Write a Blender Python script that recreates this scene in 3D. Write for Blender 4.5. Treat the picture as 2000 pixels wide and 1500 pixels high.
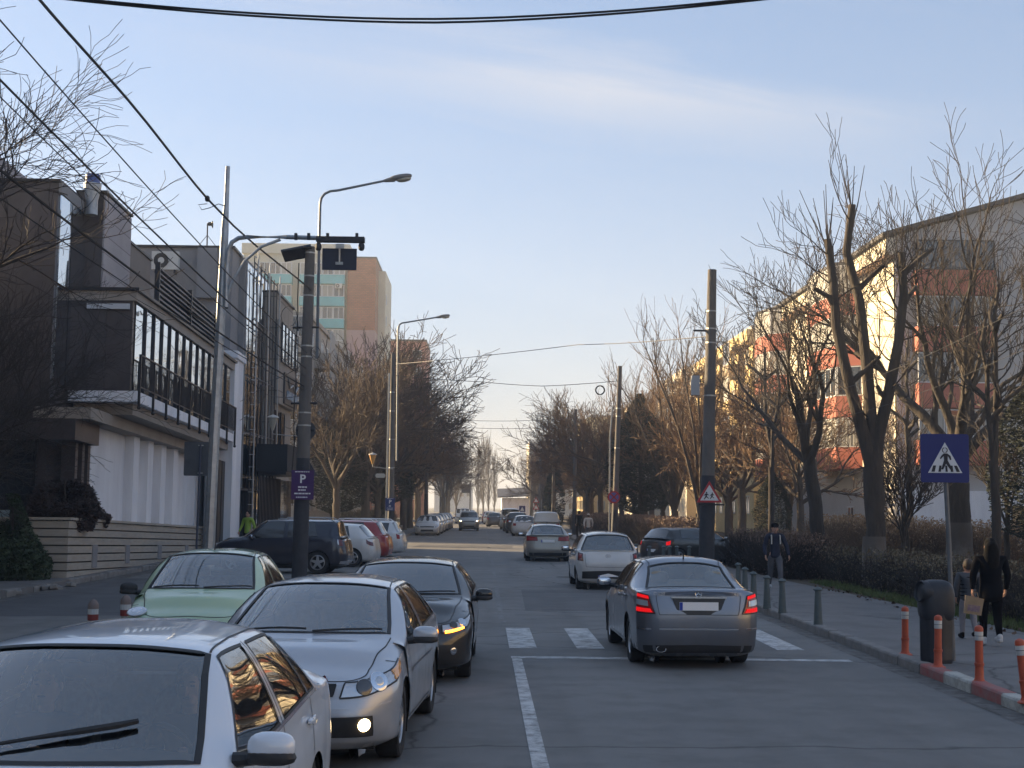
import bpy, math, random
import numpy as np
from mathutils import Vector, Matrix, Euler
R = math.radians
S = bpy.context.scene
for o in list(bpy.data.objects): bpy.data.objects.remove(o)
COL = S.collection
random.seed(7)
# ------------------------------------------------------------------ camera
CAMH, FOC, YAW, PITCH, ROLL = 2.15, 2800.0, 1.10, 4.86, 0.55
cam = bpy.data.objects.new('camera', bpy.data.cameras.new('camera')); COL.objects.link(cam)
cam.data.sensor_width = 36; cam.data.lens = FOC / 2000 * 36
cam.data.clip_start = .05; cam.data.clip_end = 4000
cam.location = (0, 0, CAMH)
CM = Matrix.Rotation(R(-YAW), 3, 'Z') @ Matrix.Rotation(R(90 + PITCH), 3, 'X') @ Matrix.Rotation(R(ROLL), 3, 'Z')
cam.rotation_euler = CM.to_euler()
S.camera = cam
def at(px, py, Y):                      # a photo point at a known distance down the street
    d = CM @ Vector(((px - 1000) / FOC, (750 - py) / FOC, -1))
    return Vector((0, 0, CAMH)) + d * (Y / d.y)
def onground(px, py, z=0):
    d = CM @ Vector(((px - 1000) / FOC, (750 - py) / FOC, -1))
    return Vector((0, 0, CAMH)) + d * ((z - CAMH) / d.z)
# ------------------------------------------------------------------ sky, sun, exposure
SUN_AZ, SUN_EL = 62, 15.5                 # degrees left of the street direction, degrees up
w = bpy.data.worlds.new('World'); S.world = w; w.use_nodes = True
nt = w.node_tree; nt.nodes.clear()
def N(t, **k):
    n = nt.nodes.new(t)
    for a, b in k.items(): setattr(n, a, b)
    return n
sky = N('ShaderNodeTexSky', sky_type='NISHITA'); sky.sun_disc = False
sky.sun_elevation = R(SUN_EL); sky.sun_rotation = R(-SUN_AZ)
sky.air_density = .85; sky.dust_density = 1.2; sky.ozone_density = 3.0; sky.altitude = 100
tc = N('ShaderNodeTexCoord'); sx = N('ShaderNodeSeparateXYZ'); nt.links.new(tc.outputs['Generated'], sx.inputs[0])
def M(op, a, b=None, c=None, clamp=False):
    n = N('ShaderNodeMath', operation=op); n.use_clamp = clamp
    for i, q in enumerate((a, b, c)):
        if q is None: continue
        if isinstance(q, (int, float)): n.inputs[i].default_value = q
        else: nt.links.new(q, n.inputs[i])
    return n.outputs[0]
zc = M('MAXIMUM', sx.outputs[2], .03)
u_ = M('DIVIDE', sx.outputs[0], zc); v_ = M('DIVIDE', sx.outputs[1], zc)   # flat cloud layer overhead
cv = N('ShaderNodeCombineXYZ'); nt.links.new(u_, cv.inputs[0]); nt.links.new(v_, cv.inputs[1])
mp = N('ShaderNodeMapping'); mp.vector_type = 'TEXTURE'; mp.inputs['Rotation'].default_value = (0, 0, R(23.5)); mp.inputs['Scale'].default_value = (1.7, .42, 1)
nt.links.new(cv.outputs[0], mp.inputs[0])
nz = N('ShaderNodeTexNoise'); nz.inputs['Scale'].default_value = 1.3; nz.inputs['Detail'].default_value = 8; nz.inputs['Roughness'].default_value = .56; nz.inputs['Distortion'].default_value = .5
nt.links.new(mp.outputs[0], nz.inputs['Vector'])
# one long cirrus streak: distance from the line through it, in the same flat layer
l1 = M('ADD', M('MULTIPLY', u_, -.40), M('ADD', M('MULTIPLY', v_, .917), -3.03))
l2 = M('ADD', l1, M('MULTIPLY', M('SUBTRACT', nz.outputs[0], .5), .9))
band = M('SUBTRACT', 1.0, M('MULTIPLY', M('ABSOLUTE', l2), 2.6), clamp=True)
endm = M('SUBTRACT', 1.0, M('MULTIPLY', M('ABSOLUTE', M('ADD', u_, -.25)), .95), clamp=True)
wis = M('MULTIPLY', M('SUBTRACT', nz.outputs[0], .46), 1.1, clamp=True)
wis = M('MULTIPLY', wis, M('MULTIPLY', M('SUBTRACT', sx.outputs[2], .12), 4.0, clamp=True))
cl = M('ADD', M('MULTIPLY', M('MULTIPLY', M('MULTIPLY', band, endm), M('MULTIPLY', nz.outputs[0], 1.8)), .62), M('MULTIPLY', wis, .30), clamp=True)
mx = N('ShaderNodeMix', data_type='RGBA'); nt.links.new(cl, mx.inputs['Factor'])
vl = N('ShaderNodeMix', data_type='RGBA'); vl.inputs['Factor'].default_value = .58; nt.links.new(sky.outputs[0], vl.inputs['A']); vl.inputs['B'].default_value = (1.02, 1.42, 2.04, 1)   # even pale blue veil added to brighten the light from overhead
nt.links.new(vl.outputs['Result'], mx.inputs['A']); mx.inputs['B'].default_value = (2.7, 2.7, 2.85, 1)
# pale ground-level haze all round the horizon
hz_ = M('POWER', M('SUBTRACT', 1.0, M('MULTIPLY', M('ABSOLUTE', sx.outputs[2]), 2.2), clamp=True), 2.5)
m2 = N('ShaderNodeMix', data_type='RGBA'); nt.links.new(M('MULTIPLY', hz_, .72), m2.inputs['Factor']); nt.links.new(mx.outputs['Result'], m2.inputs['A']); m2.inputs['B'].default_value = (2.75, 2.62, 2.55, 1); mx = m2
bg = N('ShaderNodeBackground'); bg.inputs['Strength'].default_value = .09
hs = N('ShaderNodeHueSaturation'); hs.inputs['Saturation'].default_value = .96
nt.links.new(mx.outputs['Result'], hs.inputs['Color']); nt.links.new(hs.outputs[0], bg.inputs[0])
ow = N('ShaderNodeOutputWorld'); nt.links.new(bg.outputs[0], ow.inputs[0])
sun = bpy.data.objects.new('sun', bpy.data.lights.new('sun', 'SUN')); COL.objects.link(sun)
sun.data.energy = 5; sun.data.angle = R(.5); sun.data.color = (1, .74, .42)
sd = Vector((-math.sin(R(SUN_AZ)) * math.cos(R(SUN_EL)), math.cos(R(SUN_AZ)) * math.cos(R(SUN_EL)), math.sin(R(SUN_EL))))
sun.rotation_euler = sd.to_track_quat('Z', 'Y').to_euler()
S.view_settings.view_transform = 'Standard'; S.view_settings.look = 'None'
S.view_settings.gamma = 1; S.view_settings.use_curve_mapping = False
S.view_settings.exposure = 1.74
S.render.engine = 'CYCLES'
S.cycles.max_bounces = 6; S.cycles.transparent_max_bounces = 10
# ------------------------------------------------------------------ materials
MATS = {}
def mat(name, col, rough=.6, metal=0, coat=0, var=.0, vs=3.0, bump=0, bs=40, emit=0, spec=.5, col2=None, streak=None, coatr=.05, ior=1.5):
    if name in MATS: return MATS[name]
    m = bpy.data.materials.new(name); m.use_nodes = True; t = m.node_tree
    b = t.nodes['Principled BSDF']
    b.inputs['Base Color'].default_value = (*col, 1); b.inputs['Roughness'].default_value = rough
    b.inputs['Metallic'].default_value = metal; b.inputs['Coat Weight'].default_value = coat; b.inputs['Coat Roughness'].default_value = coatr
    b.inputs['Specular IOR Level'].default_value = spec; b.inputs['IOR'].default_value = ior
    if emit:
        b.inputs['Emission Color'].default_value = (*col, 1); b.inputs['Emission Strength'].default_value = emit
    if var or bump or col2:
        c = t.nodes.new('ShaderNodeTexCoord'); src = c.outputs['Object']
        if streak:
            mpn = t.nodes.new('ShaderNodeMapping'); mpn.inputs['Scale'].default_value = streak; t.links.new(src, mpn.inputs[0]); src = mpn.outputs[0]
        if var or col2:
            n = t.nodes.new('ShaderNodeTexNoise'); n.inputs['Scale'].default_value = vs; n.inputs['Detail'].default_value = 7; n.inputs['Roughness'].default_value = .65
            t.links.new(src, n.inputs['Vector'])
            mr = t.nodes.new('ShaderNodeMapRange'); mr.inputs[1].default_value = .3; mr.inputs[2].default_value = .7
            t.links.new(n.outputs[0], mr.inputs[0])
            x = t.nodes.new('ShaderNodeMix'); x.data_type = 'RGBA'; t.links.new(mr.outputs[0], x.inputs['Factor'])
            lo = [q * (1 - var) for q in col]; hi = [min(1, q * (1 + var)) for q in col] if not col2 else col2
            x.inputs['A'].default_value = (*lo, 1); x.inputs['B'].default_value = (*hi, 1)
            t.links.new(x.outputs['Result'], b.inputs['Base Color'])
        if bump:
            n = t.nodes.new('ShaderNodeTexNoise'); n.inputs['Scale'].default_value = bs; n.inputs['Detail'].default_value = 5
            t.links.new(src, n.inputs['Vector'])
            bp = t.nodes.new('ShaderNodeBump'); bp.inputs['Strength'].default_value = bump; bp.inputs['Distance'].default_value = .05 if streak else .02
            t.links.new(n.outputs[0], bp.inputs['Height']); t.links.new(bp.outputs[0], b.inputs['Normal'])
    MATS[name] = m; return m
def paint(name, col, metal=.0, dirt=.25, rough=.35):      # car paint: flake base, clear coat, road dust low down
    if name in MATS: return MATS[name]
    m = mat(name, col, rough, metal, coat=1.0, coatr=.04); t = m.node_tree; b = t.nodes['Principled BSDF']
    c = t.nodes.new('ShaderNodeTexCoord'); s = t.nodes.new('ShaderNodeSeparateXYZ'); t.links.new(c.outputs['Object'], s.inputs[0])
    n = t.nodes.new('ShaderNodeTexNoise'); n.inputs['Scale'].default_value = 5; n.inputs['Detail'].default_value = 8; t.links.new(c.outputs['Object'], n.inputs['Vector'])
    mr = t.nodes.new('ShaderNodeMapRange'); mr.inputs[1].default_value = .95; mr.inputs[2].default_value = .2; mr.inputs[3].default_value = .04; mr.inputs[4].default_value = 1
    t.links.new(s.outputs[2], mr.inputs[0])
    mu = t.nodes.new('ShaderNodeMath'); mu.operation = 'MULTIPLY'; t.links.new(mr.outputs[0], mu.inputs[0]); t.links.new(n.outputs[0], mu.inputs[1])
    m2 = t.nodes.new('ShaderNodeMath'); m2.operation = 'MULTIPLY'; m2.inputs[1].default_value = dirt * 2; m2.use_clamp = True; t.links.new(mu.outputs[0], m2.inputs[0])
    x = t.nodes.new('ShaderNodeMix'); x.data_type = 'RGBA'; t.links.new(m2.outputs[0], x.inputs['Factor'])
    x.inputs['A'].default_value = (*col, 1); x.inputs['B'].default_value = (.13, .115, .10, 1)
    t.links.new(x.outputs['Result'], b.inputs['Base Color'])
    cr = t.nodes.new('ShaderNodeMath'); cr.operation = 'MULTIPLY_ADD'; cr.inputs[1].default_value = .6; cr.inputs[2].default_value = .05; t.links.new(m2.outputs[0], cr.inputs[0])
    t.links.new(cr.outputs[0], b.inputs['Coat Roughness'])
    # tiny panel waviness so reflections are not mirror-perfect
    n2 = t.nodes.new('ShaderNodeTexNoise'); n2.inputs['Scale'].default_value = 2.2; n2.inputs['Detail'].default_value = 1; t.links.new(c.outputs['Object'], n2.inputs['Vector'])
    bp = t.nodes.new('ShaderNodeBump'); bp.inputs['Strength'].default_value = .12; bp.inputs['Distance'].default_value = .05; t.links.new(n2.outputs[0], bp.inputs['Height'])
    t.links.new(bp.outputs[0], b.inputs['Coat Normal'])
    return m
def glass(name, tint, refl=1.0, wav=.0):
    if name in MATS: return MATS[name]
    m = bpy.data.materials.new(name); m.use_nodes = True; t = m.node_tree; t.nodes.clear()
    tr = t.nodes.new('ShaderNodeBsdfTransparent'); tr.inputs[0].default_value = (*tint, 1)
    gl = t.nodes.new('ShaderNodeBsdfGlossy'); gl.inputs['Roughness'].default_value = .01; gl.inputs[0].default_value = (refl, refl, refl, 1)
    fr = t.nodes.new('ShaderNodeFresnel'); fr.inputs[0].default_value = 1.8
    mi = t.nodes.new('ShaderNodeMixShader'); o = t.nodes.new('ShaderNodeOutputMaterial')
    ad = t.nodes.new('ShaderNodeMath'); ad.operation = 'ADD'; ad.inputs[1].default_value = .12; ad.use_clamp = True
    t.links.new(fr.outputs[0], ad.inputs[0]); t.links.new(ad.outputs[0], mi.inputs[0]); t.links.new(tr.outputs[0], mi.inputs[1]); t.links.new(gl.outputs[0], mi.inputs[2]); t.links.new(mi.outputs[0], o.inputs[0])
    if wav:
        c = t.nodes.new('ShaderNodeTexCoord'); n = t.nodes.new('ShaderNodeTexNoise'); n.inputs['Scale'].default_value = .8; t.links.new(c.outputs['Object'], n.inputs['Vector'])
        bp = t.nodes.new('ShaderNodeBump'); bp.inputs['Strength'].default_value = wav; bp.inputs['Distance'].default_value = .05; t.links.new(n.outputs[0], bp.inputs['Height'])
        t.links.new(bp.outputs[0], gl.inputs['Normal']); t.links.new(bp.outputs[0], fr.inputs['Normal'])
    MATS[name] = m; return m
def cladding(name, c1, c2, cm, bw, bh, off=0, rough=.8, plane='XZ', msize=.012, bump=.4, uneven=.0):   # far surfaces only
    if name in MATS: return MATS[name]
    m = mat(name, c1, rough); t = m.node_tree; b = t.nodes['Principled BSDF']
    c = t.nodes.new('ShaderNodeTexCoord'); s = t.nodes.new('ShaderNodeSeparateXYZ'); t.links.new(c.outputs['Object'], s.inputs[0])
    k = t.nodes.new('ShaderNodeCombineXYZ'); t.links.new(s.outputs['XYZ'.index(plane[0])], k.inputs[0]); t.links.new(s.outputs['XYZ'.index(plane[1])], k.inputs[1])
    br = t.nodes.new('ShaderNodeTexBrick'); br.offset = off; t.links.new(k.outputs[0], br.inputs[0])
    br.inputs['Color1'].default_value = (*c1, 1); br.inputs['Color2'].default_value = (*c2, 1); br.inputs['Mortar'].default_value = (*cm, 1)
    br.inputs['Scale'].default_value = 1; br.inputs['Mortar Size'].default_value = msize; br.inputs['Brick Width'].default_value = bw; br.inputs['Row Height'].default_value = bh
    n = t.nodes.new('ShaderNodeTexNoise'); n.inputs['Scale'].default_value = .7; n.inputs['Detail'].default_value = 8; t.links.new(c.outputs['Object'], n.inputs['Vector'])
    x = t.nodes.new('ShaderNodeMix'); x.data_type = 'RGBA'; x.blend_type = 'MULTIPLY'; x.inputs['Factor'].default_value = .6
    t.links.new(br.outputs['Color'], x.inputs['A']); t.links.new(n.outputs[0], x.inputs['B'])
    ad = t.nodes.new('ShaderNodeMix'); ad.data_type = 'RGBA'; ad.blend_type = 'ADD'; ad.inputs['Factor'].default_value = .25
    t.links.new(x.outputs['Result'], ad.inputs['A']); t.links.new(br.outputs['Color'], ad.inputs['B'])
    t.links.new(ad.outputs['Result'], b.inputs['Base Color'])
    return m
# ------------------------------------------------------------------ mesh building
class MB:
    def __init__(s): s.v = []; s.f = []; s.n = 0; s.mi = []; s.cur = 0
    def add(s, vs, fs):
        s.v.extend([tuple(map(float, q)) for q in vs]); s.f.extend([tuple(i + s.n for i in f) for f in fs]); s.mi.extend([s.cur] * len(fs)); s.n += len(vs); return s
    def box(s, a, b, M=None):
        x0, y0, z0 = a; x1, y1, z1 = b
        vs = [(x, y, z) for z in (z0, z1) for y in (y0, y1) for x in (x0, x1)]
        if M: vs = [M @ Vector(q) for q in vs]
        return s.add(vs, [(0, 2, 3, 1), (4, 5, 7, 6), (0, 1, 5, 4), (2, 6, 7, 3), (0, 4, 6, 2), (1, 3, 7, 5)])
    def tube(s, pts, r, n=6, cap=True):
        P = [Vector(p) for p in pts]; m = len(P)
        if not hasattr(r, '__len__'): r = [r] * m
        vs = []; up = None
        for i, p in enumerate(P):
            d = (P[min(i + 1, m - 1)] - P[max(i - 1, 0)]).normalized()
            if up is None: up = Vector((1, 0, 0)) if abs(d.x) < .8 else Vector((0, 1, 0))
            a = d.cross(up).normalized(); b = d.cross(a).normalized(); up = -b if False else up
            for k in range(n):
                t = 2 * math.pi * k / n
                vs.append(p + (a * math.cos(t) + b * math.sin(t)) * r[i])
        fs = [(i * n + k, i * n + (k + 1) % n, (i + 1) * n + (k + 1) % n, (i + 1) * n + k) for i in range(m - 1) for k in range(n)]
        if cap: fs += [tuple(range(n))[::-1], tuple((m - 1) * n + k for k in range(n))]
        return s.add(vs, fs)
    def lathe(s, prof, n=16, M=None, cap=False):      # prof: (radius, z)
        vs = []
        for r, z in prof:
            for k in range(n):
                t = 2 * math.pi * k / n; q = Vector((r * math.cos(t), r * math.sin(t), z)); vs.append(M @ q if M else q)
        m = len(prof)
        fs = [(i * n + k, i * n + (k + 1) % n, (i + 1) * n + (k + 1) % n, (i + 1) * n + k) for i in range(m - 1) for k in range(n)]
        if cap: fs += [tuple(range(n))[::-1], tuple((m - 1) * n + k for k in range(n))]
        return s.add(vs, fs)
    def prism(s, poly, a, b, axis='y', M=None):       # polygon in the plane normal to axis, from a to b
        def mk(p, t):
            q = Vector({'y': (p[0], t, p[1]), 'x': (t, p[0], p[1]), 'z': (p[0], p[1], t)}[axis]); return M @ q if M else q
        n = len(poly); vs = [mk(p, a) for p in poly] + [mk(p, b) for p in poly]
        return s.add(vs, [tuple(range(n)), tuple(range(n, 2 * n))[::-1]] + [(i, i + n, (i + 1) % n + n, (i + 1) % n) for i in range(n)])
    def ell(s, c, r, e=1.0, nu=14, nv=9, M=None):      # superellipsoid
        f = lambda t: math.copysign(abs(t) ** e, t)
        vs = []
        for j in range(nv + 1):
            a = -math.pi / 2 + math.pi * j / nv
            for i in range(nu):
                b = 2 * math.pi * i / nu
                q = Vector((c[0] + r[0] * f(math.cos(a)) * f(math.cos(b)), c[1] + r[1] * f(math.cos(a)) * f(math.sin(b)), c[2] + r[2] * f(math.sin(a))))
                vs.append(M @ q if M else q)
        return s.add(vs, [(j * nu + i, j * nu + (i + 1) % nu, (j + 1) * nu + (i + 1) % nu, (j + 1) * nu + i) for j in range(nv) for i in range(nu)])
    def grid(s, P, flip=False):                        # P[i][j]
        a = len(P); b = len(P[0]); vs = [q for row in P for q in row]
        fs = [(i * b + j, (i + 1) * b + j, (i + 1) * b + j + 1, i * b + j + 1) for i in range(a - 1) for j in range(b - 1)]
        if flip: fs = [f[::-1] for f in fs]
        return s.add(vs, fs)
    def mesh(s, name, mats, smooth=False):
        me = bpy.data.meshes.new(name); me.from_pydata(s.v, [], s.f); me.update()
        for m in (mats if isinstance(mats, (list, tuple)) else [mats]): me.materials.append(m)
        if any(s.mi): me.polygons.foreach_set('material_index', s.mi)
        if smooth:
            me.polygons.foreach_set('use_smooth', [True] * len(s.f))
            if smooth != 'all': me.set_sharp_from_angle(angle=R(38 if smooth is True else smooth))
        return me
    def build(s, name, mats, parent=None, smooth=False, loc=None, rot=None, **tags):
        return put(name, s.mesh(name, mats, smooth), parent, loc, rot, **tags)
def put(name, me, parent=None, loc=None, rot=None, scale=None, **tags):
    o = bpy.data.objects.new(name, me); COL.objects.link(o)
    if parent: o.parent = parent
    if loc: o.location = loc
    if rot: o.rotation_euler = rot
    if scale: o.scale = scale if hasattr(scale, '__len__') else (scale,) * 3
    for k, v in tags.items():
        if v: o[k] = v
    return o
def thing(name, label, category, loc=(0, 0, 0), rot=(0, 0, 0), group=None, scale=None):
    return put(name, None, None, loc, rot, scale, label=label, category=category, group=group)
def setting(name, mb, m, **k):
    return mb.build(name, m, kind='structure', **k)
def copytree(o, parent=None):
    c = o.copy(); COL.objects.link(c)
    if parent: c.parent = parent
    for ch in list(o.children): copytree(ch, c)
    return c
def box(a, b): return MB().box(a, b)
# ------------------------------------------------------------------ shared materials
rubber = mat('tyre rubber', (.018, .018, .019), .85)
blackpl = mat('black plastic', (.02, .02, .022), .55, var=.2)
glossblk = mat('gloss black', (.012, .012, .014), .15, coat=.5)
well = mat('wheel well', (.012, .012, .012), .95)
chrome = mat('chrome trim', (.75, .76, .78), .18, 1)
alloy = mat('alloy rim', (.42, .43, .45), .35, .8)
hubcap = mat('painted hubcap', (.34, .35, .37), .5, .3)
lampclr = mat('clear lamp lens', (.50, .52, .55), .12, .55, coat=1)
lampbow = mat('lamp reflector bowl', (.62, .64, .68), .12, 1)
lampdrk = mat('dark lamp bowl', (.06, .06, .065), .2, .6, coat=1)
lampred = mat('red tail lens', (.28, .006, .007), .25, coat=.4)
lampdred = mat('dark red tail lens', (.12, .006, .008), .15, coat=1)
lampor = mat('amber lens', (.75, .33, .08), .2, coat=1)
litwhite = mat('lit headlamp', (1, .72, .36), .3, emit=5)
litred = mat('lit brake lamp', (.75, .006, .008), .5, emit=.26, spec=.2)
litamber = mat('lit indicator', (1, .30, .02), .3, emit=4)
platew = mat('plate white', (.82, .82, .82), .5)
plateb = mat('plate blue', (.02, .05, .35), .5)
carglass = glass('car window glass', (.80, .86, .85), wav=.06)
tintglass = glass('tinted window glass', (.05, .055, .06), wav=.06)
farglass = mat('far car glass', (.008, .010, .012), .04, spec=.7, coat=1)
lining = mat('cabin lining', (.035, .035, .038), .9)
seatm = mat('grey seat cloth', (.16, .16, .175), .9, var=.3, vs=20)
seatl = mat('beige seat leather', (.30, .27, .22), .7, var=.2)
mirrorm = mat('mirror glass', (.8, .82, .85), .03, 1)
skin = mat('skin', (.42, .24, .17), .6)
textm_w = mat('white print', (.75, .75, .75), .6)

V3 = lambda a, b, c: Vector((a, b, c))
def hermite(P, tens, ghosts, t):
    """P (n,...,3) control rows, t (k,) parameters -> (k,...,3); per-row if P has a matching second axis handled by caller"""
    n = len(P); E = np.concatenate([ghosts[0][None], P, ghosts[1][None]])
    d = np.linalg.norm(E[1:] - E[:-1], axis=-1, keepdims=True) + 1e-4
    dd = np.maximum(d, .02)
    T = ((E[1:-1] - E[:-2]) / dd[:-1] * dd[1:] + (E[2:] - E[1:-1]) / dd[1:] * dd[:-1]) / (dd[:-1] + dd[1:])
    T = T * tens.reshape((-1,) + (1,) * (T.ndim - 1))
    i = np.clip(np.floor(t).astype(int), 0, n - 2); f = (t - i).reshape((-1,) + (1,) * (P.ndim - 1))
    L = d[1:-1][i]
    h00 = 2 * f**3 - 3 * f**2 + 1; h10 = f**3 - 2 * f**2 + f; h01 = -2 * f**3 + 3 * f**2; h11 = f**3 - f**2
    return h00 * P[i] + h10 * T[i] * L + h01 * P[i + 1] + h11 * T[i + 1] * L
class Surf:
    def __init__(s, net, tu, tv): s.net = np.array(net, float); s.tu = np.array(tu); s.tv = np.array(tv)
    def ev(s, us, vs):                  # outer product grid -> (len(us), len(vs), 3)
        P = s.net; m = np.array([-1, 1, 1.])
        A = hermite(P, s.tu, (P[1] * m, P[-2] * m), np.asarray(us, float))      # (k,V,3)
        B = np.transpose(A, (1, 0, 2))
        C = hermite(B, s.tv, (B[1] * m, B[-2] * m), np.asarray(vs, float))
        return np.transpose(C, (1, 0, 2))
    def pt(s, u, v): return s.ev([u], [v])[0, 0]
    def pn(s, u, v):
        e = .01; p = s.pt(u, v); u0, u1 = max(u - e, 0), min(u + e, len(s.net) - 1); v0, v1 = max(v - e, 0), min(v + e, s.net.shape[1] - 1)
        a = s.pt(u1, v) - s.pt(u0, v); b = s.pt(u, v1) - s.pt(u, v0); n = np.cross(b, a); l = np.linalg.norm(n)
        n = n / l if l > 1e-9 else np.array([0, 1., 0])
        if np.dot(n, p - np.array([0, p[1] * .8, .6])) < 0: n = -n
        return p, n
    def quad(s, c, nu=6, nv=4, off=.006, side=1):   # bilinear patch between 4 uv corners, lifted along the normal
        rows = []
        for i in range(nu + 1):
            row = []
            for j in range(nv + 1):
                a, b = i / nu, j / nv
                u = (c[0][0] * (1 - a) + c[1][0] * a) * (1 - b) + (c[3][0] * (1 - a) + c[2][0] * a) * b
                v = (c[0][1] * (1 - a) + c[1][1] * a) * (1 - b) + (c[3][1] * (1 - a) + c[2][1] * a) * b
                p, n = s.pn(u, v); q = p + n * off; row.append((q[0] * side, q[1], q[2]))
            rows.append(row)
        # close the rim back to the surface so the piece has thickness
        rim = [(i, 0) for i in range(nu)] + [(nu, j) for j in range(nv)] + [(i, nv) for i in range(nu, 0, -1)] + [(0, j) for j in range(nv, 0, -1)]
        b = MB().grid(rows)
        vs = [rows[i][j] for i, j in rim]; cx = np.mean(np.array(vs), axis=0)
        lo = []
        for q in vs: lo.append(tuple(np.array(q) + (cx - np.array(q)) * .0 - np.array([0, 0, 0])))
        k = len(vs); base = []
        for (i, j), q in zip(rim, vs):
            a, bb = i / nu, j / nv
            u = (c[0][0] * (1 - a) + c[1][0] * a) * (1 - bb) + (c[3][0] * (1 - a) + c[2][0] * a) * bb
            v = (c[0][1] * (1 - a) + c[1][1] * a) * (1 - bb) + (c[3][1] * (1 - a) + c[2][1] * a) * bb
            p, n = s.pn(u, v); p = p - n * .004; base.append((p[0] * side, p[1], p[2]))
        b.add(vs + base, [(i, (i + 1) % k, (i + 1) % k + k, i + k) for i in range(k)])
        return b
    def ribbon(s, path, wd=.012, off=.003, side=1, mb=None, step=.12):
        uv = []
        for (a, b) in zip(path[:-1], path[1:]):
            m = max(2, int(math.hypot(b[0] - a[0], b[1] - a[1]) / step))
            uv += [(a[0] + (b[0] - a[0]) * i / m, a[1] + (b[1] - a[1]) * i / m) for i in range(m)]
        uv.append(path[-1]); pn = [s.pn(*q) for q in uv]; mb = mb or MB(); L = []; Rr = []
        for i, (p, n) in enumerate(pn):
            t = pn[min(i + 1, len(pn) - 1)][0] - pn[max(i - 1, 0)][0]; sd = np.cross(t, n); l = np.linalg.norm(sd); sd = sd / l if l > 1e-9 else sd
            for A, k in ((L, 1), (Rr, -1)):
                q = p + n * off + sd * wd / 2 * k; A.append((q[0] * side, q[1], q[2]))
        return mb.grid([L, Rr])

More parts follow.
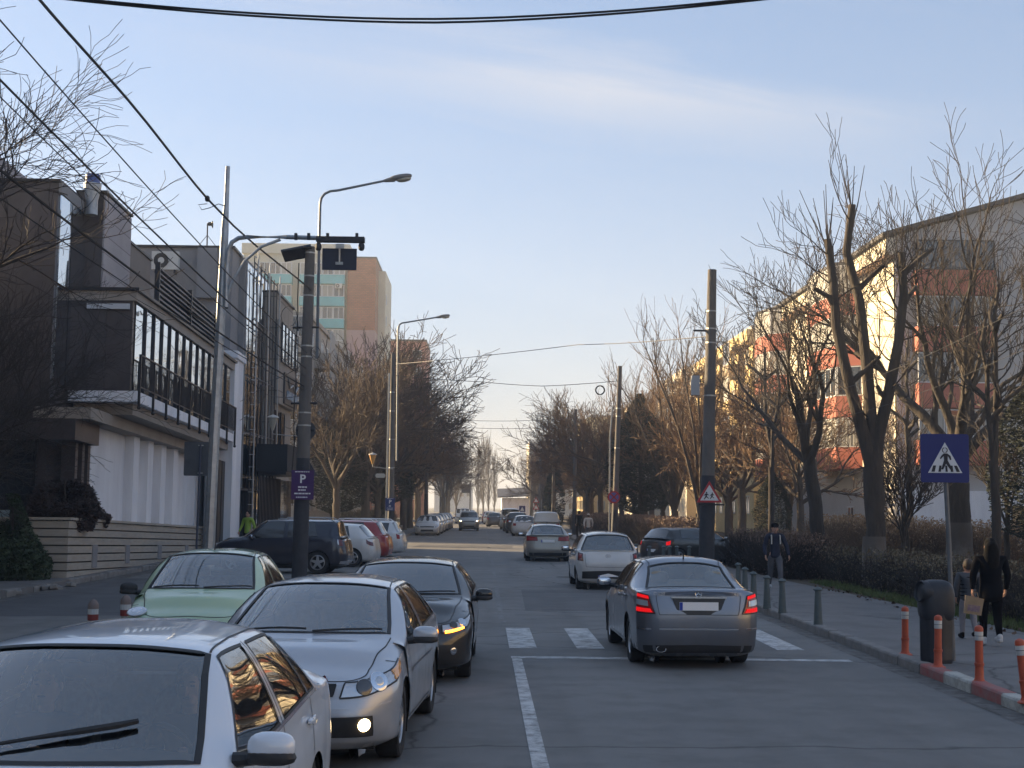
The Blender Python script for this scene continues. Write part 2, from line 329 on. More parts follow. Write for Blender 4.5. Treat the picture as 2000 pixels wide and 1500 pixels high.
def car_surface(c):
    W = c['W'] / 2; yf = c['L'] / 2; H = c['H']; g = c.get
    bf, br = g('belt_f', .92), g('belt_r', 1.0); hn, hc = g('nose', .70), g('cowl', .96); wt = g('roofw', .66) * W * 1.0
    gc = g('clear', .17); tz = g('tail', .98); dz = g('deck', 1.02); re = H - .075
    sh = g('shoulder', .70); rk = g('rake', .10)
    def st(y, f, zb, yt, ze, zt, w6, bul=0, yb=None, dy=(0, 0, 0, 0, 0), zs=None):
        yb = y if yb is None else yb
        zs = zs if zs is not None else min(sh, zb - .13)
        return [(0, y + dy[0], gc + .02), (.80 * f * W, y + dy[0], gc + .01), (.955 * f * W, y + dy[1], gc + .07), (.99 * f * W, y + dy[2], .44), (f * W, y + dy[3], zs),
                (.955 * f * W, yb + dy[4], zb), (w6, yt, ze), (.62 * w6, yt + bul * .62, ze + (zt - ze) * .72), (0, yt + bul, zt)]
    N_ = []
    d = (-.10, -.05, 0, -.03, -rk)
    nz_ = hn
    cap = st(yf, 0, nz_ - .03, yf - rk - .04, nz_, nz_, 0, dy=d, zs=nz_ - .14)
    N_.append(cap)
    N_.append(st(yf - .06, g('f1', .72), nz_ - .03, yf - .10 - rk - .03, nz_ + .005, nz_ + .02, .60 * W, .05, dy=d, zs=nz_ - .14))
    N_.append(st(yf - .26, g('f2', .93), nz_ + .02, yf - .34 - rk * .5, nz_ + .06, nz_ + .09, .66 * W, .05, dy=(0, 0, 0, 0, -rk * .5), zs=nz_ - .10))
    fax = yf - c['fo']; rax = fax - c['wb']
    ws0, ws1 = c['ws0'], c['ws1']; ya, yz = yf - .34 - rk * .5, ws0 + .08
    N_.append(st(fax + .02, .985, (nz_ + bf) / 2 + .03, ya + (yz - ya) * .36, nz_ + .06 + (hc - nz_) * .40, nz_ + .10 + (hc - nz_) * .42, .72 * W, .09, zs=sh - .02))
    N_.append(st(fax - .38, 1.0, bf - .01, ya + (yz - ya) * .72, hc - .045, hc - .012, .77 * W, .14))
    N_.append(st(ws0 + .02, 1.0, bf, ws0 + .06, hc - .01, hc + .01, .80 * W, .17))
    N_.append(st(ws0 - .10, 1.0, bf + .005, ws0 - .02, hc + .015, hc + .035, .805 * W, .18))
    N_.append(st(ws0 - .22, 1.0, bf + .01, ws1, re - .01, H - .035, wt * 1.0, .10))
    bp = c['bp']; cp = c['cp']
    N_.append(st(bp + .04, 1.0, bf + (br - bf) * .5, bp + .04, re + .005, H, wt * 1.01, .0))
    N_.append(st(bp - .05, 1.0, bf + (br - bf) * .55, bp - .05, re + .005, H, wt * 1.01, .0))
    N_.append(st(c.get('cpl', cp - .12), 1.0, br, cp, re - .01, H - .015, wt * .985, .0, yb=c.get('cpl', cp - .12)))
    N_.append(st(max(c['rr'] - .18, -yf + .55), .995, br + .005, c['rr'], re - .045, H - .055, wt * .95, -.05))
    rb = c['rb']
    N_.append(st(max(rb + .08, -yf + .38), .985, br - .0, rb + .04, dz - .0, dz + .02, g('rww', .74) * W, -.06))
    N_.append(st(-yf + .30, .965, (br + tz) / 2 - .01, min(rb - .06, rb), (dz + tz) / 2 + .005, (dz + tz) / 2 + .02, .74 * W, -.06) if not c.get('boot') else
              st(-yf + .36, .97, (br + tz) / 2 - .02, (rb - yf) / 2, (dz + tz) / 2 + .0, (dz + tz) / 2 + .02, .73 * W, -.06))
    d2 = (.10, .05, 0, g('tuck', .03), g('tuck2', .07))
    N_.append(st(-yf + .17, g('r2', .92), tz - .05, -yf + g('edge', .13) + .03, tz - .004, tz + .008, .70 * W, -.03, dy=[q * .6 for q in d2], zs=sh))
    N_.append(st(-yf + .05, g('r1', .76), tz - .07, -yf + g('edge', .13) - .01, tz - .02, tz - .01, .62 * W, -.03, dy=d2, zs=sh))
    N_.append(st(-yf, 0, tz - .07, -yf + g('edge', .13) - .04, tz - .02, tz - .015, 0, dy=d2, zs=sh))
    tu = [.9, .9, .9, .9, .9, .8, .45, .6, 1, 1, .8, .5, .35, .8, .5, .8, .9]
    if not c.get('boot'): tu[13] = .5
    return Surf(N_, tu, [1, .6, .6, .9, .85, g('beltsharp', .45), .6, 1, 1])

def outward(b):
    A = np.array(b.v)
    for i, f in enumerate(b.f):
        q = A[list(f)]; n = np.cross(q[2] - q[0], q[3] - q[1]); c = q.mean(0)
        if np.dot(n, c - np.array([0, c[1] * .8, .6])) < 0: b.f[i] = f[::-1]
    return b
def lines(n, sub, extra):
    L = [i / sub for i in range(n * sub + 1)]
    for e in extra: L = [q for q in L if abs(q - e) > .45 / sub or abs(q - round(q)) < 1e-6 and abs(q - e) > .05]
    return sorted(L + list(extra))
WIN = dict(  # name: (u0,u1,v0,v1, both sides joined)
    windscreen=(6.07, 6.96, 6.07, 8, True), rear_window=(11.08, 11.93, 6.08, 8, True),
    front=(7.03, 7.985, 5.07, 5.9, False), rear=(9.02, 9.97, 5.07, 5.9, False), quarter=(10.06, 10.72, 5.08, 5.84, False))
def make_car(c, label, category='car', detail=2, group=None):
    """detail 2: open windows with cabin; 1: solid dark glass; 0: small"""
    root = thing(c['name'], label, category, group=group); sf = car_surface(c); W = c['W'] / 2; yf = c['L'] / 2
    sub = {2: 6, 1: 4, 0: 3}[detail]
    ux, vx = [], []
    wins = {k: v for k, v in WIN.items() if not (k == 'quarter' and not c.get('quarter')) and not (k in c.get('nowin', ()))}
    wins.update(c.get('win', {}))
    if detail == 2:
        for a in wins.values(): ux += [a[0], a[1]]; vx += [a[2], a[3]] if a[3] < 8 else [a[2]]
    ux = sorted(set(ux)); vx = sorted(set(vx))
    us, vs = lines(16, sub, ux), lines(8, sub, vx)
    P = sf.ev(us, vs); fax = yf - c['fo']; rax = fax - c['wb']; Ra = c['wr'] + c.get('gap', .045); hub = c['wr']
    def dist(p): return min(math.hypot(p[1] - a, p[2] - hub) for a in (fax, rax))
    hole = lambda u, v: detail == 2 and any(a[0] < u < a[1] and a[2] < v < a[3] for a in wins.values())
    Q = P.copy(); A, B = len(us), len(vs); side = np.abs(P[..., 0]) > .55 * W
    ins = np.array([[side[i, j] and dist(P[i, j]) < Ra for j in range(B)] for i in range(A)])
    cells = [(i, j) for i in range(A - 1) for j in range(B - 1) if not hole((us[i] + us[i + 1]) / 2, (vs[j] + vs[j + 1]) / 2)
             and not (ins[i, j] and ins[i + 1, j] and ins[i, j + 1] and ins[i + 1, j + 1])]
    for i in range(A):
        for j in range(B):
            if ins[i, j]:
                a = min((fax, rax), key=lambda q: abs(P[i, j, 1] - q)); dy, dz = P[i, j, 1] - a, P[i, j, 2] - hub; l = math.hypot(dy, dz) + 1e-6
                Q[i, j, 1] = a + dy / l * Ra; Q[i, j, 2] = hub + dz / l * Ra
    m = MB()
    for sgn in (1, -1):
        V = [(q[0] * sgn, q[1], q[2]) for row in Q for q in row]
        F = [(i * B + j, (i + 1) * B + j, (i + 1) * B + j + 1, i * B + j + 1) for i, j in cells]
        m.add(V, F if sgn < 0 else [f[::-1] for f in F])
    me = m.mesh('body', c['paint'], 'all')
    import bmesh
    bm = bmesh.new(); bm.from_mesh(me); bmesh.ops.remove_doubles(bm, verts=bm.verts, dist=.0008)
    bmesh.ops.dissolve_degenerate(bm, dist=.0005, edges=bm.edges)
    bmesh.ops.delete(bm, geom=[v for v in bm.verts if not v.link_faces], context='VERTS'); bmesh.ops.recalc_face_normals(bm, faces=bm.faces)
    for f in bm.faces: f.smooth = True
    bm.to_mesh(me); bm.free(); me.set_sharp_from_angle(angle=R(50))
    body = put('body', me, root)
    if detail == 2:                                    # dark inner lining
        li = MB(); cc = np.array([0, 0, .75])
        for sgn in (1, -1):
            V = [tuple((cc + (q - cc) * np.array([.95, .97, .955])) * np.array([sgn, 1, 1])) for row in P for q in row]
            li.add(V, [(i * B + j, (i + 1) * B + j, (i + 1) * B + j + 1, i * B + j + 1) for i, j in cells if 5.5 < us[i] < 13.2 or us[i] <= 13.2 and us[i] > 3])
        li.build('cabin_lining', lining, root)
    # wheel wells, wheels
    for a in (fax, rax):
        for sgn in (1, -1):
            ww = MB()
            rows = []
            for k in range(13):
                t = R(-25 + 230 * k / 12); rows.append([(sgn * x * W, a + math.cos(t) * (Ra + .004), hub + math.sin(t) * (Ra + .004)) for x in (.5, .965)])
            ww.grid(rows)
            ww.add([(sgn * .5 * W, a + math.cos(R(30 * k)) * (Ra + .004), hub + math.sin(R(30 * k)) * (Ra + .004)) for k in range(12)], [tuple(range(12))])
            ww.build('wheel_arch', well, root)
    wheel_meshes(c, root, W, fax, rax, hub, detail)
    if detail < 2 or True:
        MB().box((-.78 * W, -yf + .25, .16), (.78 * W, yf - .25, .24)).build('underbody', well, root)
    gm = c.get('glass', carglass) if detail == 2 else farglass
    # windows
    tr = MB()
    for k, (u0, u1, v0, v1, both) in wins.items():
        nu = {2: 8, 1: 5, 0: 3}[detail]; uu = np.linspace(u0, u1, nu + 1); vv = np.linspace(v0, v1, nu)
        off = -.004 if detail == 2 else .006
        def rows(sg):
            out = []
            for u in uu:
                r_ = []
                for v in vv:
                    p, n = sf.pn(u, v); q = p + n * off; r_.append((q[0] * sg, q[1], q[2]))
                out.append(r_)
            return out
        nm = k if both else {'front': 'side_window', 'rear': 'side_window', 'quarter': 'quarter_window'}.get(k, k)
        gk = c.get('rearglass', gm) if (k not in ('windscreen', 'front') and detail == 2) else gm
        if both:
            b = MB().grid(rows(1)); b.grid(rows(-1), flip=True); w_ = outward(b).build(nm, gk, root, 'all')
        else:
            for sg in (1, -1): outward(MB().grid(rows(sg), flip=sg < 0)).build(nm, gk, root, 'all')
        if detail >= 1:
            for sg in (1, -1):
                path = [(u0, v1), (u0, v0), (u1, v0), (u1, v1)] + ([] if both else [(u0, v1)])
                sf.ribbon(path, .032 if both else .020, .004, sg, tr, .2)
    if detail >= 1: tr.build('window_seal', blackpl, root)
    if detail == 2:
        if c.get('winchrome'):
            cm_ = MB()
            for sg in (1, -1): sf.ribbon([(6.7, 5.02), (9.97 if not c.get('quarter') else 10.8, 5.02)], .022, .007, sg, cm_)
            cm_.build('window_trim', chrome, root)
        sm = MB()
        for sg in (1, -1):                             # panel gaps
            for path in ([(7.02, 2.3), (7.02, 5.0)], [(8.5, 2.3), (8.5, 5.95)], [(7.02, 2.3), (8.5, 2.3), (9.98, 2.3)] if 0 else [(7.02, 2.35), (9.5, 2.35)],
                         [(10.0, 3.9), (10.0, 5.02)], [(5.6, 5.9), (3.0, 5.85), (1.9, 5.75), (1.4, 5.6), (0, 5.6)], [(2.6, 4.3), (2.55, 5.5)]):
                sf.ribbon(path, .012, .0025, sg, sm)
            sf.ribbon([(7.0, 6.02), (8, 6.25), (10.6, 6.25), (11.3, 6.1)], .012, .003, sg, sm)
            for path in c.get('gaps', ()): sf.ribbon(path, .008, .0025, sg, sm)
        sm.build('panel_gap', blackpl, root)
        for sg in (1, -1):                             # handles
            for u in (8.3, 9.85):
                p, n = sf.pn(u, 4.55); hb = MB().ell((0, 0, 0), (.018, .10, .016), .6, 10, 7)
                hb.ell((-.012, 0, 0), (.012, .055, .03), .8, 10, 6)
                hb.build('door_handle', c.get('handle', c['paint']), root, True, loc=(sg * (p[0] + .018), p[1], p[2]))
        cabin(c, root, W, fax)
    # mirrors
    p, n = sf.pn(7.02, 5.02)
    for sg in (1, -1):
        mm = c.get('mirror', c['paint']); mx = p[0] + .155; y = p[1] + c.get('my', -.02); z = c.get('mz', p[2] + .07)
        q = MB().ell((sg * mx, y, z), (.112, .06, .07), .75, 16, 10).build('wing_mirror', mm, root, True)
        MB().tube([(sg * (p[0] - .02), y, z - .06), (sg * (mx - .04), y, z - .05)], [.035, .03], 8).build('mirror_arm', blackpl, q)
        MB().ell((sg * mx, y - .042, z), (.092, .026, .055), .6, 14, 8).build('mirror_glass', mirrorm, q, True)
        if detail == 2: MB().ell((sg * (mx), y + .006, z - .045), (.118, .066, .036), .7, 14, 6).build('mirror_base', blackpl, q, True)
    # lamps, grille and so on
    for d in c['bits']:
        nm, uvq, off, m_, both = d[:5]; det = d[5] if len(d) > 5 else 1
        if det > detail: continue
        if both == 'mid':
            b = sf.quad(uvq, 6, 3, off, 1); b2 = sf.quad(uvq, 6, 3, off, -1); b.add(b2.v, b2.f); b.build(nm, m_, root, True)
        else:
            for sg in ((1, -1) if both is True else (both,)): sf.quad(uvq, 6, 4, off, sg).build(nm, m_, root, True)
    if detail == 2:
        ls_ = MB()
        for d in c['bits']:
            if d[0] in ('headlight', 'taillight', 'grille', 'lower_grille'):
                q = list(d[1]) + [d[1][0]]
                for sg in (1, -1): sf.ribbon(q, .014, d[2] + .001, sg, ls_)
        ls_.build('lamp_seal', blackpl, root)
    for d in c.get('discs', ()):
        nm, u, v, rad, m_, both = d[:6]; off = d[6] if len(d) > 6 else .012
        p, n = sf.pn(u, v)
        for sg in ((1, -1) if both is True else (both,)):
            n_ = Vector((n[0] * sg, n[1], n[2])); pp = Vector((p[0] * sg, p[1], p[2])) + n_ * off
            Mx = Matrix.Translation(pp) @ n_.to_track_quat('Z', 'Y').to_matrix().to_4x4()
            MB().lathe([(0, .004), (rad * .6, .006), (rad * .85, .002), (rad, 0), (rad * 1.06, -.006), (rad * 1.06, -.02)], 18, Mx).build(nm, m_, root, 40)
    for k in ('front', 'rear'):                        # plates
        if c.get('plate_' + k):
            z, dy = c['plate_' + k]; sg = 1 if k == 'front' else -1; y = sg * (yf + dy)
            pl = box((-.26, min(y, y - sg * .02), z - .055), (.26, max(y, y - sg * .02), z + .055)).build('number_plate', platew, root)
            x0 = -.258 if sg < 0 else .218
            box((x0, min(y + sg * .002, y - sg * .01), z - .052), (x0 + .04, max(y + sg * .002, y - sg * .01), z + .052)).build('plate_band', plateb, pl)
    if c.get('aerial') is not None:
        y, h = c['aerial']; MB().tube([(0, y, c['H'] - .02), (0, y - h * .4, c['H'] + h)], [.012, .004], 5).build('aerial', blackpl, root)
    if c.get('wiper_uv'):
        pts = [sf.pn(u, v) for u, v, s_ in c['wiper_uv']]; pts = [V3(p[0] * s_, p[1], p[2]) + V3(n[0] * s_, n[1], n[2]) * .025 for (p, n), (u, v, s_) in zip(pts, c['wiper_uv'])]
        MB().tube(pts, [.009, .009, .010, .017, .017, .013], 6).build('wiper', blackpl, root)
    elif c.get('wiper', detail == 2):
        wp = MB()
        for x0, x1 in c.get('wipers', ((.55, .0), (-.05, -.62))):
            a = sf.pt(6.10, 8 - 2 * abs(x0) / .8) ; pts = []
            for k in range(7):
                x = x0 + (x1 - x0) * k / 6; vv = 8 - 1.9 * abs(x) / (.8 * W); u = 6.06 + .07 * math.sin(k / 6 * 2.2)
                q, n = sf.pn(u, max(6.1, vv)); q = q + n * .02; pts.append((math.copysign(q[0], x) if abs(x) > .01 else 0, q[1], q[2]))
            wp.tube(pts, .010, 5)
        wp.build('wiper', blackpl, root)
    if c.get('rails'):
        for sg in (1, -1):
            pts = [sf.pt(u, 6.25) + np.array([0, 0, .0 if u in (8, 11.0) else .05]) for u in (7.6, 8, 8.5, 9.5, 10.5, 11.0)]
            pts = [(q[0] * sg, q[1], q[2] + (.05 if 0 < i < 5 else -.01)) for i, q in enumerate(pts)]
            MB().tube(pts, .016, 6).build('roof_rail', c.get('railm', alloy), root)
    for fn in c.get('extra', ()): fn(root, sf, c)
    root['_surf'] = 0; del root['_surf']
    return root, sf
_wm = {}
def wheel_meshes(c, root, W, fax, rax, hub, detail):
    key = (c['wr'], c.get('rim', 'alloy5'), detail, c.get('tw', .2), c.get('tyrem', rubber).name)
    if key not in _wm:
        r = c['wr']; tw = c.get('tw', .2) / 2; rr = r * .66; n = 28 if detail else 16
        T = Matrix.Rotation(R(90), 4, 'Y')
        ty = MB().lathe([(rr, -tw * .8), (rr + .02, -tw * .98), (r * .93, -tw), (r * .985, -tw * .85), (r, -tw * .5), (r, tw * .5), (r * .985, tw * .85), (r * .93, tw), (rr + .02, tw * .98), (rr, tw * .8)], n, T).mesh('tyre', rubber, True)
        rm = MB().lathe([(rr + .003, -tw * .8), (rr + .004, tw * .8), (rr - .012, tw * .86), (rr - .03, tw * .6), (rr - .035, -tw * .5)], n, T)
        rm.cur = 1; rm.lathe([(rr - .03, tw * .1), (.001, tw * .1)], n, T); rm.cur = 0
        k = c.get('spokes', 5)
        if c.get('rim') == 'cap': rm.lathe([(rr - .02, tw * .7), (rr * .7, tw * .85), (.05, tw * .9), (.001, tw * .9)], n, T)
        if c.get('rim') == 'cap': rm.cur = 1
        for i in range(k):
            M_ = Matrix.Rotation(2 * math.pi * i / k, 4, 'X'); a = .05 if k < 8 else .022; o = tw * .05 if c.get('rim') == 'cap' else 0
            rm.add([M_ @ Vector(q) for q in ((tw * .82 + o, -a, .02), (tw * .82 + o, a, .02), (tw * .75 + o * 2, a * .6, rr - .012), (tw * .75 + o * 2, -a * .6, rr - .012), (tw * .4, -a, .02), (tw * .4, a, .02), (tw * .5, a * .6, rr - .012), (tw * .5, -a * .6, rr - .012))],
                   [(0, 1, 2, 3), (0, 3, 7, 4), (1, 5, 6, 2), (3, 2, 6, 7)])
        rm.cur = 0; rm.lathe([(.06, tw * .6), (.055, tw * .9), (.001, tw * .93)], 12, T)
        _wm[key] = (ty, rm.mesh('rim', [hubcap if c.get('rim') == 'cap' else alloy, well], True))
    ty, rm = _wm[key]
    for a in (fax, rax):
        for sg in (1, -1):
            w_ = put('wheel', ty, root, (sg * (W - .135), a, hub), (0, 0, 0 if sg > 0 else math.pi))
            if a == fax and c.get('steer'): w_.rotation_euler.z += R(c['steer'])
            put('rim', rm, w_)
_seat = {}
def cabin(c, root, W, fax):
    y0 = c['ws0'] - .05; sm = c.get('seat', seatm)
    MB().ell((0, y0 - .17, .86), (W * .84, .34, .13), .5, 18, 8).build('dashboard', lining, root, True)
    MB().ell((.37, y0 - .30, .93), (.20, .16, .08), .7, 12, 8).build('instrument_hood', lining, root, True) if 0 else None
    bench = MB().ell((0, c['cp'] + .05, .55), (W * .78, .28, .16), .4, 14, 8); bench.ell((0, c['cp'] - .22, .82), (W * .76, .10, .32), .4, 14, 8)
    for x in (-.38, .38): bench.ell((x, c['cp'] - .28, 1.17), (.13, .06, .09), .6, 12, 8)
    bench.build('rear_bench', sm, root, True)
    for sg in (1, -1):
        y = c['bp'] + .18; s_ = MB().ell((sg * .37, y + .12, .50), (.25, .27, .12), .5, 12, 8).ell((sg * .37, y - .20, .83), (.235, .09, .36), .5, 12, 8, Matrix.Identity(4))
        s_.build('seat', sm, root, True)
        MB().ell((sg * .37, y - .26, 1.20), (.125, .055, .10), .6, 12, 8).build('headrest', sm, root, True)
    # left-hand drive: driver sits at local -x
    T = Matrix.Translation((-.37, y0 - .52, .93)) @ Matrix.Rotation(R(65), 4, 'X')
    st = MB(); ring = [(T @ Vector((.185 * math.cos(2 * math.pi * k / 20), .185 * math.sin(2 * math.pi * k / 20), 0))) for k in range(21)]
    st.tube(ring, .017, 6, False); st.tube([T @ Vector((-.18, 0, 0)), T @ Vector((.18, 0, 0))], .016, 5); st.tube([T @ Vector((0, 0, 0)), T @ Vector((0, -.18, 0))], .016, 5)
    st.ell(T @ Vector((0, 0, 0)), (.06, .04, .05)); st.build('steering_wheel', seatl if c.get('lightwheel') else blackpl, root, True)
    MB().ell((0, c['ws1'] + .12, c['H'] - .16), (.12, .02, .04), .6, 12, 6).build('rear_view_mirror', blackpl, root, True)
# ------------------------------------------------------------------ people
def figure(name, joints, bones, radii, parent=None, material=skin, root='pelvis', sub=2):
    """one continuous skinned surface grown round a skeleton"""
    ks = list(joints); idx = {k: i for i, k in enumerate(ks)}
    me = bpy.data.meshes.new(name); me.from_pydata([joints[k] for k in ks], [(idx[a], idx[b]) for a, b in bones], []); me.update()
    ob = bpy.data.objects.new(name, me); COL.objects.link(ob)
    md = ob.modifiers.new('s', 'SKIN'); md.use_smooth_shade = True
    sv = me.skin_vertices[0].data
    for k in ks:
        r = radii[k]; sv[idx[k]].radius = (r, r) if not hasattr(r, '__len__') else r
        sv[idx[k]].use_root = (k == root)
    m2 = ob.modifiers.new('u', 'SUBSURF'); m2.levels = sub; m2.render_levels = sub
    dg = bpy.context.evaluated_depsgraph_get(); dg.update()
    out = bpy.data.meshes.new_from_object(ob.evaluated_get(dg)); bpy.data.objects.remove(ob)
    out.materials.clear(); out.materials.append(material)
    for p in out.polygons: p.use_smooth = True
    return put(name, out, parent)
def chainfig(name, chains, material, parent, root=None, sub=2):
    """chains: lists of (x,y,z,r); points that coincide are shared"""
    J, B, Rr, seen = {}, [], {}, {}
    for ch in chains:
        prev = None
        for (x, y, z, r) in ch:
            k = (round(x, 3), round(y, 3), round(z, 3))
            if k not in seen: seen[k] = 'j%d' % len(seen); J[seen[k]] = (x, y, z); Rr[seen[k]] = r
            if prev and prev != seen[k]: B.append((prev, seen[k]))
            prev = seen[k]
    return figure(name, J, B, Rr, parent, material, root or 'j0', sub)
def head_mesh(mb, c, s=1, yaw=0):
    T = Matrix.Translation(c) @ Matrix.Rotation(yaw, 4, 'Z') @ Matrix.Scale(s, 4)
    mb.ell((0, 0, 0), (.077, .096, .118), .95, 18, 14, T)         # skull
    mb.ell((0, .035, -.055), (.055, .06, .06), .9, 14, 9, T)       # jaw
    mb.ell((0, .103, -.012), (.012, .018, .026), 1, 8, 6, T)       # nose
    for x in (-.078, .078): mb.ell((x, 0, -.01), (.012, .02, .03), 1, 8, 6, T)
    return mb
def face_bits(parent, c, s=1, yaw=0):
    T = Matrix.Translation(c) @ Matrix.Rotation(yaw, 4, 'Z') @ Matrix.Scale(s, 4); e = MB()
    for x in (-.03, .03): e.ell((x, .086, .012), (.014, .010, .007), 1, 8, 6, T); e.ell((x, .09, .034), (.02, .008, .005), 1, 8, 5, T)
    e.ell((0, .092, -.055), (.024, .008, .006), 1, 8, 5, T); e.build('face', mat('face dark', (.08, .035, .03), .6), parent, True)
def hand(mb_parent, wrist, direction, s=1.0, m=skin, curl=.5, palm_n=(1, 0, 0), name='hand'):
    """palm plus five fingers, each its own bent chain"""
    d = Vector(direction).normalized(); n = Vector(palm_n); n = (n - d * n.dot(d)).normalized(); sd = d.cross(n); w = Vector(wrist); mb = MB()
    pal = [w, w + d * .04 * s, w + d * .085 * s]
    for k in (-1, 0, 1): mb.tube([p + sd * .022 * k * s for p in pal], [.013 * s, .017 * s, .013 * s], 6)
    for k, (o, L) in enumerate(((-.032, .062), (-.011, .072), (.011, .068), (.03, .052))):
        b = w + d * .082 * s + sd * o * s; a = b + (d * math.cos(curl) + n * math.sin(curl)) * L * .5 * s; e = a + (d * math.cos(curl * 2.2) + n * math.sin(curl * 2.2)) * L * .5 * s
        mb.tube([b, a, e], [.0095 * s, .0085 * s, .007 * s], 6)
    b = w + d * .025 * s - sd * .025 * s; a = b + (d * .6 - sd * .6 + n * .4) * .045 * s; mb.tube([b, a, a + (d * .9 + n * .5) * .03 * s], [.012 * s, .0095 * s, .008 * s], 6)
    return mb.build(name, m, mb_parent, True)
def driver(label, loc, cloth, hair, yaw=math.pi, long=False, wheelhands=True, scale=1):
    r = thing('person', label, 'person', loc, (0, 0, yaw), scale=scale)
    hz = .66
    ch = [[(0, .02, .10, .16), (0, -.02, .30, .15), (0, -.04, .44, .13), (0, -.03, .52, .06)],
          [(0, -.04, .44, .13), (.17, -.03, .43, .075), (.22, .08, .22, .05), (.12, .36, .30, .035)],
          [(0, -.04, .44, .13), (-.17, -.03, .43, .075), (-.22, .08, .22, .05), (-.12, .36, .30, .035)],
          [(0, .02, .10, .16), (.11, .25, .08, .09), (.12, .50, .08, .07)], [(0, .02, .10, .16), (-.11, .25, .08, .09), (-.12, .50, .08, .07)]]
    b = chainfig('body', ch, cloth, r)
    hd = head_mesh(MB(), (0, -.0, hz), 1); hd.tube([(0, -.03, .48), (0, -.01, .60)], [.055, .05], 10); hd.build('head', skin, r, True)
    face_bits(r, (0, 0, hz))
    hm = MB().ell((0, -.018, hz + .03), (.088, .10, .11), .95, 16, 10)
    if long: hm.ell((0, -.06, hz - .12), (.11, .07, .20), .9, 14, 9)
    hm.build('hair', hair, r, True)
    for s_ in (1, -1): hand(r, (s_ * .12, .36, .30), (-s_ * .3, .5, .5), 1, skin, .9, (-s_, 0, 0))
    return r
def text_mesh(s, size, m, depth=.003, bold=False):
    cu = bpy.data.curves.new('t', 'FONT'); cu.body = s; cu.size = size; cu.extrude = depth; cu.align_x = 'CENTER'; cu.align_y = 'CENTER'; cu.resolution_u = 3
    if bold: cu.offset = size * .022
    ob = bpy.data.objects.new('t', cu); COL.objects.link(ob); dg = bpy.context.evaluated_depsgraph_get(); dg.update()
    me = bpy.data.meshes.new_from_object(ob.evaluated_get(dg)); bpy.data.objects.remove(ob); me.materials.clear(); me.materials.append(m); return me
def lettering(s, size, loc, parent, m=textm_w, rot=(90, 0, 0), name='lettering', bold=False):
    return put(name, text_mesh(s, size, m, bold=bold), parent, loc, tuple(R(q) for q in rot))
# ------------------------------------------------------------------ ground
def asphalt_mat(name, base, pale):
    m = mat(name, base, .88); t = m.node_tree; b = t.nodes['Principled BSDF']; nn = t.nodes.new; L = t.links.new
    c = nn('ShaderNodeTexCoord')
    def noise(s, d=6, r=.6):
        n = nn('ShaderNodeTexNoise'); n.inputs['Scale'].default_value = s; n.inputs['Detail'].default_value = d; n.inputs['Roughness'].default_value = r; L(c.outputs['Object'], n.inputs['Vector']); return n.outputs[0]
    def mix(f, A, B, lo, hi, bt='MIX', k=1):
        mr = nn('ShaderNodeMapRange'); mr.inputs[1].default_value = lo; mr.inputs[2].default_value = hi; mr.inputs[4].default_value = k; L(f, mr.inputs[0])
        x = nn('ShaderNodeMix'); x.data_type = 'RGBA'; x.blend_type = bt; L(mr.outputs[0], x.inputs['Factor'])
        for q, s in ((A, 'A'), (B, 'B')):
            if isinstance(q, tuple): x.inputs[s].default_value = (*q, 1)
            else: L(q, x.inputs[s])
        return x.outputs['Result']
    a = mix(noise(.16), base, pale, .35, .68)
    a = mix(noise(1.3, 8), a, tuple(q * .68 for q in base), .45, .75, k=.8); a = mix(noise(.45, 9, .7), a, tuple(q * .55 for q in base), .60, .72, k=.7)
    # tyre-polished streaks running with the street
    mp_ = nn('ShaderNodeMapping'); mp_.inputs['Scale'].default_value = (1.3, .05, 1); L(c.outputs['Object'], mp_.inputs[0])
    n = nn('ShaderNodeTexNoise'); n.inputs['Scale'].default_value = 1; n.inputs['Detail'].default_value = 4; L(mp_.outputs[0], n.inputs['Vector'])
    a = mix(n.outputs[0], a, tuple(q * .58 for q in base), .48, .78, k=.45)
    # cracks
    v = nn('ShaderNodeTexVoronoi'); v.feature = 'DISTANCE_TO_EDGE'; v.inputs['Scale'].default_value = .2
    ds = nn('ShaderNodeMix'); ds.data_type = 'RGBA'; ds.inputs['Factor'].default_value = .35; L(c.outputs['Object'], ds.inputs['A']); n3 = nn('ShaderNodeTexNoise'); n3.inputs['Scale'].default_value = 1.2; n3.inputs['Detail'].default_value = 8; L(c.outputs['Object'], n3.inputs['Vector']); L(n3.outputs['Color'], ds.inputs['B'])
    L(ds.outputs['Result'], v.inputs['Vector']); a = mix(v.outputs['Distance'], tuple(q * .4 for q in base), a, .0, .006)
    a = mix(noise(90, 3, .7), a, (.24, .23, .22), .60, .78, k=.6)      # pale aggregate
    a = mix(noise(55, 3, .7), a, (.015, .015, .016), .60, .80, k=.6)
    L(a, b.inputs['Base Color'])
    bp = nn('ShaderNodeBump'); bp.inputs['Strength'].default_value = .55; bp.inputs['Distance'].default_value = .012; L(noise(70, 4, .7), bp.inputs['Height']); L(bp.outputs[0], b.inputs['Normal'])
    r = nn('ShaderNodeMapRange'); r.inputs[3].default_value = .62; r.inputs[4].default_value = .95; L(noise(.5), r.inputs[0]); L(r.outputs[0], b.inputs['Roughness'])
    return m
asph = asphalt_mat('road asphalt', (.165, .159, .152), (.212, .205, .196))
walk = asphalt_mat('pavement asphalt', (.155, .148, .145), (.19, .183, .178))
patchm = asphalt_mat('newer asphalt patch', (.095, .094, .098), (.12, .12, .122))
